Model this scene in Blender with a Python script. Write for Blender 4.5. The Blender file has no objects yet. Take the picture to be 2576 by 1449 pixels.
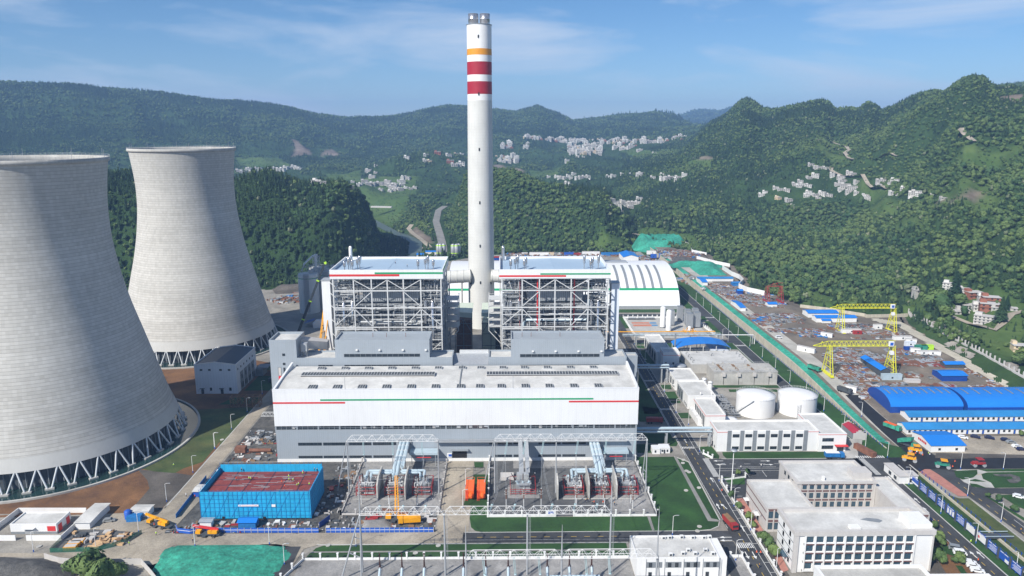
import bpy, math, random
import numpy as np
from math import sin, cos, tan, atan, atan2, radians as R, pi, sqrt
from mathutils import Vector
S = bpy.context.scene
COL = S.collection
# camera, sky, sun, exposure
CH, TH, PS, FP = 155.0, R(12.26), R(.787), 1850.0
cam = bpy.data.cameras.new('camera'); cam.sensor_width = 36; cam.lens = 36 * FP / 2576
cam.clip_start = 1; cam.clip_end = 40000
co = bpy.data.objects.new('camera', cam); COL.objects.link(co)
co.location = (0, 0, CH); co.rotation_euler = (pi / 2 - TH, 0, -PS); S.camera = co
SUN_EL, SUN_AZ = R(40), R(222)
w = bpy.data.worlds.new('World'); S.world = w; w.use_nodes = True
nt = w.node_tree; nt.nodes.clear(); N = nt.nodes.new; L = nt.links.new
out = N('ShaderNodeOutputWorld'); bg = N('ShaderNodeBackground'); sky = N('ShaderNodeTexSky')
sky.sky_type = 'NISHITA'; sky.sun_disc = False; sky.sun_elevation = SUN_EL; sky.sun_rotation = SUN_AZ
sky.altitude = 1200; sky.air_density = 1.0; sky.dust_density = .0; sky.ozone_density = 6.0
bg.inputs[1].default_value = .0625
tc = N('ShaderNodeTexCoord'); mp = N('ShaderNodeMapping'); mp.inputs['Scale'].default_value = (1.3, 1.3, 6.)
mp.inputs['Rotation'].default_value = (.0, .10, 0)
n1 = N('ShaderNodeTexNoise'); n1.inputs['Scale'].default_value = 2.3; n1.inputs['Detail'].default_value = 9; n1.inputs['Roughness'].default_value = .56
n1.inputs['Distortion'].default_value = .35
r1 = N('ShaderNodeValToRGB'); r1.color_ramp.elements[0].position = .48; r1.color_ramp.elements[1].position = .70
r1.color_ramp.elements[0].color = (0, 0, 0, 1); r1.color_ramp.elements[1].color = (.75, .75, .75, 1)
mx = N('ShaderNodeMixRGB'); mx.inputs[2].default_value = (8.8, 9.7, 11.0, 1)
L(tc.outputs['Generated'], mp.inputs[0]); L(mp.outputs[0], n1.inputs[0]); L(n1.outputs[0], r1.inputs[0])
L(r1.outputs[0], mx.inputs[0]); hs_ = N('ShaderNodeHueSaturation'); hs_.inputs['Saturation'].default_value = 1.12; hs_.inputs['Value'].default_value = 1.2; L(sky.outputs[0], hs_.inputs['Color']); L(hs_.outputs[0], mx.inputs[1]); L(mx.outputs[0], bg.inputs[0]); L(bg.outputs[0], out.inputs[0])
sl = bpy.data.lights.new('sun', 'SUN'); sl.energy = 4.7; sl.angle = R(.5); sl.color = (1, .955, .88)
so = bpy.data.objects.new('sun', sl); COL.objects.link(so)
sd = Vector((sin(SUN_AZ) * cos(SUN_EL), cos(SUN_AZ) * cos(SUN_EL), sin(SUN_EL)))
so.rotation_euler = sd.to_track_quat('Z', 'Y').to_euler(); so.location = (-300, -300, 500)
S.view_settings.view_transform = 'Standard'; S.view_settings.look = 'None'
S.view_settings.exposure = .5; S.view_settings.gamma = 1
try:
 S.cycles.max_bounces = 6; S.cycles.volume_bounces = 0; S.cycles.transparent_max_bounces = 6
except Exception: pass
# survey: bearings read off the photograph, turned into places
CR = dict(X1=(1380,1760,4.8308), X2=(1950,1760,3.963), M1=(1000,1100,4.5275), N4=(3500,1900,3.587), K4=(2500,920,4.293), C6=(1100,2040,1.7173), D=(0, 0, .62891), L1=(0,500,1.811), L2=(0,1200,2.342), L3=(0,1750,2.342), B1=(1050,950,2.415), B2=(1850,950,2.4155), T1=(1050,1450,2.415),
  T2=(1800,1450,2.229), R1=(2500,1150,2.415), R2=(3200,1050,2.415), R3=(2500,1650,2.215), R4=(3250,1550,1.922), C5=(1100,2000,1.7173),
  F1=(900,500,2.342), F2=(1900,500,2.342), F3=(3000,250,1.6104))
KD = 2576 / 4096
def uv(n, x, y):
 a, b, s = CR[n]; return ((a + x / s) * KD, (b + y / s) * KD)
def ray(u, v):
 a = (u - 1288) / FP; b = (724.5 - v) / FP
 return (sin(PS)*cos(TH) + a*cos(PS) + b*sin(PS)*sin(TH), cos(PS)*cos(TH) - a*sin(PS) + b*cos(PS)*sin(TH), -sin(TH) + b*cos(TH))
def g(n, x, y, z=0.):
 d = ray(*uv(n, x, y)); t = (z - CH) / d[2]; return (d[0]*t, d[1]*t, z)
def gy(n, x, y, Y):
 d = ray(*uv(n, x, y)); t = Y / d[1]; return (d[0]*t, Y, CH + d[2]*t)
def g2(n, pts, z=0.): return [g(n, a, b, z)[:2] for a, b in pts]
# mesh builder
class MB:
 def __init__(s): s.v = []; s.f = []; s.m = []; s.sm = []
 def add(s, vs, fs, m=0, smooth=False):
  o = len(s.v); s.v += [tuple(v) for v in vs]
  for f in fs: s.f.append(tuple(i + o for i in f)); s.m.append(m); s.sm.append(smooth)
  return s
 def box(s, x0, x1, y0, y1, z0, z1, m=0):
  return s.add([(x0,y0,z0),(x1,y0,z0),(x1,y1,z0),(x0,y1,z0),(x0,y0,z1),(x1,y0,z1),(x1,y1,z1),(x0,y1,z1)],
     [(0,3,2,1),(4,5,6,7),(0,1,5,4),(1,2,6,5),(2,3,7,6),(3,0,4,7)], m)
 def rbox(s, c, sx, sy, sz, a=0, m=0, tilt=0):
  ca, sa = cos(a), sin(a); vs = []
  for z in (0, sz):
   for x, y in ((-sx/2,-sy/2),(sx/2,-sy/2),(sx/2,sy/2),(-sx/2,sy/2)):
    zz = z + x * tilt
    vs.append((c[0]+x*ca-y*sa, c[1]+x*sa+y*ca, c[2]+zz))
  return s.add(vs, [(0,3,2,1),(4,5,6,7),(0,1,5,4),(1,2,6,5),(2,3,7,6),(3,0,4,7)], m)
 def bar(s, p, q, w, h=None, m=0):
  p, q = Vector(p), Vector(q); d = q - p
  if d.length < 1e-6: return s
  h = h or w; d.normalize(); up = Vector((0,0,1)) if abs(d.z) < .95 else Vector((0,1,0))
  a = d.cross(up).normalized() * w / 2; b = a.cross(d).normalized() * h / 2
  return s.add([p-a-b,p+a-b,p+a+b,p-a+b,q-a-b,q+a-b,q+a+b,q-a+b], [(0,3,2,1),(4,5,6,7),(0,1,5,4),(1,2,6,5),(2,3,7,6),(3,0,4,7)], m)
 def tube(s, pts, r, n=8, m=0, r2=None, cap=True):
  pts = [Vector(p) for p in pts]; k = len(pts); o = len(s.v); rings = []
  for i, p in enumerate(pts):
   d = (pts[min(i+1, k-1)] - pts[max(i-1, 0)]).normalized()
   up = Vector((0,0,1)) if abs(d.z) < .9 else Vector((0,1,0))
   a = d.cross(up).normalized(); b = a.cross(d).normalized(); rr = r if r2 is None else r + (r2-r)*i/(k-1)
   rings.append([p + (a*cos(2*pi*j/n) + b*sin(2*pi*j/n))*rr for j in range(n)])
  vs = [v for rg in rings for v in rg]; fs = [(i*n+j, i*n+(j+1)%n, (i+1)*n+(j+1)%n, (i+1)*n+j) for i in range(k-1) for j in range(n)]
  s.add(vs, fs, m, True)
  if cap: s.add(rings[0], [tuple(range(n))[::-1]], m); s.add(rings[-1], [tuple(range(n))], m)
  return s
 def lathe(s, cx, cy, prof, n=24, m=0, smooth=True, a0=0, a1=2*pi):
  full = abs(a1 - a0 - 2*pi) < 1e-6; nn = n if full else n + 1
  vs = [(cx + r*cos(a0+(a1-a0)*j/n), cy + r*sin(a0+(a1-a0)*j/n), z) for r, z in prof for j in range(nn)]
  fs = [(i*nn+j, i*nn+(j+1)%nn, (i+1)*nn+(j+1)%nn, (i+1)*nn+j) for i in range(len(prof)-1) for j in range(n)]
  return s.add(vs, fs, m, smooth)
 def prism(s, poly, z0, z1, m=0, mt=None):
  n = len(poly); ar = sum(poly[i][0]*poly[(i+1)%n][1]-poly[(i+1)%n][0]*poly[i][1] for i in range(n))
  if ar < 0: poly = poly[::-1]
  vs = [(x,y,z0) for x,y in poly] + [(x,y,z1) for x,y in poly]
  s.add(vs, [(i,(i+1)%n,n+(i+1)%n,n+i) for i in range(n)] , m)
  return s.add([(x,y,z1) for x,y in poly], [tuple(range(n))], m if mt is None else mt)
 def poly(s, poly, z, m=0):
  n = len(poly); ar = sum(poly[i][0]*poly[(i+1)%n][1]-poly[(i+1)%n][0]*poly[i][1] for i in range(n))
  if ar < 0: poly = poly[::-1]
  return s.add([(x,y,z) for x,y in poly], [tuple(range(n))], m)
 def strip(s, a, b, m=0):
  n = len(a); return s.add(list(a)+list(b), [(i,i+1,n+i+1,n+i) for i in range(n-1)], m)
 def build(s, name, mats, parent=None, origin=None):
  me = bpy.data.meshes.new(name); o = origin
  if parent is not None: o = tuple(ABS[parent.name])
  if o is None:
   a = np.array(s.v); o = (float(a[:,0].mean()), float(a[:,1].mean()), float(a[:,2].min()))
  vs = np.array(s.v, dtype=float) - np.array(o)
  me.from_pydata(vs.tolist(), [], s.f)
  for mt in (mats if isinstance(mats, (list, tuple)) else [mats]): me.materials.append(MATS[mt])
  me.polygons.foreach_set('material_index', s.m); me.polygons.foreach_set('use_smooth', s.sm); me.update()
  ob = bpy.data.objects.new(name, me); COL.objects.link(ob)
  if parent is not None: ob.parent = parent
  else: ob.location = o
  ABS[ob.name] = o
  return ob
ABS = {}
def tag(o, label, cat=None, group=None, kind=None):
 if label: o['label'] = label
 if cat: o['category'] = cat
 if group: o['group'] = group
 if kind: o['kind'] = kind
 return o
def thing(name, label, cat, loc=(0,0,0), group=None):
 o = bpy.data.objects.new(name, None); COL.objects.link(o); o.location = loc; o.empty_display_size = .5
 ABS[o.name] = tuple(loc); return tag(o, label, cat, group)
KIDS = {}
def dup(o, loc=None, rotz=None, label=None, group=None, scale=None, parent=None):
 c = o.copy(); COL.objects.link(c)
 if parent is not None: c.parent = parent
 if loc is not None: c.location = loc; ABS[c.name] = tuple(loc)
 if rotz is not None: c.rotation_euler = (0, 0, rotz)
 if scale is not None: c.scale = scale if isinstance(scale, tuple) else (scale,)*3
 if label: c['label'] = label
 if group: c['group'] = group
 if o.name not in KIDS: KIDS[o.name] = list(o.children)
 KIDS[c.name] = [dup(k, parent=c) for k in KIDS[o.name]]
 return c
def rep(T, name, mb, mat, offs):
 A = ABS[T.name]; w_ = MB(); w_.add([(v[0]+A[0], v[1]+A[1], v[2]+A[2]) for v in mb.v], mb.f); w_.m = list(mb.m); w_.sm = list(mb.sm); o = w_.build(name, mat, T); b = o.location.copy(); o.location = b + Vector(offs[0])
 for d in offs[1:100]:
  c = o.copy(); COL.objects.link(c); c.parent = T; c.location = b + Vector(d)
 if len(offs) > 100:
  r_ = MB()
  for d in offs[100:]: r_.add([(v[0]+d[0]+A[0], v[1]+d[1]+A[1], v[2]+d[2]+A[2]) for v in mb.v], mb.f, 0)
  r_.m = mb.m*len(offs[100:]); tag(r_.build(name, mat, T), None, kind='stuff')
 return o
def struct(name, mb, mat, origin=(0,0,0)):
 return tag(mb.build(name, mat, origin=origin), None, kind='structure')
# materials
MATS = {}
def M(name, c, rough=.7, var=.12, sc=.3, metal=0., bump=0., bsc=3., c2=None, spec=.4, wave=None, detail=6, emis=None, alpha=None, grime=0.):
 m = bpy.data.materials.new(name); m.use_nodes = True; t = m.node_tree; n = t.nodes; l = t.links.new
 b = n['Principled BSDF']; b.inputs['Roughness'].default_value = rough; b.inputs['Metallic'].default_value = metal
 b.inputs['Specular IOR Level'].default_value = spec
 tc = n.new('ShaderNodeTexCoord'); no = n.new('ShaderNodeTexNoise'); no.inputs['Scale'].default_value = sc; no.inputs['Detail'].default_value = detail
 no.inputs['Roughness'].default_value = .65
 gm = n.new('ShaderNodeNewGeometry'); l(gm.outputs['Position'], no.inputs['Vector'])
 rp = n.new('ShaderNodeValToRGB'); e = rp.color_ramp.elements; e[0].position = .3; e[1].position = .7
 d = c2 or tuple(x*(1-var) for x in c); h = c if c2 else tuple(min(1, x*(1+var*.6)) for x in c)
 e[0].color = (*d, 1); e[1].color = (*h, 1); l(no.outputs[0], rp.inputs[0]); last = rp.outputs[0]
 if detail >= 9 and name not in ('stack', 'roof_gravel'):
  for s2, lo_, hi_ in (((.035, .72, 1.12), (1.1, .80, 1.08)) if bump else ((.05, .86, 1.06), (.6, .92, 1.03))):
   n3 = n.new('ShaderNodeTexNoise'); n3.inputs['Scale'].default_value = s2; n3.inputs['Detail'].default_value = 6; n3.inputs['Distortion'].default_value = 1.5; l(gm.outputs['Position'], n3.inputs['Vector'])
   m3 = n.new('ShaderNodeMapRange'); m3.inputs[1].default_value = .36; m3.inputs[2].default_value = .64; m3.inputs[3].default_value = lo_; m3.inputs[4].default_value = hi_; l(n3.outputs[0], m3.inputs[0])
   x3 = n.new('ShaderNodeVectorMath'); x3.operation = 'SCALE'; l(last, x3.inputs[0]); l(m3.outputs[0], x3.inputs['Scale']); last = x3.outputs[0]
 if grime:
  n2 = n.new('ShaderNodeTexNoise'); mp = n.new('ShaderNodeMapping'); mp.inputs['Scale'].default_value = (1.2, 1.2, .08)
  l(gm.outputs['Position'], mp.inputs[0]); l(mp.outputs[0], n2.inputs['Vector']); n2.inputs['Scale'].default_value = 1; n2.inputs['Detail'].default_value = 5
  mr = n.new('ShaderNodeMapRange'); mr.inputs[1].default_value = .45; mr.inputs[2].default_value = .75; mr.inputs[4].default_value = grime
  l(n2.outputs[0], mr.inputs[0]); mi = n.new('ShaderNodeMixRGB'); mi.blend_type = 'MULTIPLY'; mi.inputs[2].default_value = (.5, .48, .45, 1)
  l(mr.outputs[0], mi.inputs[0]); l(last, mi.inputs[1]); last = mi.outputs[0]
 if wave:
  ax, spc, dep = wave; sx = n.new('ShaderNodeSeparateXYZ'); l(gm.outputs['Position'], sx.inputs[0])
  ma = n.new('ShaderNodeMath'); ma.operation = 'DIVIDE'; ma.inputs[1].default_value = spc
  if ax == 'H': ad = n.new('ShaderNodeMath'); l(sx.outputs[0], ad.inputs[0]); l(sx.outputs[1], ad.inputs[1]); l(ad.outputs[0], ma.inputs[0])
  else: l(sx.outputs['XYZ'.index(ax)], ma.inputs[0])
  fr = n.new('ShaderNodeMath'); fr.operation = 'FRACT'; l(ma.outputs[0], fr.inputs[0])
  gt = n.new('ShaderNodeMath'); gt.operation = 'LESS_THAN'; gt.inputs[1].default_value = .12; l(fr.outputs[0], gt.inputs[0])
  sc2 = n.new('ShaderNodeMath'); sc2.operation = 'MULTIPLY'; sc2.inputs[1].default_value = dep; l(gt.outputs[0], sc2.inputs[0])
  mi = n.new('ShaderNodeMixRGB'); mi.blend_type = 'MULTIPLY'; mi.inputs[2].default_value = (.45,.45,.45,1)
  l(sc2.outputs[0], mi.inputs[0]); l(last, mi.inputs[1]); last = mi.outputs[0]
 l(last, b.inputs['Base Color'])
 if bump:
  nb = n.new('ShaderNodeTexNoise'); nb.inputs['Scale'].default_value = bsc; nb.inputs['Detail'].default_value = 4; l(gm.outputs['Position'], nb.inputs['Vector'])
  bp = n.new('ShaderNodeBump'); bp.inputs['Strength'].default_value = bump; bp.inputs['Distance'].default_value = .3
  l(nb.outputs[0], bp.inputs['Height']); l(bp.outputs[0], b.inputs['Normal'])
 if emis: b.inputs['Emission Color'].default_value = (*emis[0], 1); b.inputs['Emission Strength'].default_value = emis[1]
 if alpha: b.inputs['Alpha'].default_value = alpha
 MATS[name] = m; return m
M('white', (.75,.76,.77), .5, .05, .05, wave=('H', 1.0, .09), grime=.12)
M('white_plain', (.76,.76,.75), .6, .05, .2, grime=.10)
M('white_steel', (.60,.61,.61), .5, .08, .5)
M('green_band', (.01,.30,.13), .5, .05); M('red_band', (.62,.04,.04), .5, .05); M('orange_band', (.72,.30,.02), .5, .05)
M('dark_red', (.36,.015,.03), .5, .08)
M('clad_grey', (.33,.37,.41), .45, .06, .08, wave=('H', 1.0, .2), grime=.1)
M('clad_blue', (.70,.75,.82), .45, .05, .08, wave=('H', 1.6, .2), grime=.1)
M('trim_grey', (.28,.31,.34), .5, .08); M('mid_grey', (.22,.24,.26), .6, .15, .6); M('dark_grey', (.07,.08,.09), .6, .2, .7)
M('roof_white', (.60,.595,.57), .85, .2, .12, grime=.0, detail=9)
M('roof_blue', (.36,.47,.58), .45, .05, .06)
M('roof_grey', (.30,.31,.31), .8, .18, .2, wave=('X', 2.0, .12)); M('roof_dark', (.055,.075,.10), .5, .12, .1, wave=('X', 1.0, .15))
M('glass', (.03,.04,.05), .12, .4, .5, spec=.8); M('glass_blue', (.05,.10,.14), .1, .4, .6, spec=.8)
M('concrete', (.46,.45,.42), .85, .14, .15, grime=.25, detail=9); M('concrete_dark', (.24,.24,.22), .85, .3, .3, grime=.3)
M('stack', (.62,.62,.59), .8, .08, .08, grime=.15, wave=('Z', 2.2, .10), detail=9); M('stack_white', (.80,.80,.79), .6, .05, .1, wave=('Z', 2.2, .06))
M('chrome', (.62,.62,.63), .25, .1, 1, metal=.85); M('duct', (.62,.62,.58), .45, .08)
M('pipe_blue', (.42,.52,.58), .35, .1, .5, spec=.6); M('galv', (.42,.44,.46), .45, .12, .8, metal=.3)
M('rust', (.21,.095,.06), .85, .4, .5); M('red', (.33,.03,.03), .5, .15); M('orange', (.80,.13,.02), .5, .12); M('yellow', (.72,.62,.02), .5, .1)
M('crane_yellow', (.80,.36,.01), .45, .1); M('lime', (.45,.75,.05), .5); M('black', (.015,.015,.016), .6, .3)
M('brown_post', (.055,.022,.018), .35, .2); M('tyre', (.015,.015,.016), .8)
M('blue_roof', (.015,.19,.62), .4, .06, .1, wave=('H', 1.0, .18)); M('blue_wall', (.01,.06,.30), .4, .08, wave=('H', 1.2, .2)); M('blue_fence', (.01,.07,.36), .45, .12)
M('roof_lightblue', (.03,.22,.50), .45, .2, .08, wave=('H', 1.0, .18)); M('tarp_blue', (.02,.17,.45), .6, .3, 1)
M('netting_blue', (.015,.36,.64), .7, .22, .25, wave=('H', 1.9, .35)); M('deck_red', (.23,.05,.045), .8, .3, .4)
M('net_green', (.05,.42,.29), .85, .35, .5, bump=1.6, bsc=.5, c2=(.03,.19,.135), detail=10); M('net_dark', (.05,.14,.09), .9, .4, .6)
M('pale_green', (.60,.66,.54), .5, .05, wave=('X', 2., .1)); M('roof_red', (.36,.03,.05), .5, .15)
M('brick', (.30,.12,.08), .85, .2, .5); M('cream', (.62,.50,.34), .7, .1); M('band_brown', (.16,.085,.08), .7, .15); M('stone', (.52,.50,.48), .75, .08, .3, grime=.15)
M('skin', (.45,.25,.16), .6); M('vest', (.75,.12,.03), .6); M('vest_green', (.45,.7,.05), .6); M('cloth_dark', (.03,.04,.08), .8); M('crate', (.60,.40,.22), .8, .3, .8)
M('sign_blue', (.02,.10,.45), .5, .1); M('silver', (.35,.37,.38), .35, .1, metal=.4); M('car_white', (.78,.79,.8), .25, .03, spec=.6); M('car_dark', (.01,.015,.06), .25, .1, spec=.6)
M('crane_dark', (.03,.04,.05), .5); M('wood', (.25,.15,.08), .8, .3)
M('asphalt', (.062,.065,.07), .85, .25, .12, bump=.2, detail=9); M('asphalt_new', (.018,.019,.022), .7, .3, .2); M('asphalt_grey', (.25,.245,.23), .9, .2, .08, detail=9)
M('dirt_road', (.44,.385,.30), .95, .2, .06, c2=(.33,.29,.235), bump=.3, detail=10); M('gravel', (.15,.15,.15), .95, .3, .3, bump=.7, bsc=4, detail=10, c2=(.085,.09,.095))
M('gravel_light', (.36,.35,.335), .95, .2, .3, bump=.6, bsc=4, c2=(.25,.245,.24), detail=10); M('rubble', (.17,.165,.155), .95, .5, .3, bump=1, bsc=2, c2=(.045,.045,.045), detail=10)
M('lawn', (.034,.100,.020), .9, .3, .10, bump=.4, bsc=6, c2=(.018,.062,.013), detail=10); M('lawn_young', (.11,.12,.04), .95, .3, .08, c2=(.035,.075,.02), bump=.5, detail=10)
M('soil_orange', (.27,.135,.055), .95, .3, .06, c2=(.10,.052,.03), bump=.6, bsc=2, detail=10); M('soil_grey', (.14,.125,.11), .95, .3, .1, c2=(.09,.08,.07), bump=.6, detail=10)
M('paving', (.46,.45,.42), .9, .12, .12, detail=9); M('pink_paving', (.42,.19,.15), .9, .2, .5); M('line_white', (.72,.72,.70), .7, .1); M('line_yellow', (.55,.38,.08), .7, .1)
M('kerb', (.50,.50,.48), .9, .1); M('water', (.018,.045,.042), .08, .2, .05, spec=.9); M('river', (.09,.12,.10), .5, .2, .05, spec=.3); M('yard', (.26,.215,.165), .95, .3, .04, c2=(.13,.115,.095), bump=.5, detail=10)
M('court_orange', (.55,.20,.12), .8); M('court_blue', (.10,.25,.45), .8); M('wall_beige', (.50,.46,.37), .9, .2, .2, grime=.4)
M('rock', (.36,.33,.29), .95, .3, .1, bump=1, bsc=1, detail=10)
# terrain
rng = np.random.RandomState(7)
_T = rng.rand(512, 512)
def vnoise(x, y):
 xi = np.floor(x).astype(int); yi = np.floor(y).astype(int); fx = x-xi; fy = y-yi; fx = fx*fx*(3-2*fx); fy = fy*fy*(3-2*fy)
 a = _T[xi & 511, yi & 511]; b = _T[(xi+1) & 511, yi & 511]; c = _T[xi & 511, (yi+1) & 511]; d = _T[(xi+1) & 511, (yi+1) & 511]
 return (a*(1-fx)+b*fx)*(1-fy) + (c*(1-fx)+d*fx)*fy
def fbm(x, y, o=4):
 s = 0; a = .5
 for i in range(o): s = s + a*vnoise(x*2**i+17*i, y*2**i+5*i); a *= .5
 return s / (1-.5**o)
def azel(u, v):
 d = ray(u, v); return atan2(d[0], d[1]), d[2] / sqrt(d[0]**2 + d[1]**2)
def crest(pts):
 a = []
 for u, v, r in pts: z, e = azel(u, v); a.append((z, CH + e*r, r))
 a.sort(); return np.array(a).T
RID = [
(crest([(-700,200,2900),(-300,200,3000),(0,210,3100),(100,215,3100),(180,217,3100),(250,226,3100),(330,231,3100),(400,236,3200),(450,243,3200),(500,250,3200),(560,257,3200),(600,258,3300),(660,263,3300),(700,268,3300),(760,282,3300),(800,291,3400),(870,299,3500),(930,297,3500),(985,296,3500),(1040,286,3500),(1090,274,3500),(1130,268,3500),(1180,271,3500),(1240,278,3500),(1300,284,3500),(1330,275,3500),(1352,268,3500),(1375,278,3500),(1405,288,3600),(1440,306,3600),(1470,303,3700),(1500,300,3700),(1560,292,3800),(1610,290,3800),(1650,285,3900),(1690,291,3900),(1712,300,3900),(1745,322,3900),(1790,345,3900),(1900,380,3900)]), 1300, 1500, 1.25),
(crest([(1500,330,6800),(1600,310,6800),(1690,296,7000),(1715,292,7000),(1745,282,7000),(1765,280,7000),(1790,280,7000),(1810,283,7000),(1840,272,7000),(1870,272,7000),(1950,290,7000),(2100,300,7000)]), 2000, 2000, 1.),
(crest([(1480,560,1500),(1560,520,1600),(1600,470,1800),(1640,430,2000),(1700,382,2200),(1750,345,2200),(1785,312,2200),(1810,300,2200),(1832,287,2200),(1850,268,2150),(1865,258,2100),(1880,253,2100),(1900,262,2100),(1922,278,2100),(1945,282,2050),(1975,277,2000),(2010,270,2000),(2045,262,2000),(2068,257,2000),(2085,262,2000),(2100,280,2000),(2130,279,2000),(2160,282,1950),(2178,268,1950),(2190,266,1900),(2203,272,1900),(2216,285,1900),(2250,272,1800),(2290,252,1800),(2310,243,1750),(2340,235,1700),(2360,233,1700),(2375,236,1650),(2400,215,1600),(2425,201,1600),(2450,195,1550),(2475,199,1550),(2492,216,1550),(2515,226,1550),(2540,222,1550),(2576,228,1500),(2700,215,1500),(3100,190,1500)]), 1150, 900, 1.1),
(crest([(2440,260,2300),(2490,222,2300),(2520,215,2300),(2576,213,2300),(2750,205,2300),(3100,200,2300)]), 500, 600, 1.),
(crest([(-900,470,900),(-300,430,950),(0,430,950),(150,435,950),(300,448,950),(420,440,930),(520,462,930),(590,459,930),(640,441,950),(681,434,960),(712,446,960),(740,462,950),(770,468,940),(800,466,930),(861,472,910),(902,487,900),(925,515,880),(945,580,860),(955,640,850)]), 310, 420, 1.),
(crest([(985,640,1000),(1006,560,1050),(1030,520,1080),(1049,497,1100),(1103,468,1150),(1140,442,1180),(1170,429,1180),(1205,426,1180),(1240,430,1180),(1262,436,1160),(1290,434,1150),(1316,444,1150),(1367,466,1130),(1410,472,1120),(1453,482,1110),(1490,484,1100),(1520,492,1080),(1545,520,1060),(1580,560,1030),(1610,610,1000)]), 260, 380, 1.),
(crest([(880,470,1900),(920,440,1950),(955,416,2000),(985,404,2000),(1030,396,2000),(1090,392,2000),(1150,400,2000),(1200,420,1950),(1250,440,1900)]), 420, 500, 1.),
(crest([(1380,480,1800),(1430,400,2100),(1480,370,2300),(1530,385,2300),(1560,420,2100),(1640,455,1700),(1700,450,1600)]), 350, 500, 1.),
(crest([(1540,530,1250),(1600,505,1300),(1680,485,1350),(1760,470,1400),(1840,500,1300),(1900,540,1200)]), 300, 400, 1.),
]
PLANT = [(-700,60),(-700,640),(-330,700),(-215,712),(-165,735),(-95,830),(-70,860),(-20,905),(60,925),(150,900),(186,950),(215,905),(244,863),(236,809),(249,784),(238,745),(238,718),(235,698),(224,676),(227,659),(238,645),(252,600),(268,590),(290,572),(322,570),(312,545),(300,440),(294,395),(293,335),(330,318),(440,300),(600,250),(700,60)]
def polysd(px, py, poly):
 P_ = np.array(poly); d = np.full(px.shape, 1e9); ins = np.zeros(px.shape, bool)
 for i in range(len(P_)):
  ax, ay = P_[i]; bx, by = P_[(i+1) % len(P_)]; ex, ey = bx-ax, by-ay; wx, wy = px-ax, py-ay
  t = np.clip((wx*ex+wy*ey)/(ex*ex+ey*ey), 0, 1); d = np.minimum(d, np.hypot(wx-t*ex, wy-t*ey))
  c = ((ay > py) != (by > py)); ins ^= c & (px < (bx-ax)*(py-ay)/np.where(by == ay, 1e-9, by-ay)+ax)
 return np.where(ins, -d, d)
def sst(a, b, x): t = np.clip((x-a)/(b-a), 0, 1); return t*t*(3-2*t)
RIVER = [(-118,715),(-112,800),(-108,900),(-118,1000),(-150,1100),(-210,1250),(-290,1450)]
def pline_d(px, py, line):
 d = np.full(px.shape, 1e9)
 for i in range(len(line)-1):
  ax, ay = line[i][:2]; bx, by = line[i+1][:2]; ex, ey = bx-ax, by-ay; wx, wy = px-ax, py-ay
  t = np.clip((wx*ex+wy*ey)/(ex*ex+ey*ey), 0, 1); d = np.minimum(d, np.hypot(wx-t*ex, wy-t*ey))
 return d
HWY = [(-70,860),(-78,960),(-90,1060),(-106,1180),(-112,1300),(-104,1350)]
def yard_h(x, y):
 return 7.0*sst(338, 470, y)*(sst(189.9, 190.3, x))*(1-sst(262+0*y, 300, x)*0)
def height(x, y):
 x = np.asarray(x, float); y = np.asarray(y, float); r = np.hypot(x, y); az = np.arctan2(x, y)
 base = 105*sst(900, 3200, r)**.9 - 4 + 26*(fbm(x/520+3, y/520+9, 4)-.5)*sst(900, 1700, r)
 right = sst(.05, .30, az)
 base = base + right*60*sst(650, 1600, r)
 hs = base
 for (A, Wf, Wb, sh) in RID:
  Hc = np.interp(az, A[0], A[1]); Rc = np.interp(az, A[0], A[2]); t = (r-Rc)
  t = np.where(t < 0, -t/Wf, t/Wb); bell = np.where(t < 1, (.5*(1+np.cos(pi*np.clip(t, 0, 1))))**sh, 0)
  edge = sst(A[0][0]-.03, A[0][0], az)*(1-sst(A[0][-1], A[0][-1]+.03, az))
  hh = base*(1-bell*edge) + Hc*bell*edge
  k = 8.; hs = np.where(Hc > base-20, np.maximum(hs, hh), hs)
 rough = (fbm(x/160+50, y/160+20, 5)-.5)*2
 rd = (1-np.abs(2*fbm(x/330+11, y/330+31, 4)-1))-.75
 nz = rough*14 + rd*22
 cr = np.zeros_like(hs)
 for (A, Wf, Wb, sh) in RID[:6]:
  Rc = np.interp(az, A[0], A[2]); cr = np.maximum(cr, np.exp(-((r-Rc)/(.22*Wf))**2)*((az > A[0][0])&(az < A[0][-1])))
 hs = hs + nz*sst(500, 1100, r)*(1-.85*cr)
 hs = hs + 14*(fbm(x/60, y/60, 3)-.5)*sst(600, 900, r)*(1-.6*cr)
 dv = pline_d(x, y, RIVER); hs = hs*sst(12, 75, dv) + (1-sst(12, 75, dv))*(-6)
 dh = pline_d(x, y, HWY); hr = np.interp(y, [860, 1100, 1300, 1500], [0, 5, 13, 22]); k = sst(16, 60, dh); hs = hs*k + hr*(1-k)
 sd_ = polysd(x, y, PLANT); k = sst(0, 70, sd_)
 flat = yard_h(x, y); flat = np.where(x > 330, flat + 0.0, flat)
 flat = flat + 7.5*sst(2, 15, sd_)*sst(250, 290, x)*sst(330, 380, y)*(1-sst(620, 700, y))
 return np.where(sd_ < 0, yard_h(x, y), np.maximum(hs, 0 if False else hs)*k + flat*(1-k))
def G(n, x, y, lift=0.):
 d = ray(*uv(n, x, y)); hd = sqrt(d[0]**2+d[1]**2); r = np.concatenate([np.arange(180, 1500, 3.), np.arange(1500, 7500, 8.)]); t = r/hd
 hz = height(d[0]*t, d[1]*t) + lift; zr = CH + d[2]*t; k = np.argmax(zr < hz)
 if zr[k] >= hz[k]: k = len(r)-1
 return (d[0]*t[k], d[1]*t[k], float(hz[k]-lift))
def hat(x, y): return float(height(np.array([x]), np.array([y]))[0])
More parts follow.
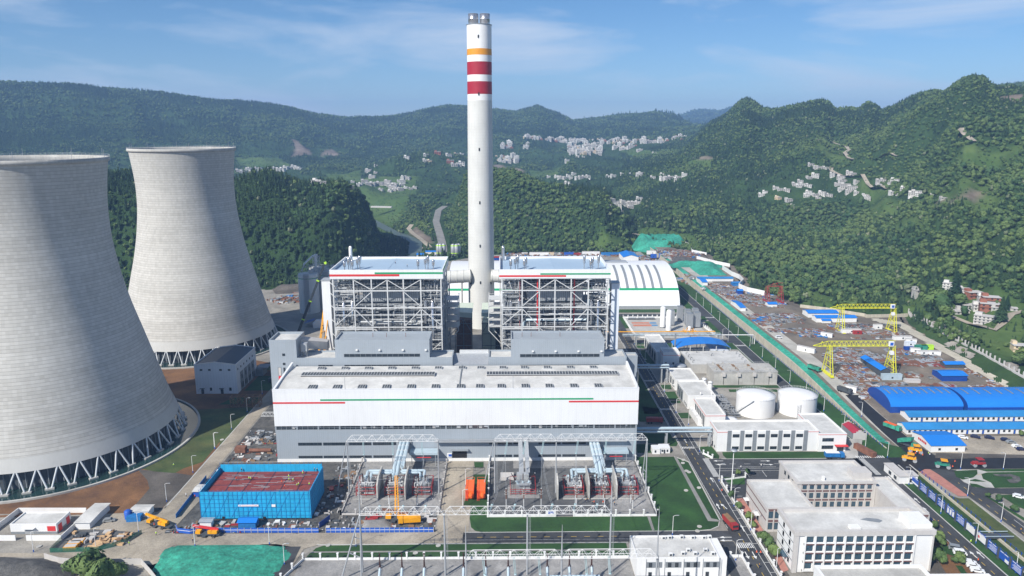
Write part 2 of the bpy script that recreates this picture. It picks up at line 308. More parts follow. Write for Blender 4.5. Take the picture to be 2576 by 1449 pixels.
RR = np.unique(np.concatenate([np.geomspace(150, 620, 60), np.geomspace(620, 4600, 330), np.geomspace(4600, 9500, 60)]))
AZ = np.radians(np.concatenate([np.arange(-62, -40, .5), np.arange(-40, 40, .125), np.arange(40, 62.1, .5)]))
GX, GY = np.outer(RR, np.sin(AZ)), np.outer(RR, np.cos(AZ)); GZ = height(GX, GY)
sdg = polysd(GX, GY, PLANT); GZ = np.where(sdg < -3, np.minimum(GZ, 0)-.6, GZ)      # under the plant's own ground sheets
def in_poly(x, y, poly): return polysd(np.asarray(x, float), np.asarray(y, float), poly) < 0
def Gp(n, pts): return [G(n, a, b)[:2] for a, b in pts]
SCARS = [Gp('F1', [(620,130),(680,150),(740,210),(800,240),(805,285),(700,290),(625,300),(660,220)]), Gp('F1', [(920,260),(1000,232),(1065,268),(1060,295),(905,300)]),
  Gp('F1', [(1790,960),(1880,1030),(1940,1060),(1935,1110),(1880,1105),(1740,1010)]), Gp('F2', [(165,380),(250,375),(340,405),(460,440),(330,452),(165,410)]), Gp('F2', [(2090,305),(2160,295),(2225,305),(2220,322),(2110,322)]),
  Gp('F3', [(1210,890),(1340,880),(1440,830),(1510,835),(1440,900),(1300,925)]), Gp('F3', [(1590,215),(1765,205),(1765,250),(1640,240)])]
FIELDS = [Gp('F3', [(760,930),(930,900),(960,980),(830,1010),(770,960)]), Gp('F3', [(1200,890),(1520,820),(1600,900),(1400,960),(1210,930)]), Gp('F3', [(900,1030),(1080,1010),(1150,1060),(950,1080)]),
  Gp('F3', [(700,790),(860,800),(900,840),(720,840)]), Gp('F3', [(430,520),(640,600),(600,640),(500,620),(430,560)]), Gp('F3', [(1340,600),(1765,540),(1765,600),(1380,660)]),
  Gp('F2', [(1990,345),(2120,325),(2240,320),(2200,400),(1990,370)]), Gp('F2', [(500,440),(800,400),(780,450),(560,500)]), Gp('F2', [(1300,895),(1370,870),(1390,925),(1320,915)]),
  Gp('F2', [(1470,975),(1640,965),(2050,1050),(2150,1180),(2090,1190),(1960,1090),(1700,1060),(1480,1020)]), Gp('F2', [(975,670),(1045,665),(1045,705),(975,700)]),
  Gp('F1', [(900,455),(1260,430),(1280,520),(1000,540)]), Gp('F1', [(100,310),(500,320),(640,400),(300,400),(100,380)]), Gp('F2', [(1380,240),(1650,245),(1660,290),(1400,270)]),
  Gp('F2', [(1740,870),(1840,830),(1850,760),(1900,790),(1860,870),(1760,890)]), Gp('F2', [(1110,1110),(1590,1120),(1610,1170),(1150,1180)]),
  Gp('R2', [(0,420),(120,300),(640,380),(700,410),(300,440)]), Gp('R2', [(1060,330),(1240,340),(1220,520),(920,440)]), Gp('R2', [(1450,600),(1800,640),(2060,800),(2000,900),(1800,800)]), Gp('R2', [(1240,570),(1420,620),(1360,700)]),
  Gp('R2', [(1330,270),(1900,230),(2164,420),(2164,900),(1960,900),(1620,700),(1420,560)]), Gp('F1', [(1180,520),(1780,480),(1790,640),(1170,610)])]
VIL = [('F3',[(60,820),(700,640),(720,740),(1100,840),(1100,900),(700,900),(540,860),(290,950),(60,880)]), ('F2',[(440,110),(1900,110),(1820,180),(1520,250),(1150,290),(900,280),(700,160)]), ('F2',[(1270,710),(1560,690),(1560,760),(1400,830),(1270,780)]),
 ('F1',[(1170,520),(1730,480),(1790,600),(1700,640),(1430,640),(1170,610)]), ('F1',[(100,440),(620,395),(720,430),(300,465),(130,465)]), ('F2',[(680,490),(1080,470),(1060,520),(700,520)]), ('F2',[(1640,490),(1990,455),(1990,520),(1760,545)]), ('F2',[(200,290),(450,300),(430,400),(220,370)])]
VILP = [Gp(n, p) for n, p in VIL]
scar = np.zeros(GX.shape); field = np.zeros(GX.shape)
for p in SCARS: scar = np.maximum(scar, 1-sst(-6, 8, polysd(GX, GY, p)))
for p in FIELDS: field = np.maximum(field, 1-sst(-5, 12, polysd(GX, GY, p)))
nr, na = GX.shape
vv = np.stack([GX, GY, GZ], -1).reshape(-1, 3); idx = np.arange(nr*na).reshape(nr, na)
ff = np.stack([idx[:-1,:-1], idx[:-1,1:], idx[1:,1:], idx[1:,:-1]], -1).reshape(-1, 4)[:, ::-1]
me = bpy.data.meshes.new('terrain'); me.vertices.add(len(vv)); me.vertices.foreach_set('co', vv.ravel().astype(np.float32))
me.loops.add(ff.size); me.loops.foreach_set('vertex_index', ff.ravel().astype(np.int32)); me.polygons.add(len(ff))
me.polygons.foreach_set('loop_start', np.arange(0, ff.size, 4, dtype=np.int32)); me.polygons.foreach_set('loop_total', np.full(len(ff), 4, np.int32))
me.update(calc_edges=True); me.polygons.foreach_set('use_smooth', np.ones(len(ff), bool))
for nm, ar in (('scar', scar), ('field', field)):
 a = me.attributes.new(nm, 'FLOAT', 'POINT'); a.data.foreach_set('value', ar.ravel().astype(np.float32))
m = bpy.data.materials.new('hill_ground'); m.use_nodes = True; t = m.node_tree; n_ = t.nodes; l = t.links.new; b = n_['Principled BSDF']
b.inputs['Roughness'].default_value = .95; b.inputs['Specular IOR Level'].default_value = .1
gm = n_.new('ShaderNodeNewGeometry'); no = n_.new('ShaderNodeTexNoise'); no.inputs['Scale'].default_value = .02; no.inputs['Detail'].default_value = 12; no.inputs['Roughness'].default_value = .7; l(gm.outputs['Position'], no.inputs[0])
def ramp(c0, c1, p0=.35, p1=.65):
 r_ = n_.new('ShaderNodeValToRGB'); e = r_.color_ramp.elements; e[0].position = p0; e[1].position = p1; e[0].color = (*c0, 1); e[1].color = (*c1, 1); l(no.outputs[0], r_.inputs[0]); return r_
ra, rb, rc = ramp((.022,.045,.018), (.045,.085,.028)), ramp((.045,.095,.026), (.10,.145,.045), .3, .7), ramp((.13,.105,.085), (.27,.22,.18))
af = n_.new('ShaderNodeAttribute'); af.attribute_name = 'field'; as_ = n_.new('ShaderNodeAttribute'); as_.attribute_name = 'scar'
m1 = n_.new('ShaderNodeMixRGB'); m2 = n_.new('ShaderNodeMixRGB'); l(af.outputs['Fac'], m1.inputs[0]); l(ra.outputs[0], m1.inputs[1]); l(rb.outputs[0], m1.inputs[2])
l(as_.outputs['Fac'], m2.inputs[0]); l(m1.outputs[0], m2.inputs[1]); l(rc.outputs[0], m2.inputs[2]); l(m2.outputs[0], b.inputs['Base Color'])
bp = n_.new('ShaderNodeBump'); bp.inputs['Strength'].default_value = .6; bp.inputs['Distance'].default_value = 3; no2 = n_.new('ShaderNodeTexNoise'); no2.inputs['Scale'].default_value = .12; no2.inputs['Detail'].default_value = 8
l(gm.outputs['Position'], no2.inputs[0]); l(no2.outputs[0], bp.inputs['Height']); l(bp.outputs[0], b.inputs['Normal'])
MATS['hill_ground'] = m; me.materials.append(m)
to = bpy.data.objects.new('hills', me); COL.objects.link(to); tag(to, None, kind='structure')
MB_ = MB().poly([(-9000,-6000),(9000,-6000),(9000,9500),(-9000,9500)], -9.5); struct('ground', MB_, 'yard')
# trees
def leaf_mat(name, c, c2):
 m = bpy.data.materials.new(name); m.use_nodes = True; t = m.node_tree; n = t.nodes; l = t.links.new; b = n['Principled BSDF']
 b.inputs['Roughness'].default_value = .75; b.inputs['Specular IOR Level'].default_value = .25
 oi = n.new('ShaderNodeObjectInfo'); gm = n.new('ShaderNodeNewGeometry'); no = n.new('ShaderNodeTexNoise'); no.inputs['Scale'].default_value = .012; no.inputs['Detail'].default_value = 5
 l(gm.outputs['Position'], no.inputs[0]); ad = n.new('ShaderNodeMath'); ad.operation = 'MULTIPLY_ADD'; ad.inputs[1].default_value = .38; l(oi.outputs['Random'], ad.inputs[0])
 mu = n.new('ShaderNodeMath'); mu.operation = 'MULTIPLY'; mu.inputs[1].default_value = .8; l(no.outputs[0], mu.inputs[0]); l(mu.outputs[0], ad.inputs[2])
 r_ = n.new('ShaderNodeValToRGB'); e = r_.color_ramp.elements; e[0].position = .35; e[1].position = .85; e[0].color = (*c, 1); e[1].color = (*c2, 1)
 l(ad.outputs[0], r_.inputs[0]); l(r_.outputs[0], b.inputs['Base Color']); MATS[name] = m
leaf_mat('leaf_broad', (.042,.092,.034), (.140,.198,.060)); leaf_mat('leaf_conifer', (.026,.062,.030), (.068,.120,.048)); leaf_mat('leaf_pale', (.12,.16,.08), (.24,.26,.16))
M('bark', (.12,.09,.06), .9)
def crown_mb(kind, seed, n=230, h=10., w=7.):
 rg = random.Random(seed); mb = MB()
 if kind == 'con':
  nl = 9
  for k in range(n):
   t = rg.random()**.75; z = h*(.14+.86*t); rr = (w*.5)*(1-t)**.85*(.75+.35*rg.random()); a = rg.random()*2*pi
   s = .5+.55*(1-t); c = Vector((rr*cos(a), rr*sin(a), z-rr*.25)); o = Vector((cos(a), sin(a), -.35)).normalized()*s*1.2; q = Vector((-sin(a), cos(a), rg.uniform(-.3,.3)))*s*.7
   mb.add([c-o*.6-q, c-o*.6+q, c+o], [(0,1,2)])
  core = [(w*.32, h*.12), (w*.2, h*.45), (w*.09, h*.75), (.02, h*.97)]
  mb.lathe(0, 0, core, 7)
 else:
  lobes = [(Vector((rg.uniform(-.26,.26)*w, rg.uniform(-.26,.26)*w, h*rg.uniform(.42,.78))), w*rg.uniform(.20,.32)) for _ in range(7)] + [(Vector((0,0,h*.55)), w*.36)]
  for k in range(n):
   c0, r0 = rg.choice(lobes); d = Vector((rg.gauss(0,1), rg.gauss(0,1), rg.gauss(.35,1))).normalized(); c = c0 + d*r0*rg.uniform(.8,1.12); s = rg.uniform(.45,.95)*w/8
   a = d.orthogonal().normalized()*s; q = d.cross(a).normalized()*s; j = d*s*.5
   mb.add([c-a-q*.6, c+a-q+j*.5, c+q*1.1-j], [(0,1,2)]);
  for c0, r0 in lobes:
   n5 = 6; mb.lathe(c0.x, c0.y, [(r0*.45, c0.z-r0*.75), (r0*.85, c0.z-r0*.2), (r0*.82, c0.z+r0*.25), (r0*.4, c0.z+r0*.72), (.02, c0.z+r0*.84)], n5, smooth=True)
 return mb
PROTO = []; tcol = bpy.data.collections.new('tree_kinds')
def treemesh(kind, seed, mat, n, h, w):
 mb = crown_mb(kind, seed, n, h, w); mb.m = [0]*len(mb.f); mb.tube([(0,0,-2),(0,0,h*.5)], .22, 5, 1, .1)
 me = bpy.data.meshes.new('forest_tree'); me.from_pydata(mb.v, [], mb.f); me.materials.append(MATS[mat]); me.materials.append(MATS['bark'])
 me.polygons.foreach_set('material_index', mb.m); me.update(); o = bpy.data.objects.new('forest_tree', me); tcol.objects.link(o); return o
for i in range(3): treemesh('br', 10+i, 'leaf_broad', 230, 9.5, 8.5)
for i in range(3): treemesh('con', 20+i, 'leaf_conifer', 190, 12.5, 5.5)
treemesh('br', 31, 'leaf_pale', 170, 8.5, 7.0)
azs = np.radians(np.arange(-44, 44, .25)); rs = np.concatenate([np.arange(300, 1500, 20.), np.arange(1500, 7000, 50.)])
HH = height(np.outer(rs, np.sin(azs)), np.outer(rs, np.cos(azs))); EL = (HH-CH)/rs[:, None]; EM = np.maximum.accumulate(EL, 0)
def visible(x, y, z):
 r = np.hypot(x, y); az = np.arctan2(x, y); i = np.clip(((az-azs[0])/(azs[1]-azs[0])).astype(int), 0, len(azs)-1); k = np.clip(np.searchsorted(rs, r*.97)-1, 0, len(rs)-1)
 return (z+14-CH)/r > EM[k, i]-.012
def scatter(r0, r1, cell, seed):
 rg = np.random.RandomState(seed); X = r1*sin(R(41)); xs = np.arange(-X, X, cell); ys = np.arange(r0*.7, r1, cell)
 x, y = np.meshgrid(xs, ys); x = (x+rg.rand(*x.shape)*cell).ravel(); y = (y+rg.rand(*y.shape)*cell).ravel()
 r = np.hypot(x, y); az = np.degrees(np.arctan2(x, y)); k = (r >= r0) & (r < r1) & (np.abs(az-.8) < 38); x, y = x[k], y[k]
 k = polysd(x, y, PLANT) > 5; x, y = x[k], y[k]; z = height(x, y); k = visible(x, y, z); x, y, z = x[k], y[k], z[k]
 k = (pline_d(x, y, RIVER) > 9) & (pline_d(x, y, HWY) > 11) & (pline_d(x, y, SIDE) > 9)
 for p in SCARS: k &= ~in_poly(x, y, p)
 fk = np.zeros(len(x), bool)
 for p in FIELDS: fk |= in_poly(x, y, p)
 for p in VILP: fk |= in_poly(x, y, p)
 dens = fbm(x/190+7, y/190+3, 3); rr = rg.rand(len(x)); r = np.hypot(x, y)
 mid = (r > 1250)*(r < 3100)*(np.arctan2(x, y) < .16)*(z < 125)
 k &= ~(fk & (rr > .30)); k &= ~((mid > 0) & (fbm(x/110+9, y/150+4, 3) > .53) & (rr > .22)); k &= ~((dens > .64) & (rr > .55))
 k &= ~((pline_d(x, y, HWY) < 20) & (rr > .5))
 return x[k], y[k], z[k]
SIDE = [G('F1', a, b)[:2] for a, b in [(1720,1140),(1860,1160),(1920,1150),(1850,1090),(1760,1030),(1720,990),(1750,950)]]
xs, ys, zs, sc = [], [], [], []
for r0, r1, cell, s0 in ((560,1150,4.5,.66),(1150,1700,4.5,.54),(1700,2500,6.0,.64),(2500,3900,9.5,.95),(3900,7300,24.,2.)):
 a, b_, c = scatter(r0, r1, cell, int(r0)); xs.append(a); ys.append(b_); zs.append(c); sc.append(np.full(len(a), s0))
xs, ys, zs, sc = map(np.concatenate, (xs, ys, zs, sc)); NP = len(xs); rg = np.random.RandomState(5)
con = fbm(xs/140+31, ys/140+77, 4) + (rg.rand(NP)-.5)*.35
kind = np.where(con > .505, 3+rg.randint(0, 3, NP), rg.randint(0, 3, NP)); kind = np.where((rg.rand(NP) < .022) & (np.hypot(xs, ys) < 1700), 6, kind)
sc = sc*(.5+.85*rg.rand(NP)**1.8); fk = np.zeros(NP, bool)
for p in FIELDS+VILP: fk |= in_poly(xs, ys, p)
sc = np.where(fk, sc*.48, sc)
me = bpy.data.meshes.new('forest'); me.vertices.add(NP); me.vertices.foreach_set('co', np.stack([xs, ys, zs-.5], -1).ravel().astype(np.float32))
for nm, ty, ar in (('kind', 'INT', kind.astype(np.int32)), ('size', 'FLOAT', sc.astype(np.float32)), ('turn', 'FLOAT', (rg.rand(NP)*6.28).astype(np.float32))):
 a = me.attributes.new(nm, ty, 'POINT'); a.data.foreach_set('value', ar)
fo = bpy.data.objects.new('forest', me); COL.objects.link(fo); tag(fo, 'dense green forest of mixed broadleaf trees and conifers covering the hillsides', 'forest', kind='stuff')
ng = bpy.data.node_groups.new('forest_scatter', 'GeometryNodeTree'); ng.interface.new_socket('Geometry', in_out='INPUT', socket_type='NodeSocketGeometry'); ng.interface.new_socket('Geometry', in_out='OUTPUT', socket_type='NodeSocketGeometry')
gi, go_ = ng.nodes.new('NodeGroupInput'), ng.nodes.new('NodeGroupOutput'); ip = ng.nodes.new('GeometryNodeInstanceOnPoints'); ci = ng.nodes.new('GeometryNodeCollectionInfo')
ci.inputs[0].default_value = tcol; ci.inputs['Separate Children'].default_value = True; ci.inputs['Reset Children'].default_value = True; ip.inputs['Pick Instance'].default_value = True
def attr(nm, ty): a = ng.nodes.new('GeometryNodeInputNamedAttribute'); a.data_type = ty; a.inputs[0].default_value = nm; return a.outputs['Attribute']
cx = ng.nodes.new('ShaderNodeCombineXYZ'); ng.links.new(attr('turn', 'FLOAT'), cx.inputs[2])
ng.links.new(gi.outputs[0], ip.inputs['Points']); ng.links.new(ci.outputs[0], ip.inputs['Instance']); ng.links.new(attr('kind', 'INT'), ip.inputs['Instance Index'])
ng.links.new(attr('size', 'FLOAT'), ip.inputs['Scale']); ng.links.new(cx.outputs[0], ip.inputs['Rotation']); ng.links.new(ip.outputs[0], go_.inputs[0])
md = fo.modifiers.new('scatter', 'NODES'); md.node_group = ng
# cooling towers
def shell_mat():
 m = bpy.data.materials.new('tower_concrete'); m.use_nodes = True; t = m.node_tree; n = t.nodes; l = t.links.new; b = n['Principled BSDF']; b.inputs['Roughness'].default_value = .85; b.inputs['Specular IOR Level'].default_value = .2
 tc = n.new('ShaderNodeTexCoord'); sx = n.new('ShaderNodeSeparateXYZ'); l(tc.outputs['Object'], sx.inputs[0])
 def mt(op, a, v=None):
  q = n.new('ShaderNodeMath'); q.operation = op
  l(a, q.inputs[0]) if not isinstance(a, (int, float)) else None
  if v is not None:
   if isinstance(v, (int, float)): q.inputs[1].default_value = v
   else: l(v, q.inputs[1])
  return q.outputs[0]
 an = mt('ARCTAN2', sx.outputs[1], sx.outputs[0]); ab = mt('MULTIPLY', an, 26.); zb = mt('MULTIPLY', sx.outputs[2], 1/1.55)
 fz = mt('FRACT', zb); fa = mt('FRACT', ab); iz = mt('FLOOR', zb); ia = mt('FLOOR', ab)
 cx = n.new('ShaderNodeCombineXYZ'); l(ia, cx.inputs[0]); l(iz, cx.inputs[1]); wn = n.new('ShaderNodeTexWhiteNoise'); wn.noise_dimensions = '2D'; l(cx.outputs[0], wn.inputs['Vector'])
 cz = n.new('ShaderNodeCombineXYZ'); l(iz, cz.inputs[1]); wz = n.new('ShaderNodeTexWhiteNoise'); wz.noise_dimensions = '2D'; l(cz.outputs[0], wz.inputs['Vector'])
 no = n.new('ShaderNodeTexNoise'); mp = n.new('ShaderNodeMapping'); mp.inputs['Scale'].default_value = (.03, .03, .06); l(tc.outputs['Object'], mp.inputs[0]); l(mp.outputs[0], no.inputs[0]); no.inputs['Scale'].default_value = 1; no.inputs['Detail'].default_value = 8
 ns = n.new('ShaderNodeTexNoise'); m2 = n.new('ShaderNodeMapping'); m2.inputs['Scale'].default_value = (.5, .5, .03); l(tc.outputs['Object'], m2.inputs[0]); l(m2.outputs[0], ns.inputs[0]); ns.inputs['Scale'].default_value = 1; ns.inputs['Detail'].default_value = 4
 s = mt('ADD', mt('ADD', mt('MULTIPLY', wn.outputs[0], .18), mt('MULTIPLY', wz.outputs[0], .13)), mt('ADD', mt('MULTIPLY', no.outputs[0], .55), mt('MULTIPLY', ns.outputs[0], .30)))
 r_ = n.new('ShaderNodeValToRGB'); e = r_.color_ramp.elements; e[0].position = .25; e[1].position = .95; e[0].color = (.37,.36,.33,1); e[1].color = (.62,.61,.575,1); l(s, r_.inputs[0])
 ln = mt('LESS_THAN', fz, .12); lv = mt('LESS_THAN', fa, .05); lm = mt('ADD', mt('MULTIPLY', ln, .5), mt('MULTIPLY', lv, .10)); mi = n.new('ShaderNodeMixRGB'); mi.inputs[2].default_value = (.17,.16,.15,1)
 l(lm, mi.inputs[0]); l(r_.outputs[0], mi.inputs[1]); l(mi.outputs[0], b.inputs['Base Color'])
 bp = n.new('ShaderNodeBump'); bp.inputs['Strength'].default_value = .5; bp.inputs['Distance'].default_value = .15; l(fz, bp.inputs['Height']); l(bp.outputs[0], b.inputs['Normal']); MATS['tower_concrete'] = m
shell_mat(); M('shell_band', (.50,.50,.48), .8, .06, .1, grime=.1); M('column_paint', (.55,.58,.60), .6, .08, .5); M('shell_inside', (.30,.30,.29), .9, .2, .05)
def cooling_tower(cx, cy, k, label, group='hyperbolic concrete cooling towers'):
 T = thing('cooling_tower', label, 'cooling tower', (cx, cy, 0), group)
 pz = [9, 13.5, 17.8, 24, 32, 39.6, 47, 54.2, 61, 68.8, 75, 83, 91, 98, 105, 112, 119, 126.5, 134, 139.2]
 pr = [56.8, 55.3, 53.8, 52.0, 49.9, 47.7, 45.8, 43.9, 42.0, 40.0, 38.6, 37.1, 35.9, 35.0, 34.5, 34.35, 34.5, 35.1, 36.0, 36.7]
 zz = np.linspace(9, 139.2, 66); rr = np.interp(zz, pz, pr); ker = np.array([1,2,3,2,1])/9; rs_ = rr.copy(); rs_[2:-2] = np.convolve(rr, ker, 'valid'); rr = rs_*k
 lo = [(r, z) for r, z in zip(rr, zz) if z < 15.5]; hi = [(r, z) for r, z in zip(rr, zz) if z >= lo[-1][1]]
 MB().lathe(cx, cy, hi, 160).build('shell', 'tower_concrete', T)
 MB().lathe(cx, cy, [(r+.12, z) for r, z in lo], 160).build('base_band', 'shell_band', T)
 MB().lathe(cx, cy, [(r-.9, z) for r, z in zip(rr, zz)][::-1], 120).build('inner_face', 'shell_inside', T)
 rt = 36.7*k; rim = MB().lathe(cx, cy, [(rt-.9,139.2),(rt-.9,141.4),(rt+.5,141.6),(rt+1.0,141.4),(rt+1.1,140.2),(rt+.9,139.7),(rt,139.2)], 120).build('rim', 'concrete', T)
 rl = MB()
 for i in range(90):
  a = i/90*2*pi; x, y = cx+(rt+.95)*cos(a), cy+(rt+.95)*sin(a); rl.bar((x,y,141.4),(x,y,142.5),.07)
 for z in (141.9, 142.5): rl.lathe(cx, cy, [(rt+.92,z),(rt+.98,z),(rt+.98,z+.06),(rt+.92,z+.06),(rt+.92,z)], 90)
 rl.build('railing', 'galv', T)
 for i in range(10):
  a = i/10*2*pi+.2; MB().tube([(cx+rt*cos(a),cy+rt*sin(a),141.3),(cx+rt*cos(a),cy+rt*sin(a),145.2)], .09, 5).build('lightning_rod', 'galv', T)
 R0, R1, NN = 59.6*k, 56.4*k, 44
 for i in range(NN):
  a = (i+.35)/NN*2*pi; da = pi/NN*.93
  if sin(a-atan2(cy,cx)) > 2: continue
  f = (cx+R0*cos(a), cy+R0*sin(a)); MB().rbox((f[0],f[1],-.1), 1.8, 3.6, 1.0, a).build('pedestal', 'concrete', T)
  for s_ in (-1, 1):
   fa = a+s_*.9/R0; p = (cx+(R0-.1)*cos(fa), cy+(R0-.1)*sin(fa), .8); q = (cx+R1*cos(a+s_*da), cy+R1*sin(a+s_*da), 9.3)
   MB().tube([p, q], .40, 8).build('column', 'column_paint', T)
 MB().lathe(cx, cy, [(R0+6.3,-.1),(R0+6.3,.9),(R0+7.4,.9),(R0+7.4,-.1)], 140, smooth=False).build('basin_wall', 'paving', T)
 MB().lathe(cx, cy, [(0.01,.22),(R0+6.3,.22)], 100, smooth=False).build('basin_water', 'water', T)
 fl = MB().lathe(cx, cy, [(R0-6,.3),(R0-6.,9.2),(.1,10.5)], 120, smooth=False)
 fl.build('fill_pack', 'dark_grey', T); cl = MB()
 for i in range(120):
  a = i/120*2*pi; cl.bar((cx+(R0-5.5)*cos(a),cy+(R0-5.5)*sin(a),.3),(cx+(R0-5.5)*cos(a),cy+(R0-5.5)*sin(a),8.8),.35)
 cl.build('inner_columns', 'mid_grey', T)
 return T
cooling_tower(-226, 352, 1.0, 'nearest grey cooling tower cut off by the left edge of the photo, beside brown lawn')
cooling_tower(-223.5, 527, .93, 'pale cooling tower standing whole behind the nearer one, at left of the boilers')
# chimney
CX, CY = -16.4, 570.
def zc(v, dy=9.4): return gy('D', 1206/KD*KD*.62891/.62891 if 0 else 1206*.62891/KD/.62891*1.0, v, CY-dy)[2]
def vz(v, Y): d = ray(1206, v); return CH + d[2]/d[1]*Y
T = thing('chimney', 'tall concrete chimney with red and orange bands between the two boiler houses', 'chimney', (CX, CY, 0))
zs_ = [vz(v, CY-9.3) for v in (60, 121, 137, 154, 187, 204, 236, 252)]
def rad(z): return 9.15 + max(0, 190-z)/190*1.35
def sect(z0, z1, nm, mt, lb=None, ex=0):
 q = [(rad(z0+(z1-z0)*i/8)+ex, z0+(z1-z0)*i/8) for i in range(9)]; o = MB().lathe(CX, CY, q, 64).build(nm, mt, T)
 if lb: o['label'] = lb
sect(0, zs_[7], 'shaft', 'stack'); sect(zs_[7], zs_[0], 'painted_top', 'stack_white')
MB().lathe(CX, CY, [(rad(231), zs_[0]), (rad(231)+.25, zs_[0]), (rad(231)+.25, zs_[0]+.5), (6, zs_[0]+.9), (.1, zs_[0]+1)], 64, smooth=False).build('roof_cap', 'mid_grey', T)
sect(zs_[2], zs_[1], 'band', 'orange_band', 'orange band', .05); sect(zs_[4], zs_[3], 'band', 'dark_red', 'upper dark red band', .05); sect(zs_[6], zs_[5], 'band', 'dark_red', 'lower dark red band', .05)
zt = vz(35, CY)
for sx_ in (-4.2, 4.2):
 fl = MB().lathe(CX+sx_, CY, [(3.7, zs_[0]+.5), (3.75, zs_[0]+4.2), (3.85, zs_[0]+4.3), (3.75, zs_[0]+4.5), (3.75, zt), (3.3, zt), (3.3, zt-6)], 32).build('flue', 'chrome', T)
for u_, v_ in [(1205,91),(1205,236),(1205,376),(1205,510),(1205,619),(1205,711)]:
 z = vz(v_, CY-10); MB().box(CX-.9, CX+.1, CY-rad(z)-.25, CY-rad(z)+1.5, z-1.1, z+1.1).build('vent_opening', 'black', T)
for dx, sg in ((-8.0, -1), (7.4, 1)):
 z = vz(714, CY-10); MB().rbox((CX+dx, CY-6.9, z-1), .9, 1.2, 2, sg*.7).build('vent_opening', 'black', T)
for sx_ in (-1, 1):
 D = thing('flue_duct', 'cream ribbed flue gas duct joining the %s side of the chimney' % ('left' if sx_ < 0 else 'right'), 'duct', (CX+sx_*16, 562, 42))
 x0, x1 = CX+sx_*8.5, CX+sx_*34; MB().tube([(x0,563,42.4),(x1,558,42.0)], 5.0, 28).build('duct_pipe', 'duct', D); rb = MB()
 for i in range(6): t_ = i/5; x = x0+(x1-x0)*t_; rb.lathe(0,0,[(5.0,-.2),(5.3,-.2),(5.3,.2),(5.0,.2)],28); k0 = len(rb.v)-28*4; rb.v[k0:] = [(x+v[2], 563-5*t_+v[0], 42.4-.4*t_+v[1]) for v in rb.v[k0:]]
 rb.build('stiffener_ring', 'duct', D)
 for t_ in (.25, .7): MB().box(x0+(x1-x0)*t_-.5, x0+(x1-x0)*t_+.5, 558, 564, 0, 37.6).build('duct_support', 'concrete', D)
# turbine hall
def para_roof(T, x0, x1, y0, y1, z, w=.5, h=1.1, wall='clad_grey', roofm='roof_white', z0=0., trim=None, sill=True):
 mb = MB().box(x0, x1, y0, y1, z0, z-h, 0); mb.build('wall', wall, T)
 tr = MB().box(x0-.04, x1+.04, y0-.04, y0+w, z-h, z).box(x0-.04, x1+.04, y1-w, y1+.04, z-h, z).box(x0-.04, x0+w, y0+w, y1-w, z-h, z).box(x1-w, x1+.04, y0+w, y1-w, z-h, z)
 tr.build('parapet', trim or wall, T); MB().box(x0+w+.02, x1-w-.02, y0+w+.02, y1-w-.02, z-h-.2, z-h+.06).build('roof', roofm, T)
 return T
def win(T, x0, x1, z0, z1, y, n=1, name='window', glass='glass', frame='dark_grey', dep=.12, mull=True):
 p = MB().box(x0, x1, y-.03, y+.02, z0, z1, 0)
 f = .08; p.box(x0-f, x1+f, y-dep, y+.01, z0-f, z0, 1).box(x0-f, x1+f, y-dep, y+.01, z1, z1+f, 1).box(x0-f, x0, y-dep, y+.01, z0, z1, 1).box(x1, x1+f, y-dep, y+.01, z0, z1, 1)
 if mull:
  for i in range(1, n): x = x0+(x1-x0)*i/n; p.box(x-.05, x+.05, y-.09, y-.02, z0, z1, 1)
 return p.build(name, [glass, frame], T)
def winx(T, y0, y1, z0, z1, x, sg=-1, n=1, name='window', glass='glass', frame='dark_grey', dep=.12):
 def bx(p, a, b, c, d, e, f_, m_): p.box(min(a,b), max(a,b), c, d, e, f_, m_)
 p = MB(); f = .08; bx(p, x, x+sg*.03, y0, y1, z0, z1, 0); o_ = x+sg*dep
 bx(p, x, o_, y0-f, y1+f, z0-f, z0, 1); bx(p, x, o_, y0-f, y1+f, z1, z1+f, 1); bx(p, x, o_, y0-f, y0, z0, z1, 1); bx(p, x, o_, y1, y1+f, z0, z1, 1)
 for i in range(1, n): yy = y0+(y1-y0)*i/n; bx(p, x+sg*.02, x+sg*.08, yy-.04, yy+.04, z0, z1, 1)
 return p.build(name, [glass, frame], T)
YF = 325.2; HX0, HX1 = -107., 63.9; HT = 36.3
T = thing('turbine_hall', 'long white turbine hall with green and red stripes above a grey lower wall', 'hall', (-21.5, YF, 0))
bw = MB().box(HX0, HX1, YF, YF+33, 18.2, HT-1.2); bw.build('upper_wall', 'white', T)
MB().box(HX0+.25, HX1-.25, YF+.25, YF+33, 1.55, 16.0).build('lower_wall', 'clad_grey', T); MB().box(HX0+.1, HX1-.1, YF+.05, YF+33, 0, 1.5).build('plinth', 'white_plain', T)
MB().box(HX0+.5, HX1-.5, YF+.9, YF+32, 16.0, 18.2).build('window_band', 'glass', T); mb = MB(); rg_ = random.Random(3)
for i in range(69):
 x = HX0+.3+i*2.5; mb.box(x-.06, x+.06, YF+.6, YF+.75, 16, 18.2)
 if i % 4 == 0: mb.box(x-.35, x+.35, YF+.4, YF+1.0, 16, 18.2)
mb.box(HX0+.4, HX1-.4, YF+.62, YF+.72, 17.0, 17.1).box(HX0+.3, HX1-.3, YF+.3, YF+.8, 15.95, 16.15).build('mullions', 'trim_grey', T)
for i in range(26):
 x = rg_.uniform(HX0+2, HX1-4); mb = MB().box(x, x+rg_.uniform(.8, 1.8), YF+.78, YF+.86, 16.3+rg_.random()*.8, 18.1).build('blind', rg_.choice(['white_steel','galv','stone']), T)
nseg = 24; ys_ = [YF+.9+(32.0)*i/nseg for i in range(nseg+1)]; zr = [HT-1.35+1.9*sin(pi*min(1, (i/nseg)*1.1+.02)*.62) for i in range(nseg+1)]
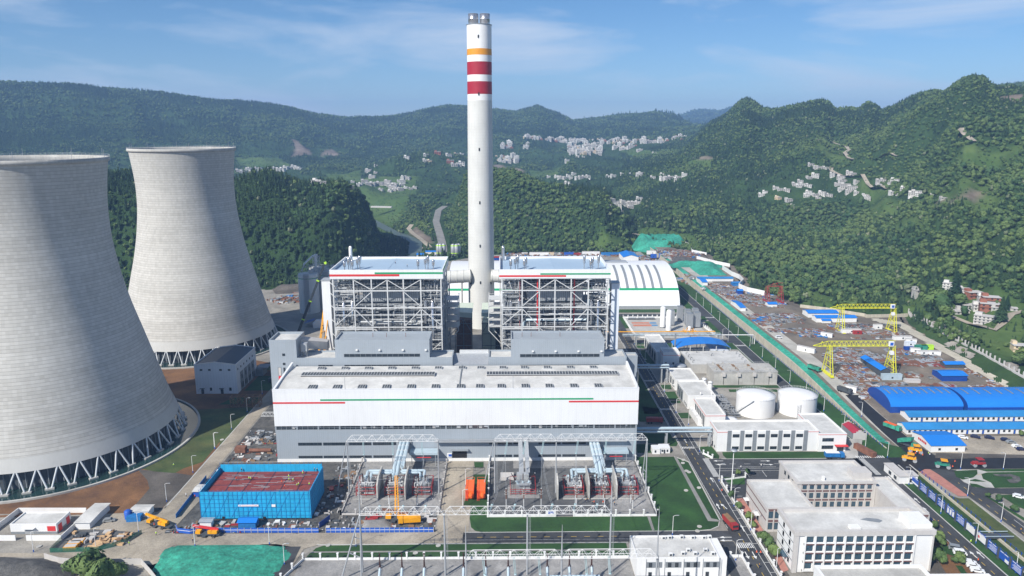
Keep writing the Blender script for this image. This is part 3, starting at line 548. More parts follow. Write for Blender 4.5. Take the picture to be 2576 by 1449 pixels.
mb = MB().strip([(HX0+.9, y, z) for y, z in zip(ys_, zr)][::-1], [(-20.6, y, z) for y, z in zip(ys_, zr)][::-1]).strip([(-20.2, y, z) for y, z in zip(ys_, zr)][::-1], [(HX1-.9, y, z) for y, z in zip(ys_, zr)][::-1])
mb.sm = [True]*len(mb.sm); mb.build('roof', 'roof_white', T)
MB().box(HX0-.05, HX1+.05, YF-.05, YF+.9, HT-1.2, HT-.1).box(HX0-.1, HX1+.1, YF-.12, YF+.95, HT-.1, HT+.05).build('eaves_gutter', 'white', T)
def rz(y): return float(np.interp(y, ys_, zr))
for x0, x1, nm in ((HX0-.05, HX0+.9, 'side_parapet'), (HX1-.9, HX1+.05, 'side_parapet')):
 z1 = HT+2.6; MB().add([(x0,YF+.95,HT-1.2),(x1,YF+.95,HT-1.2),(x1,YF+33,HT-1.2),(x0,YF+33,HT-1.2),(x0,YF+.95,HT),(x1,YF+.95,HT),(x1,YF+33,z1),(x0,YF+33,z1)],[(0,3,2,1),(4,5,6,7),(0,1,5,4),(1,2,6,5),(2,3,7,6),(3,0,4,7)]).build(nm, 'white', T)
mb = MB()
for i in range(nseg): mb.bar((-20.4, ys_[i], zr[i]+.15), (-20.4, ys_[i+1], zr[i+1]+.15), .5, .5)
mb.build('expansion_joint', 'mid_grey', T)
def fx(n, a, Y=YF): return gy(n, a, 300, Y)[0]
def stripe(xa, xb, za, zb, mt, nm): MB().box(xa, xb, YF-.07, YF+.02, za, zb).build(nm, mt, T)
stripe(gy('T1',558,362,YF)[0], gy('T2',1278,332,YF)[0], 30.75, 31.5, 'green_band', 'green_stripe')
stripe(HX0, gy('T1',798,390,YF)[0], 29.35, 30.15, 'red_band', 'red_stripe'); stripe(gy('T2',1060,362,YF)[0], HX1, 29.35, 30.15, 'red_band', 'red_stripe')
for a, b_ in ((345,570),(587,815),(830,1050),(1068,1290)): win(T, gy('T1',a,790,YF)[0], gy('T1',b_,790,YF)[0], 8.4, 9.7, YF+.25, 6)
for a, b_ in ((350,578),(592,818),(832,1053),(1072,1262)): win(T, gy('T1',a,915,YF)[0], gy('T1',b_,915,YF)[0], 1.95, 3.0, YF+.25, 6)
for a, b_ in ((350,380),(395,550),(568,608),(790,985),(1003,1210)): win(T, gy('T2',a,720,YF)[0], gy('T2',b_,720,YF)[0], 8.4, 9.7, YF+.25, 5)
for a, b_ in ((398,552),(568,620),(788,988),(1003,1205)): win(T, gy('T2',a,840,YF)[0], gy('T2',b_,840,YF)[0], 1.95, 3.0, YF+.25, 5)
dx0, dx1 = gy('T2',20,800,YF)[0], gy('T2',150,800,YF)[0]; MB().box(dx0, dx1, YF+.18, YF+.3, 0, 5.6).build('door_opening', 'black', T); MB().box(dx0-.8, dx1+.8, YF-1.6, YF+.2, 5.8, 6.2).build('door_canopy', 'trim_grey', T)
def skylight_proto(cx, cy, cz, fr, back):
 o = thing('roof_skylight', '', 'skylight', (cx, cy, cz), 'skylights on the turbine hall roof'); w_, d_ = 3.7, 4.8
 MB().box(cx-w_/2, cx+w_/2, cy-d_/2, cy+d_/2, cz-.3, cz+.55).build('curb', 'galv', o)
 q = [(d_/2*cos(t_)*.95, .3*sin(t_)) for t_ in np.linspace(0, pi, 9)]
 MB().strip([(cx-w_/2+.1, cy+a, cz+.55+b_) for a, b_ in q], [(cx+w_/2-.1, cy+a, cz+.55+b_) for a, b_ in q]).build('dome', 'dark_grey', o)
 mb = MB()
 for k in range(4): x = cx-w_/2+.15+k*(w_-.3)/3; mb.strip([(x-.08, cy+a*1.04, cz+.58+b_*1.05) for a, b_ in q], [(x+.08, cy+a*1.04, cz+.58+b_*1.05) for a, b_ in q])
 mb.build('glazing_bars', 'white_steel', o); return o
ORD = ['first','second','third','fourth','fifth','sixth','seventh','eighth','ninth','tenth','eleventh','twelfth','thirteenth','fourteenth','fifteenth','sixteenth','seventeenth','eighteenth','nineteenth','twentieth']
def ordn(i): return ORD[i] if i < 20 else ('%dth' % (i+1) if (i+1) % 10 not in (1,2,3) or (i+1)%100 in (11,12,13) else '%d%s' % (i+1, {1:'st',2:'nd',3:'rd'}[(i+1) % 10]))
back = [gy('T1',q,98,YF+29.)[0] for q in (575,803,1027,1252,1477,1702)] + [gy('T2',q,88,YF+29.)[0] for q in (110,275,472,662,865,1070,1275)]
frnt = [gy('T1',q,232,YF+3.6)[0] for q in (475,715,955,1192,1432,1668)] + [gy('T2',q,212,YF+3.6)[0] for q in (92,264,455,670,885,1105,1323)]
P0 = None
for row, xs_, yy in (('rear', back, YF+28.6), ('front', frnt, YF+4.8)):
 for i, x in enumerate(xs_):
  lb = 'grey barred skylight, %s from the left in the %s row on the turbine hall roof' % (ordn(i), row)
  if P0 is None: P0 = skylight_proto(x, yy, rz(yy), 1, 0); P0['label'] = lb; P0.scale = (1,.68,1)
  else: dup(P0, (x, yy, rz(yy)), label=lb, scale=(1,.68,1) if row == 'rear' else (1,1,1))
for a, b_, side in ((gy('T1',375,155,YF+17)[0], gy('T1',1663,155,YF+17)[0], 'left'), (gy('T2',327,145,YF+17)[0], gy('T2',1498,145,YF+17)[0], 'right')):
 o = thing('ridge_ventilator', 'long louvred ridge ventilator on the %s half of the turbine hall roof' % side, 'ventilator', ((a+b_)/2, YF+18, rz(YF+18)), 'ridge ventilators')
 z = rz(YF+18); MB().box(a, b_, YF+16.2, YF+21.0, z-.2, z+.7).build('casing', 'stone', o); mb = MB(); k = int((b_-a)/1.4)
 MB().box(a+.1, b_-.1, YF+16.9, YF+20.9, z+.7, z+.95).build('louvre_bed', 'dark_grey', o)
 for i in range(k+1): x = a+(b_-a)*i/k; mb.box(x-.09, x+.09, YF+16.8, YF+21.05, z+.95, z+1.1)
 mb.box(a-.1, b_+.1, YF+16.2, YF+16.75, z+.3, z+.8).build('louvre_bars', 'white_steel', o)
for i, (q, n_) in enumerate(((798,'T1'),(562,'T2'),(1672,'T2'))):
 x, _, _ = gy(n_, q, 255 if n_ == 'T1' else 233, YF+.5); tag(MB().tube([(x,YF+.5,HT-.2),(x,YF+.5,HT+9.5)], .13, 6, 0, .05).build('lightning_mast', 'galv'), 'thin grey mast on the front edge of the turbine hall roof, %s from the left' % ordn(i), 'mast', 'lightning masts on the turbine hall')
# bunker bays
M('roof_gravel', (.27,.27,.26), .9, .2, .2, detail=9)
def bunker(x0, x1, h0, h1, lb, left=None):
 T = thing('bunker_bay', lb, 'building', ((x0+x1)/2, 360, 0), 'grey coal bunker bays')
 mb = MB().box(x0, h0, 360, 373, 0, 39.6).box(h1, x1, 360, 373, 0, 39.6).box(h0, h1, 360, 376, 0, 49.2)
 mb.build('wall', 'clad_grey', T)
 MB().box(x0+.5, h0-.01, 360.5, 372.5, 39.5, 39.75).box(h1+.01, x1-.5, 360.5, 372.5, 39.5, 39.75).build('lower_roof', 'roof_white', T)
 MB().box(h0+.5, h1-.5, 360.5, 375.5, 48.3, 48.6).build('upper_roof', 'roof_gravel', T)
 p = MB(); z = 50.1; p.box(h0-.03, h1+.03, 359.97, 360.5, 48.0, z).box(h0-.03, h1+.03, 375.5, 376.03, 48.0, z).box(h0-.03, h0+.5, 360.5, 375.5, 48.0, z).box(h1-.5, h1+.03, 360.5, 375.5, 48.0, z)
 z = 40.6; p.box(x0-.03, h0-.04, 359.97, 360.5, 39.3, z).box(h1+.04, x1+.03, 359.97, 360.5, 39.3, z).box(x0-.03, h0-.04, 372.5, 373.03, 39.3, z).box(h1+.04, x1+.03, 372.5, 373.03, 39.3, z).box(x0-.03, x0+.5, 360.5, 372.5, 39.3, z).box(x1-.5, x1+.03, 360.5, 372.5, 39.3, z)
 p.build('parapet', 'trim_grey' if 0 else 'clad_grey', T); return T
BL = bunker(-104.6, -25.5, -85.1, -37.1, 'grey clad bunker building stepped up in the middle, below the left boiler'); BR = bunker(-7.1, 63.7, 4.5, 52.1, 'grey clad bunker building stepped up in the middle, below the right boiler')
for T, n_, a, rows in ((BL,'B1',0,[((788,1520),(1125,1150)),((792,1522),(1230,1252)),((540,680),(1230,1252))]), (BR,'B2',0,[((557,1322),(1127,1152)),((557,1318),(1230,1255)),((1390,1522),(1230,1255))])):
 for (xa, xb), (ya, yb) in rows:
  p0, p1 = gy(n_, xa, ya, 360), gy(n_, xb, yb, 360); win(T, p0[0], p1[0], p1[2], p0[2], 359.97, 14 if xb-xa > 300 else 4, frame='trim_grey')
for T, n_, xs_, y in ((BL,'B1',(910,1130,1355,1577),1087),(BR,'B2',(680,900,1120,1343),1100)):
 for q in xs_: p = gy(n_, q, y, 359.5); MB().box(p[0]-.5, p[0]+.5, 359.1, 359.97, p[2]-.3, p[2]+.3).build('vent_hood', 'white_plain', T)
def mushroom(x, y, z, r=.45, h=1.1, p=None):
 return MB().lathe(x, y, [(r*.55,z),(r*.55,z+h*.5),(r,z+h*.5),(r*1.05,z+h*.75),(r*.5,z+h),(.01,z+h*1.02)], 10).build('roof_vent', 'chrome', p)
for T, n_, xs_ in ((BL,'B1',(793,975,1163,1588)),(BR,'B2',(555,732,943,1332))):
 for q in xs_: p = gy(n_, q, 975, 361.5); mushroom(p[0], 361.5, 48.6, p=T)
for x in (10.3, 15, -60, -67, 30, -50): MB().tube([(x,368,48.5),(x,368,51.5)], .12, 5).build('pipe_stub', 'rust', BR if x > 0 else BL)
T = thing('coal_transfer_tower', 'grey tower block with red wall panel at the left end of the bunker building', 'building', (-111, 360, 0))
para_roof(T, -118.3, -104.65, 360.02, 376, 50.1, .5, 1.3, trim='clad_grey')
for a, b_, c, d_ in ((192,217,1122,1142),(198,220,1212,1230)): p0, p1 = gy('B1',a,c,360), gy('B1',b_,d_,360); win(T, p0[0], p1[0], p1[2], p0[2], 360)
p0, p1 = gy('B1',150,1255,360), gy('B1',190,1400,360); MB().box(p0[0], p1[0], 359.9, 360.03, p1[2], p0[2]-4.6).build('red_panel', 'red_band', T); win(T, p0[0]+.1, p1[0]-.1, p0[2]-4.4, p0[2], 360, glass='stone')
p0, p1 = gy('B1',203,1258,360), gy('B1',225,1345,360); win(T, p0[0], p1[0], p1[2], p0[2], 360)
o = thing('dust_collector', 'grey hopper dust collector and ladder on low roof beside the tower block', 'hopper', (-101.8, 366, 39.8))
MB().box(-103.4,-100.4,364,367,43,47).build('housing','galv',o); MB().add([(-103.4,364,43),(-100.4,364,43),(-100.4,367,43),(-103.4,367,43),(-101.9,365.5,40.2)],[(0,4,1),(1,4,2),(2,4,3),(3,4,0)]).build('hopper','galv',o)
mb = MB(); [mb.bar((x,y,39.7),(x,y,43),.15) for x in (-103.3,-100.5) for y in (364.1,366.9)]; mb.build('frame','galv',o)
T = thing('link_building', 'low grey building between the two bunker bays', 'building', (-16.3, 362, 0)); MB().box(-25.4,-7.2,361,372,0,36.4).build('wall','clad_grey',T)
MB().add([(-25.4,361,36.4),(-7.2,361,36.4),(-7.2,372,39.2),(-25.4,372,39.2)],[(0,1,2,3)]).build('roof','galv',T); MB().box(-22.5,-7.3,371.5,374,36.4,40.4).build('rear_parapet','white_steel',T)
for q in (1930,1958,2060): p = gy('B1',q,1250,361); win(T, p[0], p[0]+.7, 34.6, 35.6, 361)
for q in (0,): pass
# boiler houses
def pipe_clutter(mb, rg, x0, x1, y0, y1, z0, z1, n, m=0, big=.35):
 for _ in range(n):
  x, y, z = rg.uniform(x0,x1), rg.uniform(y0,y1), rg.uniform(z0,z1); k = rg.random(); L_ = rg.uniform(2, 9)
  if k < .45: q = (min(x1, x+L_), y, z)
  elif k < .8: q = (x, y, min(z1, z+L_*.6))
  else: q = (x, min(y1, y+L_), z+rg.uniform(-1,1))
  mb.bar((x,y,z), q, rg.choice([.15,.22,.3,big]), None, m)
def boiler(cols, side, lb):
 x0, x1 = cols[0], cols[-1]; YB = 391.; T = thing('boiler_house', lb, 'boiler house', ((x0+x1)/2, YB, 0), 'open steel boiler houses'); rg = random.Random(11 if side < 0 else 12)
 RZ = 80.4; a0, a1 = x0-1.5, x1+1.2; yb = 431.5
 MB().box(a0, a1, YB-.6, YB, 75.4, RZ).box(a0, a1, yb, yb+.6, 75.4, RZ).box(a0, a0+.6, YB, yb, 75.4, RZ).box(a1-.6, a1, YB, yb, 75.4, RZ).build('fascia', 'white', T)
 xm = (a0+a1)/2; MB().add([(a0+.6,YB,78.6),(xm,YB,79.4),(xm,yb,79.4),(a0+.6,yb,78.6),(a1-.6,YB,78.6),(a1-.6,yb,78.6)], [(0,1,2,3),(1,4,5,2)]).build('roof', 'roof_blue', T)
 MB().box(a0+.6, a1-.6, YB, yb, 75.5, 75.9).build('ceiling', 'mid_grey', T); MB().box(xm-.12, xm+.12, YB, yb, 79.4, 79.5).build('ridge_cap', 'roof_blue', T)
 n_ = 'B1' if side < 0 else 'B2'; yr = ((354,374),(335,352)) if side < 0 else ((361,378),(343,357)); xr = ((0,1321),(1083,1738)) if side < 0 else ((0,1000),(752,1432))
 rx = gy(n_, xr[0][1], 365, YB-.6)[0]; gx = gy(n_, xr[1][0], 345, YB-.6)[0]
 MB().box(a0, rx, YB-.68, YB-.58, gy(n_,900,yr[0][1],YB)[2], gy(n_,900,yr[0][0],YB)[2]).build('red_stripe', 'red_band', T)
 MB().box(gx, a1+.01, YB-.68, YB-.58, gy(n_,900,yr[1][1],YB)[2], gy(n_,900,yr[1][0],YB)[2]).build('green_stripe', 'green_band', T)
 if side < 0: MB().box(a1-.02, a1+.06, YB-.6, yb, gy(n_,900,yr[1][1],YB)[2]+1.2, gy(n_,900,yr[1][0],YB)[2]+1.4).build('green_stripe', 'green_band', T)
 rows = [YB, 404, 418, 431]; lv = [75.2, 68.7, 59.2, 55.2, 48.2, 41.0, 30., 20., 10.]
 for yy in rows:
  for i, x in enumerate(cols):
   if yy in (404, 418) and 1 < i < 5: continue
   MB().box(x-.32, x+.32, yy-.32, yy+.32, 0, 75.4).build('column', 'white_steel', T)
 bm = MB();
 for yy in rows[:1]:
  for z in lv: bm.bar((x0,yy-.1,z),(x1,yy-.1,z),.4,.62 if z in (68.7,59.2,48.2) else .34)
 bm.bar((cols[2],YB-.1,52.8),(cols[4],YB-.1,52.8),.4,.35).bar((x0,YB-.1,47.2),(cols[2],YB-.1,47.2),.5,.7).bar((x0,YB-.1,58.1),(cols[1],YB-.1,58.1),.4,.4)
 bm.build('front_beams', 'white_steel', T); bm = MB()
 for yy in rows[1:]:
  for z in lv: bm.bar((x0,yy,z),(x1,yy,z),.45,.6)
 for x in (cols[0],cols[1],cols[5],cols[6]):
  for z in lv: bm.bar((x,YB,z),(x,431,z),.4,.6)
 bm.build('rear_beams', 'galv', T)
 c = cols; dg = [((c[1],74.8),(c[2],69.3)),((c[2],69.3),(c[3],74.8)),((c[3],74.8),(c[4],69.3)),((c[4],69.3),(c[5],74.8)),((c[2],68.2),(c[1],59.8)),((c[4],68.2),(c[5],59.8)),
  ((c[1],58.6),(c[0],49)),((c[1],58.6),(c[2],48.6)),((c[5],58.6),(c[4],48.6)),((c[5],58.6),(c[6],49)),((c[2],47.6),(c[3],41.4)),((c[4],47.6),(c[3],41.4)),((c[0],40),(c[1],30.5)),((c[6],40),(c[5],30.5))]
 for (xa,za),(xb,zb) in dg: MB().bar((xa,YB-.15,za),(xb,YB-.15,zb),.34,.38).build('brace', 'white_steel', T)
 for xs_ in (c[0], c[6]):
  bm = MB()
  for i in range(3):
   for j, (za, zb) in enumerate(((41,59),(59,75))):
    ya, yb2 = rows[i], rows[i+1]
    if (i+j) % 2: ya, yb2 = yb2, ya
    bm.bar((xs_,ya,za),(xs_,yb2,zb),.35)
  bm.build('side_bracing', 'white_steel', T)
 MB().box(c[1]+3.2, c[5]-2.2, 399, 419, 61.2, 68.0).build('furnace_casing', 'galv', T)
 MB().box(c[1]+5, c[5]-4, 401, 417, 20, 61.2).build('furnace', 'mid_grey', T)
 MB().box(c[1]+1, c[5]-1, 398, 424, 69.2, 71.2).build('penthouse', 'mid_grey', T); mb = MB()
 for i in range(26): x = c[1]+3.4+i*(c[5]-c[1]-6)/26; mb.box(x, x+.18, 398.7, 398.95, 61.4, 67.8)
 mb.box(c[1]+3.2, c[5]-2.2, 398.6, 398.98, 60.9, 61.4, 0); mb.build('casing_ribs', 'mid_grey', T)
 fl, hr = MB(), MB()
 zf = [71.6, 68.9, 64.6, 61.6, 59.4, 56.8, 53.6, 50.9, 48.4, 45.2, 43.0, 41.2, 37, 33]
 for z in zf:
  for xa, xb in ((c[0]+.3, c[1]-.3), (c[5]+.3, c[6]-.3)):
   q = rg.uniform(0, 2.5); fl.box(xa+q*.4, xb, 392.4+q, 402.5, z, z+.16); hr.bar((xa,392.3+q,z+1.15),(xb,392.3+q,z+1.15),.09).bar((xa,392.3+q,z+.6),(xb,392.3+q,z+.6),.07)
   for k in range(7): x = xa+(xb-xa)*k/6; hr.bar((x,392.3+q,z),(x,392.3+q,z+1.15),.09)
  if z < 61 or z > 68.5:
   fl.box(c[1]+.5, c[5]-.5, 393.2, 399.5, z+.3, z+.45); hr.bar((c[1]+.5,393.1,z+1.45),(c[5]-.5,393.1,z+1.45),.09)
   for k in range(22): x = c[1]+.6+(c[5]-c[1]-1.2)*k/21; hr.bar((x,393.1,z+.3),(x,393.1,z+1.45),.08)
 fl.build('floor_grating', 'mid_grey', T); hr.build('handrails', 'white_steel', T)
 a, b_, c_ = MB(), MB(), MB()
 for xa, xb in ((c[0]+.6, c[1]-.6), (c[5]+.6, c[6]-.6)):
  pipe_clutter(a, rg, xa, xb, 393, 401, 30, 74, 190); pipe_clutter(b_, rg, xa, xb, 392.2, 397, 30, 74, 130); pipe_clutter(c_, rg, xa, xb, 393, 402, 28, 74, 70, big=.7)
 pipe_clutter(a, rg, c[1], c[5], 394, 399, 40, 60, 260); pipe_clutter(b_, rg, c[1], c[5], 392.2, 396, 40, 60, 220); pipe_clutter(c_, rg, c[1], c[5], 394, 400, 40, 60, 110, big=.6); pipe_clutter(a, rg, c[1], c[5], 394, 398, 68, 74.5, 60)
 a.build('small_pipework', 'galv', T); b_.build('steel_pipework', 'white_steel', T); c_.build('dark_pipework', 'dark_grey', T)
 if side > 0:
  pts = [(c[1]+1.2,393.5,30),(c[1]+1.2,393.5,50),(c[1]+2.5,393.5,51.6),(c[5]-1,393.5,51.6),(c[5]+.4,393.5,53),(c[5]+.6,393.5,63)]; MB().tube(pts, .75, 10).build('air_pipe', 'pipe_blue', T)
  for z in (51,): pass
  for q in (1, 1): pass
  for x in (c[2]-.9, c[4]+1.9): MB().tube([(x,393,40),(x,393,75)], .38, 8).build('red_riser', 'red_band', T)
  MB().tube([(c[1]-1.2,392.6,38),(c[1]-1.2,392.6,74)], .16, 6).build('red_riser', 'red', T)
 else:
  MB().tube([(c[1]+2,393.5,50.6),(c[5]+2,393.5,50.6),(c[5]+2.6,393.5,53)], .5, 10).build('air_pipe', 'white_steel', T); MB().tube([(c[4]-.6,394,40),(c[4]-.6,394,75)], .28, 8).build('red_riser', 'rust', T)
 for x, z1, z0 in ((c[0]+4.8, 62.8, 48.5), (c[1]-1.6, 63.2, 52), (c[5]+2.0, 63.2, 50), (c[6]-5.0, 62.8, 40)):
  MB().tube([(x,392.2,z0),(x,392.2,z1-1.2),(x,392.8,z1),(x,395,z1)], .62, 10).build('steam_pipe', 'chrome', T)
 MB().box(c[1]+2, c[5]-2, 433, 452, 22, 62).build('rear_casing', 'mid_grey', T)
 for x in c: MB().box(x-.35, x+.35, 452-.35, 452.35, 0, 60).build('column', 'galv', T)
 fl = MB()
 for z in (20, 28, 36, 44, 52, 60): fl.box(c[0], c[6], 433, 453, z, z+.3)
 fl.build('rear_floor', 'mid_grey', T)
 sx_ = c[6]+.5 if side < 0 else c[0]-.5; o_ = 1 if side < 0 else -1; mb = MB();
 for z in (42, 46, 50, 54, 58): mb.box(min(sx_, sx_+o_*7.4), max(sx_, sx_+o_*7.4), 413, 425, z, z+.25); [mb.bar((sx_,yy,z+1.3),(sx_+o_*7.4,yy,z+1.3),.1) for yy in (413,425)]
 for yy in (413, 425):
  for xx in (sx_+o_*.4, sx_+o_*7.2): mb.bar((xx,yy,40 if xx == sx_+o_*7.2 else 34),(xx,yy,60),.4)
  mb.bar((sx_+o_*7.2,yy,40),(sx_,yy,32),.4)
 mb.build('side_gallery', 'white_steel', T); return T
colsL = [-91.6,-80.5,-70.9,-62.3,-53.6,-44.2,-33.2]; colsR = [-.1,10.9,20.3,28.8,37.6,47.0,57.7]
BLH = boiler(colsL, -1, 'left boiler house in open white steel frame under a striped roof box'); BRH = boiler(colsR, 1, 'right boiler house in open steel frame with two red risers')
def vent_proto(x, y, z):
 o = thing('steam_silencer', '', 'vent', (x, y, z), 'chrome steam silencers on boiler roofs'); MB().tube([(x,y,z-.5),(x,y,z+2.2)], .28, 8).build('stem', 'chrome', o)
 MB().lathe(x, y, [(.3,z+2.0),(.75,z+2.5),(.78,z+5.0),(.5,z+5.5),(.01,z+5.6)], 14).build('drum', 'chrome', o); return o
vp = None; k = 0
for n_, lst, yb, nm in (('B1',(793,833,852,870,920,940,1503,1573,1600,1650),300,'left'),('B2',(466,510,535,597,613,1175,1237,1255,1312),305,'right')):
 for i, q in enumerate(lst):
  yy = 394.5+2.6*((i*7) % 3); p = gy(n_, q, yb, yy); lb = 'chrome steam silencer on the %s boiler roof, %s from the left' % (nm, ordn(i))
  if vp is None: vp = vent_proto(p[0], yy, 78.9); vp['label'] = lb
  else: dup(vp, (p[0], yy, 78.9), label=lb, scale=(1,1,1.15+.12*(i % 3)))
for x, yy, lb in ((-88.8, 427, 'white capped vent stack at the rear left corner of the left boiler roof'), (.6, 428, 'grey vent stack at the rear left corner of the right boiler roof')):
 tag(MB().tube([(x,yy,78),(x,yy,86.5)], 1.0, 14).lathe(x, yy, [(1.0,86.5),(.7,87.4),(.01,87.7)], 14).build('vent_stack', 'white_plain' if x < 0 else 'chrome'), lb, 'vent')
for x0, x1, y0, zt_, s_, lb in ((-98.8,-94.2,395,73.5,1,'white sheeted lift shaft tied to the left side of the left boiler'), (60.6,65.0,397,71.,-1,'white sheeted lift shaft with steel braces on the right of the right boiler')):
 T = thing('lift_shaft', lb, 'lift shaft', ((x0+x1)/2, y0, 0), 'boiler lift shafts'); MB().box(x0, x1, y0, y0+7, 0, zt_).build('shaft_wall', 'clad_blue' if s_ < 0 else 'white', T); mb = MB()
 for z in (34, 42, 50, 58, 65, 71): xx = x1 if s_ > 0 else x0; mb.bar((xx,y0,z+1.5),(xx+s_*3.2,y0-2,z-.4),.3).bar((xx,y0,z+1.5),(xx+s_*3.2,y0+3,z+1.5),.3)
 mb.build('tie_beams', 'white_steel', T); MB().box(x0-.3, x1+.3, y0-.3, y0+7.3, zt_, zt_+.4).build('cap', 'galv', T)
for sx_, x0, x1, lb in ((-1,-31.,-19.3,'pale green sloping cover roof over dark steelwork left of the chimney foot'), (1,-13.5,-1.2,'pale green sloping cover roof over dark steelwork right of the chimney foot')):
 T = thing('duct_cover', lb, 'roof structure', ((x0+x1)/2, 462, 0), 'pale green cover roofs'); z = 38.2
 MB().add([(x0,462,z+.8*(sx_<0)),(x1,462,z+.8*(sx_>0)),(x1,484,z+1.6),(x0,484,z+1.6)],[(0,1,2,3)]).add([(x0,461.9,z+.8*(sx_<0)),(x1,461.9,z+.8*(sx_>0)),(x1,461,z-3.2),(x0,461,z-2.2)],[(0,3,2,1)]).build('roof_sheet', 'pale_green', T)
 if sx_ < 0: MB().box(x0+1, x1-1, 464, 484, 0, z-6).build('scaffold_wrap', 'rust', T)
 else: MB().box(x0+.5, x0+9, 464, 484, 2, z-7).build('casing', 'pale_green', T); MB().box(x0+9, x1, 466, 484, 0, z-12).build('inner_casing', 'dark_grey', T)
 mb = MB(); [mb.bar((x,462.5,0),(x,462.5,z-3),.4) for x in (x0+.4,(x0+x1)/2,x1-.4)]; [mb.bar((x0,462.4,zz),(x1,462.4,zz),.35) for zz in (8,16,24,31,34)]; mb.bar((x0,462.4,24),((x0+x1)/2,462.4,34),.3).bar((x1,462.4,24),((x0+x1)/2,462.4,34),.3); mb.build('frame', 'mid_grey', T)
for i, (x0, x1) in enumerate(((-88,-36),(2,56))):
 T = thing('precipitator', 'grey dust precipitator block behind the %s boiler house' % ('left' if i == 0 else 'right'), 'precipitator', ((x0+x1)/2, 490, 0)); MB().box(x0, x1, 470, 515, 12, 34).build('casing', 'galv', T); mb = MB(); [mb.box(x0+2+k*8, x0+2.6+k*8, 471, 471.6, 0, 12) for k in range(6)]; mb.build('legs', 'mid_grey', T)
# coal dome
T = thing('coal_store', 'white barrel vault coal store with grey skylight strips and a green stripe', 'coal store', (50, 681, 0)); DX0, DX1 = -48, 156.4
pr_ = [(626,0),(628.4,7.5),(632.5,13),(637,17.4),(645,22.2),(654,25.9),(664,28.4),(675,30.0),(686,30.6)]; pr_ = pr_ + [(2*686-a, b_) for a, b_ in pr_[::-1][1:]]
yy_ = np.array([a for a, _ in pr_]); zz_ = np.array([b_ for _, b_ in pr_]); tt_ = np.concatenate([[0], np.cumsum(np.hypot(np.diff(yy_), np.diff(zz_)))]); ts_ = np.linspace(0, tt_[-1], 60); py = np.interp(ts_, tt_, yy_); pz_ = np.interp(ts_, tt_, zz_)
for _ in range(2): py[1:-1] = (py[:-2]+2*py[1:-1]+py[2:])/4; pz_[1:-1] = (pz_[:-2]+2*pz_[1:-1]+pz_[2:])/4
mb = MB().strip([(DX0,a,b_) for a, b_ in zip(py, pz_)], [(DX1,a,b_) for a, b_ in zip(py, pz_)]); mb.f = [f[::-1] for f in mb.f]; mb.sm = [True]*len(mb.sm); mb.build('vault', 'white', T)
for X in (DX0+.1, DX1-.1): MB().add([(X,a,b_) for a, b_ in zip(py, pz_)], [tuple(range(60))]).build('gable', 'white', T)
def onv(f0, f1, x0, x1, e=.12):
 i0, i1 = int(f0*59), int(f1*59); a = [(x0, py[i]-e*.7, pz_[i]+e*.7) for i in range(i0, i1+1)]; b_ = [(x1, p[1], p[2]) for p in a]; return MB().strip(b_, a)
for k in range(13):
 q = 1430+k*57.3; x = gy('B2', q if q < 1900 else 1900, 262, 660)[0] if q < 1910 else None
for i in range(16):
 x = 146.5-9.*i-7.8*0; x = 141.5 - i*7.55*1.0
 if x < -44: break
 onv(.14, .44, x-1.15, x+1.15, .35).build('skylight_strip', 'mid_grey', T)
onv(.125, .15, DX0, DX1, .15).build('green_stripe', 'green_band', T)
MB().box(20, 118, 682, 690, 30.2, 32.0).build('ridge_vent', 'galv', T); MB().box(DX0, DX1-.3, 624.8, 626.3, 0, 2.6).build('base_louvre', 'galv', T)
# ash silos
def silo(cx, cy, r, h, lb):
 T = thing('ash_silo', lb, 'silo', (cx, cy, 0), 'grey ash silos'); MB().lathe(cx, cy, [(r,0),(r,h),(r-.4,h+.6),(.1,h+1.4)], 48).build('drum', 'stack', T); MB().lathe(cx, cy, [(r+.05,h-3),(r+.05,h-2.4)], 48).build('green_stripe', 'green_band', T)
 mb = MB()
 for a in range(0, 24): t_ = a/24*2*pi; mb.bar((cx+r*cos(t_),cy+r*sin(t_),h+.6),(cx+r*cos(t_),cy+r*sin(t_),h+1.8),.12)
 mb.lathe(cx, cy, [(r,h+1.7),(r+.1,h+1.7),(r+.1,h+1.8)], 32).build('railing', 'galv', T)
 for k in range(5): t_ = -1.75+k*.11; MB().tube([(cx+(r+.5)*cos(t_),cy+(r+.5)*sin(t_),2),(cx+(r+.5)*cos(t_),cy+(r+.5)*sin(t_),h+2)], .28, 6).build('riser_pipe', 'galv', T)
 return T
silo(-165.8, 619, 8.6, 33.2, 'nearest round grey silo with riser pipes behind the black crane boom'); silo(-152.6, 632, 8.6, 33.5, 'round grey silo on the right of the silo pair'); silo(-163, 646, 8.6, 33.2, 'round grey silo half hidden behind the pair')
T = thing('silo_top_plant', 'white steel elevator frame and ducts standing on the silo roofs', 'plant frame', (-161, 628, 34)); mb = MB(); rg = random.Random(4)
for x, y in ((-163,626),(-158.5,626),(-163,631),(-158.5,631)): mb.bar((x,y,34),(x,y,47.5),.35)
for z in (37,40,43,46.5): mb.bar((-163,626,z),(-158.5,626,z),.3).bar((-163,631,z),(-158.5,631,z),.3).bar((-163,626,z),(-163,631,z),.3).bar((-163,626,z-3),(-158.5,626,z),.25)
mb.build('frame', 'white_steel', T); MB().tube([(-172,622,35),(-170,624,41),(-163,627,47.5),(-159,627,48.5)], .8, 8).tube([(-160.7,627,34),(-160.7,627,49)], 1.1, 10).build('duct', 'white_plain', T)
MB().box(-157,-153,628,632,34.8,37.6).box(-149.5,-146.5,634,638,34.9,37).box(-165,-162,617,620,34.6,37).build('cabinet', 'stone', T); mb = MB(); pipe_clutter(mb, rg, -172, -146, 618, 640, 35, 39, 60); mb.build('pipework', 'galv', T)
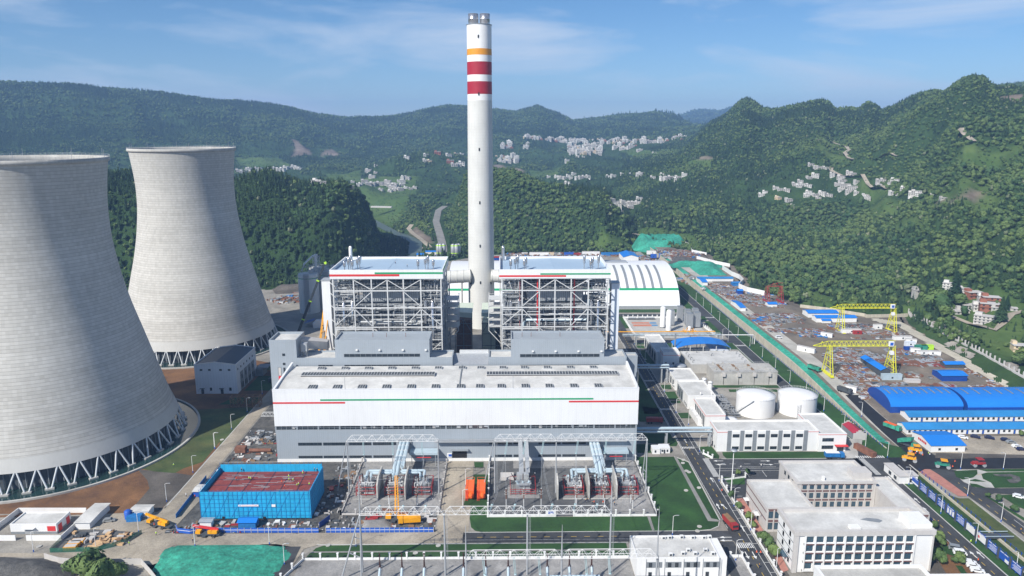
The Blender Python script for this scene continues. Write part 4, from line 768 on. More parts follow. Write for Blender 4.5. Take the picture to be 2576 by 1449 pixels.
# ground sheets of the plant, a few cm apart
M('base', (.36,.335,.29), .95, .2, .06, c2=(.25,.235,.21), bump=.3, detail=10)
def sheet(name, poly, lv, mat): return struct(name, MB().poly([(float(a), float(b)) for a, b in poly], lv*.03), mat)
def rect(name, x0, x1, y0, y1, lv, mat): return sheet(name, [(x0,y0),(x1,y0),(x1,y1),(x0,y1)], lv, mat)
def kerb(pts, w=.35, h=.16, z=0.):
 mb = MB()
 for a, b in zip(pts[:-1], pts[1:]): mb.bar((a[0],a[1],z+h/2),(b[0],b[1],z+h/2), w, h)
 return struct('kerb', mb, 'kerb')
PW = [p for p in PLANT if p[0] < 180]
struct('plant_ground', MB().poly([(-700,60),(-700,640),(-330,700),(-215,712),(-165,735),(-95,830),(-70,860),(-20,905),(60,925),(150,900),(186.3,945),(186.3,60)], 0).poly([(191.3,60),(700,60),(600,250),(440,300),(330,318),(191.3,318)], 0).poly([(186.3,318),(330,318),(293,338),(186.3,338)], 0).poly([(186.3,338),(190.2,338),(190.2,940),(186.3,945)], 0), 'base')
xs_ = np.concatenate([[190.2, 190.25], np.arange(194.6, 560, 6.)]); ys_2 = np.arange(336, 980, 4.); mb = MB(); mb2 = MB()
def yz(x, y): return float(7.0*sst(338, 470, y))
for i in range(len(xs_)-1):
 for j in range(len(ys_2)-1):
  x0, x1, y0, y1 = xs_[i], xs_[i+1], ys_2[j], ys_2[j+1]
  if i == 1: z0, z1 = yz(0,y0)*.82, yz(0,y1)*.82; mb2.add([(x0,y0,z0),(x1,y0,yz(0,y0)),(x1,y1,yz(0,y1)),(x0,y1,z1)], [(0,1,2,3)], smooth=True); continue
  if i == 0: continue
  if polysd(np.array([x0+3.]), np.array([y0+2.]), PLANT)[0] < 8: mb.add([(x0,y0,yz(0,y0)),(x1,y0,yz(0,y0)),(x1,y1,yz(0,y1)),(x0,y1,yz(0,y1))], [(0,1,2,3)], smooth=True)
struct('yard_ground', mb, 'yard')
tag(mb2.build('slope_netting', 'net_green', origin=(193,500,4)), 'long strip of green netting over the slope above the concrete canal wall', 'netting')
mb = MB()
for j in range(len(ys_2)-1):
 y0, y1 = ys_2[j], ys_2[j+1]; a, b = max(.3, yz(0,y0)*.82+.25), max(.3, yz(0,y1)*.82+.25); mb.add([(189.6,y0,0),(189.6,y1,0),(189.6,y1,b),(189.6,y0,a),(190.25,y0,a),(190.25,y1,b)], [(0,3,2,1),(3,4,5,2)])
 if j % 2: mb.box(189.5, 189.62, y0-.25, y0+.25, 0, a-.1)
tag(mb.build('retaining_wall', 'wall_beige', origin=(190,500,0)), 'long beige concrete retaining wall between the plant lawn and the yard road', 'wall')
def ydrape(name, pl, lv, mat, sub=5.):
 P_ = np.array(pl); ya, yb = P_[:,1].min(), P_[:,1].max(); n = max(1, int((yb-ya)/sub)); mb = MB()
 def ext(y):
  xs = []
  for i in range(len(P_)):
   (ax, ay), (bx, by) = P_[i], P_[(i+1) % len(P_)]
   if (ay-y)*(by-y) <= 0 and ay != by: xs.append(ax+(bx-ax)*(y-ay)/(by-ay))
  return (min(xs), max(xs)) if xs else None
 for i in range(n):
  y0 = ya+(yb-ya)*i/n; y1 = ya+(yb-ya)*(i+1)/n; e0, e1 = ext(y0+1e-4), ext(y1-1e-4)
  if e0 and e1: z0, z1 = (yz(0,y0)+lv*.03, yz(0,y1)+lv*.03); mb.add([(e0[0],y0,z0),(e0[1],y0,z0),(e1[1],y1,z1),(e1[0],y1,z1)], [(0,1,2,3)])
 return struct(name, mb, mat)
M('yard_road', (.46,.44,.39), .95, .15, .08, detail=9)
sheet('brown_soil', [(-420,277),(-142,279),(-141,400),(-141,432),(-420,432)], 1, 'soil_orange'); sheet('brown_soil', [(-420,432),(-141,432),(-141,470),(-420,600)], 1, 'soil_orange'); rect('young_lawn', -157, -141, 462, 500, 2, 'lawn_young')
sheet('grey_soil', g2('L3', [(1290,300),(1640,330),(1820,360),(1490,690),(1400,690),(1260,640),(1400,480),(1380,400)]), 2, 'soil_grey')
sheet('young_lawn', g2('L3', [(1310,290),(1640,140),(1790,0)])+g2('L2', [(1850,1100),(1830,1030),(2330,1005),(2380,1015),(2050,1400)])+g2('L3', [(2060,40),(1900,230),(1720,290),(1640,335),(1450,320)]), 3, 'lawn_young')
sheet('lawn', [(-163,400),(-142,402),(-142,412),(-158,412)], 3, 'lawn'); sheet('lawn', [(-156,423),(-137,423),(-137,450),(-156,450)], 3, 'lawn')
rect('service_road', -140.8, -133.6, 262, 640, 4, 'dirt_road'); kerb([(-141,282),(-141,400)], .4, .18)
sheet('soil_patch', g2('L3', [(-300,725),(0,730),(620,700),(620,690),(1390,690),(1390,700),(-300,760)]), 2, 'soil_orange')
rect('front_road', -133.5, -15.5, 254, 262, 4, 'dirt_road')
sheet('front_road', g2('L3', [(-400,1090),(0,1085),(470,1088),(900,1075),(1180,1012),(1345,900),(1640,880),(1640,1010),(1560,1050),(1520,1110),(1600,1297),(1400,1297),(1330,1180),(1200,1170),(800,1180),(560,1160),(400,1120),(-400,1125)]), 5, 'dirt_road')
sheet('front_road', g2('L3', [(840,860),(700,850),(980,720),(1480,700),(1840,450),(1980,480),(1600,885),(1330,895),(990,868)]), 6, 'dirt_road')
sheet('front_road', [(-76,240),(-75,251),(-70,253.6),(-70,254.3),(-93,254.3)]+g2('C6',[(0,235),(100,260),(110,297)]), 5, 'dirt_road')
sheet('work_yard', [(-132.5,300),(-132.5,326),(-107,326),(-107,420),(-133,420)], 2, 'rubble'); rect('work_yard', -133, -66.8, 262.3, 325, 2, 'rubble')
sheet('gravel_pad', g2('L3', [(590,950),(700,870),(840,865),(1300,880),(1330,900),(1180,1000),(900,1060),(480,1080),(480,1040)]), 5, 'gravel')
rect('transformer_yard', -66, -26.5, 276, 324.9, 3, 'gravel_light'); rect('transformer_yard', -6, 63.2, 273.6, 324.9, 3, 'gravel')
sheet('light_apron', [(5,317),(62,317),(62,324.9),(5,324.9)], 4, 'gravel_light'); rect('light_apron', 45, 62.5, 274.5, 323, 5, 'gravel_light')
rect('hall_road', -26.2, -13.5, 262, 325, 4, 'dirt_road'); sheet('lawn', g2('T2', [(215,890),(298,890),(298,938),(222,938)]), 5, 'lawn'); sheet('lawn', g2('T2', [(215,1000),(340,1000),(345,1282),(120,1275),(140,1200)]), 5, 'lawn')
sheet('rubble_ground', [(-66,262.5),(-27,262.5),(-27,275.6),(-66,275.6)], 3, 'rubble')
sheet('lawn', [(64.5,328.4),(82.7,328.4),(88.0,322.6),(87.6,270),(85.8,265.3),(82,262.6),(76,261.8),(48,261.8),(-8,261.8),(-11,263),(-12.6,265.5),(-13.4,272),(-13.2,282),(-6.6,282),(-6.5,273.2),(63.6,273.0)], 2, 'lawn')
sheet('stone_path', g2('R3', [(432,394),(456,394),(765,940),(815,950),(850,965),(820,970),(735,965)]), 6, 'asphalt_grey'); sheet('stone_path', g2('R3', [(195,920),(222,920),(262,1045),(240,1050)]), 6, 'asphalt_grey')
sheet('lawn', [(-68,253.2),(-15,253.4),(47,253.4),(47,249.4),(-71.5,249.0),(-70.5,251.5)], 3, 'lawn'); sheet('lawn', [(-72,248.2),(47,248.4),(47,244.2),(-73,244.2)], 3, 'lawn')
rect('stone_path', -72, 47, 248.2, 249.2, 4, 'asphalt_grey'); rect('switchyard_gravel', -74, 46.5, 180, 243.6, 3, 'gravel_light')
rect('road', -15.5, 88.8, 254.2, 261.4, 5, 'asphalt'); rect('side_lane', -88.5, -76.5, 200, 252.5, 6, 'asphalt')
kerb([(-15,261.6),(76,261.6),(82,262.4),(85.9,265),(87.8,269.8),(88.5,322.6),(82.9,328.6)], .3, .18); kerb([(-71,253.7),(48,253.8)], .3, .18); kerb([(-71.5,244.0),(47,244.0)], .3, .12)
sheet('dark_lane', g2('L3', [(1365,1190),(1430,1195),(1530,1160),(1610,1297),(1420,1297)]), 5, 'asphalt')
rect('road', 88.7, 97.4, 190, 640, 5, 'asphalt'); kerb([(88.5,330),(88.5,640)], .3, .18)
sheet('road', g2('R3', [(560,265),(700,395),(760,412),(1378,412),(1378,440),(1520,440)])[2:4]+[(172,325.3),(186,325),(186,306.5),(97.3,306.5),(97.3,326)], 4, 'asphalt')
rect('hall_side_lawn', 66, 83, 333, 343, 2, 'lawn'); rect('hall_side_lawn', 74, 88, 372, 455, 3, 'lawn'); rect('hall_side_lawn', 73, 87, 344, 357, 2, 'lawn')
sheet('lawn', g2('R3', [(385,225),(440,228),(468,275),(455,300),(400,300)]), 3, 'lawn')
for pl in ([(110,610),(190,605),(305,755),(205,755),(140,680)], [(70,560),(180,560),(192,588),(90,585)], [(50,528),(180,522),(185,552),(70,552)], [(360,1010),(480,1005),(522,1085),(380,1085)], [(410,1095),(530,1095),(540,1118),(430,1115)], [(480,1215),(610,1210),(640,1265),(510,1265)],
  [(295,945),(440,940),(450,985),(320,975)], [(370,520),(480,520),(480,590),(410,590)], [(820,530),(1060,525),(1110,560),(1300,730),(1240,740),(1090,600),(820,600)], [(500,600),(525,600),(560,720),(500,720)], [(840,945),(1500,945),(1550,972),(870,968)],
  [(1000,985),(1460,985),(1490,1010),(1010,1010)], [(730,275),(800,275),(815,312),(740,318)], [(760,325),(860,325),(960,450),(880,450)], [(160,1150),(250,1160),(330,1165),(335,1200),(290,1225),(190,1220)]):
 sheet('lawn', g2('R1', pl), 3, 'lawn')
sheet('lawn', g2('R3', [(862,352),(1560,348),(1772,350),(1772,410),(900,410),(868,380)]), 3, 'lawn'); sheet('lawn', g2('R3', [(615,308),(765,300),(835,385),(832,410),(720,400),(650,345)]), 3, 'lawn')
rect('lawn', 100, 169, 612, 623.5, 3, 'lawn'); sheet('lawn', g2('B2', [(1500,745),(1555,745),(1620,875),(1540,882),(1500,800)]), 3, 'lawn')
rect('east_lawn', 177.8, 189.4, 345, 935, 2, 'lawn'); sheet('east_lawn', [(162,605),(169.2,605),(169.2,720),(162,720)], 2, 'lawn')
rect('road', 170, 177.4, 335, 760, 5, 'asphalt'); rect('road', 97.3, 170, 519.5, 528.5, 4, 'asphalt'); rect('road', 97.3, 170, 598.5, 607.5, 4, 'asphalt')
kerb([(169.8,345),(169.8,518)]); kerb([(177.6,345),(177.6,750)]); kerb([(104.8,325.6),(168,325.6)])
sheet('road', [(170,326),(186,326),(186,306),(170,306)], 6, 'asphalt'); sheet('road', [(170,360),(177.5,352),(178.2,338),(186,327),(186,306),(170,306),(168,325.5),(165,330)], 4, 'asphalt')
sheet('plaza', g2('R4', [(185,520),(270,400),(290,400),(350,500),(350,545),(190,550)]), 6, 'paving')
sheet('lawn', g2('R4', [(265,370),(430,370),(500,415),(610,445),(750,480),(700,545),(560,545),(350,440)]), 6, 'lawn')
sheet('compound', [(101,533),(158,533),(158,594),(101,594)], 3, 'paving')
for pl, mt in (([(60,337),(232,337),(240,350),(68,350)],'court_orange'),([(72,360),(248,358),(262,375),(85,376)],'court_orange'),([(236,337),(298,337),(305,350),(242,350)],'court_blue'),([(252,360),(310,360),(320,374),(262,374)],'court_blue')): sheet('painted_court', g2('R1', pl), 5, mt)
sheet('car_park', [(98.6,284.8),(103,284.8),(103,285),(123,298.4),(129,298.4),(131,306.4),(98.6,306.4)], 4, 'asphalt'); sheet('garden_bed', g2('R3', [(872,576),(1060,576),(1062,640),(920,642)]), 6, 'lawn')
sheet('pink_pavement', g2('R3', [(985,768),(1040,760),(1110,860),(1225,1050),(1150,1062),(1060,900)]), 6, 'pink_paving'); sheet('pink_pavement', g2('R3', [(1290,1200),(1340,1190),(1450,1400),(1390,1420)]), 6, 'pink_paving')
sheet('hedge_bed', [(98.2,200),(101.5,200),(101.5,302),(98.2,302)], 3, 'soil_grey')
rect('side_lane', 80.6, 88.4, 190, 253.8, 4, 'asphalt'); rect('compound_gravel', 84, 88.3, 190, 243.5, 5, 'gravel_light')
rect('gate_road', 170.6, 178.4, 190, 306.4, 4, 'asphalt'); rect('board_lawn', 179, 185.9, 190, 300, 3, 'lawn'); kerb([(178.7,190),(178.7,302)]); kerb([(186.1,190),(186.1,318)], .5, .3); kerb([(191.5,190),(191.5,318)], .5, .3)
rect('channel_bed', 186.2, 191.4, 120, 318, -95, 'river')
sheet('lawn', [(191.8,190),(199.6,190),(199.6,286),(195.5,286),(191.8,290)], 3, 'lawn_young')
sheet('pink_pavement', g2('R4', [(770,620),(840,613),(900,630),(960,665),(1188,828),(1188,838),(1120,838)]), 6, 'pink_paving'); sheet('pink_pavement', g2('R4', [(590,640),(630,625),(640,660),(735,735),(700,738),(620,690)]), 6, 'pink_paving')
sheet('fresh_asphalt', [(184.6,307),(186.2,306),(196,313.4),(330,313.6),(330,324.4),(210,324.4),(208,336.5),(197,336.5),(197,326),(184.6,326)], 7, 'asphalt_new')
ydrape('yard_road', [(197,336.5),(208,336.5),(206.5,480),(206.5,700),(212,745),(212,860),(200,905),(190.6,905),(197,720),(197,480)], 2, 'yard_road'); ydrape('fresh_asphalt', [(197.2,336.6),(207.9,336.6),(206.8,402),(199.4,402)], 3, 'asphalt_new')
sheet('road', g2('R4', [(870,606),(960,606),(1100,640),(1120,690),(1160,730),(1250,770),(1450,778),(1626,775),(1626,830),(1400,815),(1330,838),(1626,1045),(1626,1145),(1200,838),(1000,690)]), 5, 'asphalt')
sheet('plaza', g2('R4', [(1105,635),(1700,632),(1700,772),(1450,776),(1250,768),(1165,730),(1125,695)]), 6, 'paving')
for pl in ([(1088,645),(1265,636),(1268,668),(1235,695),(1155,712),(1105,690)], [(1298,668),(1345,656),(1700,650),(1700,772),(1400,775),(1372,735),(1310,705)], [(1200,718),(1250,706),(1335,728),(1250,726)], [(1205,740),(1260,745),(1342,777),(1225,765)], [(1440,830),(1600,826),(1800,900),(1800,1010),(1560,910)], [(1330,840),(1360,842),(1700,1050),(1700,1075)], [(1270,632),(1700,628),(1700,648),(1340,650)]): sheet('garden_lawn', g2('R4', pl), 8, 'lawn')
sheet('flower_bed', g2('R4', [(1385,668),(1440,672),(1520,668),(1590,690),(1602,720),(1570,740),(1520,738),(1490,712),(1540,706),(1530,690),(1440,688),(1400,682)]), 10, 'rubble')
sheet('dirt_verge', g2('R4', [(950,505),(1626,520),(1700,545),(940,545)]), 8, 'soil_grey'); sheet('car_park', g2('R4', [(1100,378),(1600,366),(1700,380),(1700,520),(1000,508),(900,505),(1190,450)]), 6, 'dirt_road')
sheet('garden_paving', g2('N4', [(735,845),(960,850),(1120,990),(1350,1190),(1640,1449),(700,1449),(690,1200)]), 3, 'soil_orange'); sheet('garden_bed', g2('N4', [(725,770),(800,765),(970,850),(800,840)]), 5, 'lawn'); sheet('garden_bed', g2('N4', [(915,1020),(1000,990),(1130,1100),(1330,1175),(1130,1170),(960,1110)]), 5, 'lawn')
sheet('garden_bed', g2('N4', [(1150,1300),(1250,1310),(1340,1449),(1260,1449)]), 5, 'lawn'); sheet('garden_bed', g2('N4', [(735,1210),(900,1220),(1040,1449),(760,1449)]), 5, 'soil_grey')
def lines(name, segs, lv, mat, w=.15):
 mb = MB()
 for a, b in segs:
  d = Vector((b[0]-a[0], b[1]-a[1], 0));
  if d.length < .01: continue
  d.normalize(); n_ = Vector((-d.y, d.x, 0))*w/2; mb.add([(a[0]-n_.x,a[1]-n_.y,lv*.03),(b[0]-n_.x,b[1]-n_.y,lv*.03),(b[0]+n_.x,b[1]+n_.y,lv*.03),(a[0]+n_.x,a[1]+n_.y,lv*.03)], [(0,1,2,3)])
 return struct(name, mb, mat)
def dash(a, b, on, off):
 a, b = Vector((*a, 0)), Vector((*b, 0)); L_ = (b-a).length; d = (b-a)/L_; r_ = []; t = 0
 while t < L_: r_.append(((a+d*t)[:2], (a+d*min(L_, t+on))[:2])); t += on+off
 return r_
lines('road_marking', dash((92.2,200),(92.2,640),2.2,3.0)+dash((-10,257.9),(46,257.9),2.2,3), 8, 'line_yellow', .22); lines('road_marking', dash((174.6,200),(174.6,300),2.2,3)+dash((203.5,200),(203.5,300),2.2,3)+dash((212,309.5),(250,297),2.2,3), 8, 'line_yellow', .25)
lines('road_marking', [((89.0,190),(89.0,252)),((89.0,263),(89.0,520)),((95.1,190),(95.1,306)),((95.1,330),(95.1,518)),((97.2,330),(97.2,518)),((97.2,190),(97.2,304))]+[((95.1,y),(97.2,y)) for y in np.arange(190, 515, 6.2) if not 300 < y < 332], 8, 'line_white', .16)
def zebra(x0, x1, y0, y1, ax, n, lv=8):
 s_ = []
 for i in range(n):
  if ax == 'x': x = x0+(x1-x0)*(i+.5)/n; s_.append(((x,y0),(x,y1)))
  else: y = y0+(y1-y0)*(i+.5)/n; s_.append(((x0,y),(x1,y)))
 return lines('zebra_crossing', s_, lv, 'line_white', abs((x1-x0) if ax == 'x' else (y1-y0))/n*.5)
zebra(95.8,98.6,307,326,'y',22); zebra(88.9,94.9,337.2,339.3,'x',8); zebra(88.9,94.9,249,252.4,'x',8); zebra(89,94.9,388,390.5,'x',8); zebra(89,94.9,436,438.5,'x',8); zebra(170,177.4,511,514,'x',9); zebra(170,177.4,592,595,'x',9)
zebra(170,184,325.5,327.8,'x',13); zebra(170.6,173.2,308,325,'y',18); zebra(173.5,186,303.5,306.5,'x',10)
lines('road_marking', [((98.5,315.4),(166,315.4)),((110,316.8),(128,316.8)),((100,313),(166,313))]+[((x,306.6),(x-1.0*0,313)) for x in (112,120,128)]+[((98.8,y),(103,y)) for y in (289,293,297,301)]+[((x,298.5),(x+1.5,306)) for x in (126,129)]+dash((100,320),(166,320),3,4), 7, 'line_white', .16)
lines('road_marking', [((-15,256),(50,256)),((50,256.2),(86,256.2)),((88.9,252.6),(94.6,252.6)),((170.9,190),(170.9,300)),((199.9,190),(199.9,284)),((206.8,190),(206.8,268)),((190,0.1),(190,.1))], 8, 'line_white', .15)
def arrow(x, y, a, s=1.):
 mb = MB(); P_ = [(-.12,-1.6),(.12,-1.6),(.12,.4),(.5,.4),(0,1.6),(-.5,.4),(-.12,.4)]; mb.poly([(x+(px*cos(a)-py*sin(a))*s, y+(px*sin(a)+py*cos(a))*s) for px, py in P_], .25); return struct('road_marking', mb, 'line_white')
for n_, x, y, a in (('R3',535,255,0),('R3',825,835,0),('R3',875,835,.3),('R3',890,1110,1.57),('R3',895,1138,1.57),('R3',1080,1270,3.14),('R3',1145,1270,3.14),('R3',1245,433,-1.57),('R3',1270,466,-1.57),('R3',825,433,1.57),('R3',850,466,1.57),('R3',1040,1030,0),('R3',770,600,0),('N4',1410,1150,0),('N4',1510,1150,0),('N4',730,510,0),('N4',600,370,0)):
 p = g(n_, x, y); arrow(p[0], p[1], a, 1.5)
mb = None
def disc_proto(x, y):
 o = thing('manhole', '', 'manhole', (x, y, .06), 'round concrete manhole covers in the lawns'); MB().lathe(x, y, [(.95,.06),(.95,.3),(.7,.32),(.7,.26),(.01,.26)], 18, smooth=False).build('ring', 'paving', o); return o
mp_ = None
for i, (n_, x, y, lb) in enumerate((('R3',518,420,'at the top of the narrow lawn strip'),('R3',513,449,'second from the top of the narrow lawn strip'),('R3',545,518,'in a pair, the left one, by the stone path'),('R3',568,530,'in a pair, the right one, by the kerb'),('R3',656,668,'in the middle of the narrow lawn strip'),('R3',541,692,'beside the stone path on the big lawn'),('R3',660,1012,'near the lawn corner at the road bend'),('R3',643,1052,'on the kerb line near the road bend'),
 ('C6',365,243,'at the left end of the front lawn strip'),('C6',965,297,'in the lower front lawn strip'),('C6',1122,245,'in the upper front lawn strip'),('L3',365,1022,'in brown soil at the bottom left'),('L3',1697,1042,'in the green netting'),('L2',2080,1310,'in the young lawn by the left road'),('R1',225,738,'on shaded lawn left of the long low building'),('R1',195,695,'round a lamp post foot on shaded lawn'))):
 p = g(n_, x, y, .1)
 if mp_ is None: mp_ = disc_proto(p[0], p[1]); mp_['label'] = 'round concrete manhole cover '+lb
 else: dup(mp_, (p[0], p[1], .1), label='round concrete manhole cover '+lb)
# buildings east of the hall road
def bld(name, lb, x0, x1, y0, y1, z, group=None, wall='white_plain', roofm='roof_white', trim=None, h=.8, w=.35, cat='building'):
 T = thing(name, lb, cat, ((x0+x1)/2, y0, 0), group); return para_roof(T, x0, x1, y0, y1, z, w, h, wall, roofm, trim=trim)
def red_line(T, x0, x1, y0, y1, z, w=.22): a, b = z-w/2, z+w/2; MB().box(x0-.07,x1+.07,y0-.07,y0+.02,a,b).box(x0-.07,x1+.07,y1-.02,y1+.07,a,b).box(x0-.07,x0+.02,y0+.02,y1-.02,a,b).box(x1-.02,x1+.07,y0+.02,y1-.02,a,b).build('red_stripe', 'red_band', T)
T = bld('workshop', 'long narrow white workshop with grey window bays, by the shaded road', 103.6, 114.8, 471.5, 515, 8.2)
for k in range(5):
 y = 474+k*8; MB().box(103.4, 103.62, y, y+5.4, 0, 6.6).build('wall_panel', 'mid_grey', T); winx(T, y+.6, y+2.2, 1, 5.4, 103.4); winx(T, y+3.2, y+4.8, 1, 5.4, 103.4)
T = bld('stair_block', 'white tower block with a red stripe at the near end of the narrow workshop', 105.6, 116.4, 461, 471.4, 11.6, h=1.2); red_line(T, 105.6, 116.4, 461, 471.4, 9.3); win(T, 107, 108, 3, 4.4, 461); win(T, 112, 113, 3, 4.4, 461); win(T, 113.6, 114.4, .1, 2.3, 461, name='door')
T = bld('clarifier_tank', 'wide flat white tank roof with bent vent pipes and railing', 121.6, 162, 451.6, 481, 6., wall='concrete', h=.3, w=.3)
for i, (x, y) in enumerate([(x, y) for x in (124, 158) for y in (456, 462, 468, 474)]+[(140,470),(132,477),(150,477)]):
 MB().tube([(x,y,5.9),(x,y,7.0),(x+.3,y,7.5),(x+.9,y,7.5),(x+1.1,y,7.0)], .16, 6).build('vent_pipe', 'dark_grey', T)
mb = MB()
for x in np.arange(122, 162, 2.): mb.bar((x,480.8,6),(x,480.8,7.1),.06)
for y in np.arange(452, 481, 2.): mb.bar((161.8,y,6),(161.8,y,7.1),.06)
mb.bar((122,480.8,7.1),(162,480.8,7.1),.07).bar((161.8,452,7.1),(161.8,481,7.1),.07).build('railing', 'galv', T)
T = thing('filter_tanks', 'row of raw concrete filter tanks with dark joints and roof gear', 'tank block', (150, 429.5, 0)); xs4 = [130.2, 136.6, 146.0, 155.6, 164.8, 169.9]
for i in range(5):
 a, b = xs4[i]+.25, xs4[i+1]-.25; MB().box(a, b, 429.6, 446, 0, 7.9).build('tank_wall', 'concrete', T); MB().box(a-.2, b+.2, 429.3, 446.3, 7.9, 8.5).build('rim', 'concrete', T)
 if i: MB().box(a-1.6, a+.4, 428.4, 429.6, 5.6, 7.8).build('outlet_box', 'stone', T)
MB().box(130.5, 169.6, 430.6, 445.6, 0, 7.6).build('joints', 'dark_grey', T); mb, m2 = MB(), MB(); rg = random.Random(8)
for i in range(26): x, y = rg.uniform(131,168), rg.uniform(431,445); mb.box(x, x+rg.uniform(.4,2), y, y+rg.uniform(.4,2), 8.5, 8.5+rg.uniform(.3,1.3))
for x in np.arange(130.4, 170, 1.4): m2.bar((x,429.5,8.5),(x,429.5,9.6),.06); m2.bar((x,446,8.5),(x,446,9.6),.06)
for z in (9.1, 9.6): m2.bar((130.3,429.5,z),(169.9,429.5,z),.07).bar((130.3,446,z),(169.9,446,z),.07)
mb.build('roof_gear', 'concrete', T); m2.build('railing', 'galv', T)
for x in (145.8,136.4,155.4): MB().box(x-.9, x+.9, 432, 444, 8.5, 8.6).build('hatch', 'wood', T)
T = bld('treatment_building', 'white flat building half in shadow, left of two small grey tanks', 104.3, 118.6, 420.2, 441.8, 7.0); winx(T, 424, 426.6, 1, 5, 104.3); winx(T, 430, 432.6, 1, 5, 104.3); MB().box(103.2, 104.3, 421, 423, 2.8, 3.0).build('door_canopy', 'white_plain', T)
T = bld('treatment_building', 'white flat building with tall grey panels on its road side', 104.4, 120.2, 390.3, 415.8, 8.0)
for k in range(3): y = 401+k*4.6; MB().box(104.2, 104.42, y, y+3.8, 0, 6.8).build('wall_panel', 'mid_grey', T); winx(T, y+1, y+2.8, 1, 5.6, 104.2)
for k in range(3): winx(T, 392+k*2.6, 392.9+k*2.6, .6, 2.2, 104.4)
mb = MB(); mb.lathe(118, 391.5, [(.35,8),(.35,9.3),(.1,9.4)], 8).lathe(112, 392, [(.35,8),(.35,9.3),(.1,9.4)], 8).build('roof_cowl', 'white_plain', T)
T = bld('chemical_building', 'white building with red stripe and tall side windows beside the small white tanks', 106.2, 116.6, 360.0, 384.3, 9.0); red_line(T, 106.2, 116.6, 360, 384.3, 8.0, .2)
for k in range(6): winx(T, 362+k*3.3, 364+k*3.3, 1.2, 6.9, 106.2, n=2)
MB().box(103.9, 106.15, 366, 384, 0, 3.6).build('lean_to', 'white_plain', T)
T = bld('main_workshop', 'long white two storey workshop with six grey framed window bays and red line', 104.8, 154.5, 334.1, 347.4, 11.0, h=.9)
red_line(T, 104.8, 154.5, 334.1, 347.4, 10.1)
for k in range(7):
 x0 = gy('R3', 905+k*112.3, 250, 334)[0]; x1 = gy('R3', 942+k*112.3, 250, 334)[0]; MB().box(x0, x1+.0, 333.93, 334.1, .3, 10.9).build('wall_panel', 'mid_grey', T)
 if k < 6: a, b = gy('R3', 951+k*112.3, 250, 334)[0], gy('R3', 1008+k*112.3, 250, 334)[0]; MB().box(a-.5, b+.5, 333.8, 334.1, .4, 10.7).build('bay_frame', 'white_plain', T); win(T, a, b, 7.6, 9.1, 333.8, 2); win(T, a, b, 1.3, 2.7, 333.8, 3)
winx(T, 340, 341.6, .2, 2.6, 104.8, name='door'); winx(T, 343.5, 344.4, 1, 2, 104.8); winx(T, 337, 338, .8, 1.8, 104.8)
T = bld('office_wing', 'white two storey wing with red roof line and entrance canopy, joined to the long workshop', 154.65, 168.1, 333.4, 359.9, 9.4); red_line(T, 154.65, 168.1, 333.4, 359.9, 8.8)
for a, b, c, d_ in ((78,160,390,413),(72,155,447,470)): p0, p1 = gy('R4',a,c,333.4), gy('R4',b,d_,333.4); win(T, p0[0], p1[0], p1[2], p0[2], 333.4, 4)
MB().box(162.5, 168.6, 331.2, 333.4, 3.3, 3.6).build('door_canopy', 'red_band', T); win(T, 164, 167, .2, 2.8, 333.4, 3, name='door')
def tank(cx, cy, r, h, lb, group=None, rail=True, mat='white_plain'):
 T = thing('storage_tank', lb, 'tank', (cx, cy, 0), group); MB().lathe(cx, cy, [(r,0),(r,h)], 56).build('drum', mat, T)
 MB().lathe(cx, cy, [(r+.12,h-.1),(r+.12,h+.12),(r*.7,h+r*.08),(r*.3,h+r*.125),(.05,h+r*.14)], 56).build('roof', mat, T)
 if rail:
  mb = MB(); n = int(r*4)
  for i in range(n): a = i/n*2*pi; mb.bar((cx+(r+.3)*cos(a),cy+(r+.3)*sin(a),h),(cx+(r+.3)*cos(a),cy+(r+.3)*sin(a),h+1.15),.07)
  for z in (.6, 1.15): mb.lathe(cx, cy, [(r+.26,h+z),(r+.34,h+z),(r+.3,h+z+.07)], n)
  mb.build('railing', 'white_steel', T)
 return T
T = tank(140.9, 385, 10.3, 10.3, 'big white storage tank with curved stair, left one of the tank pair', 'large white storage tanks')
mb = MB(); q = [(140.9+10.9*cos(a), 385+10.9*sin(a), 1+9.4*(i/9)) for i, a in enumerate(np.linspace(-2.9, -2.0, 10))]
for a, b in zip(q[:-1], q[1:]): mb.bar(a, b, .8, .12).bar((a[0],a[1],a[2]+1.1),(b[0],b[1],b[2]+1.1),.07)
mb.build('spiral_stair', 'galv', T)
mb = MB(); [mb.bar((149.6,381-.0,z),(150.3,380.5,z),.1) for z in np.arange(.6,10,.6)]; mb.bar((149.5,379.9,0),(149.5,379.9,11),.1).build('ladder', 'galv', T)
T = tank(164.7, 386, 10.3, 10.3, 'big white storage tank with ladder cage, right one of the tank pair', 'large white storage tanks')
mb = MB(); [mb.bar((x,375.3,0),(x,375.3,8),.12) for x in (160.6,162.4)]; [mb.bar((160.6,375.3,z),(162.4,375.3,z+.8),.08) for z in np.arange(0,7.5,1.)]; mb.build('ladder', 'galv', T)
tank(121.5, 366.5, 3.4, 3.6, 'small white tank standing in front of the left big tank', 'small white tanks', False); tank(125.5, 358.5, 3.6, 3.6, 'small white tank nearest the long workshop roof', 'small white tanks', False)
tank(107.0, 452.5, 3.6, 5.2, 'small grey tank in shadow, left of its pair, behind the treatment building', 'small grey tanks', False, 'galv'); tank(115.2, 452.5, 3.6, 5.2, 'small grey tank in shadow, right of its pair, behind the treatment building', 'small grey tanks', False, 'galv')
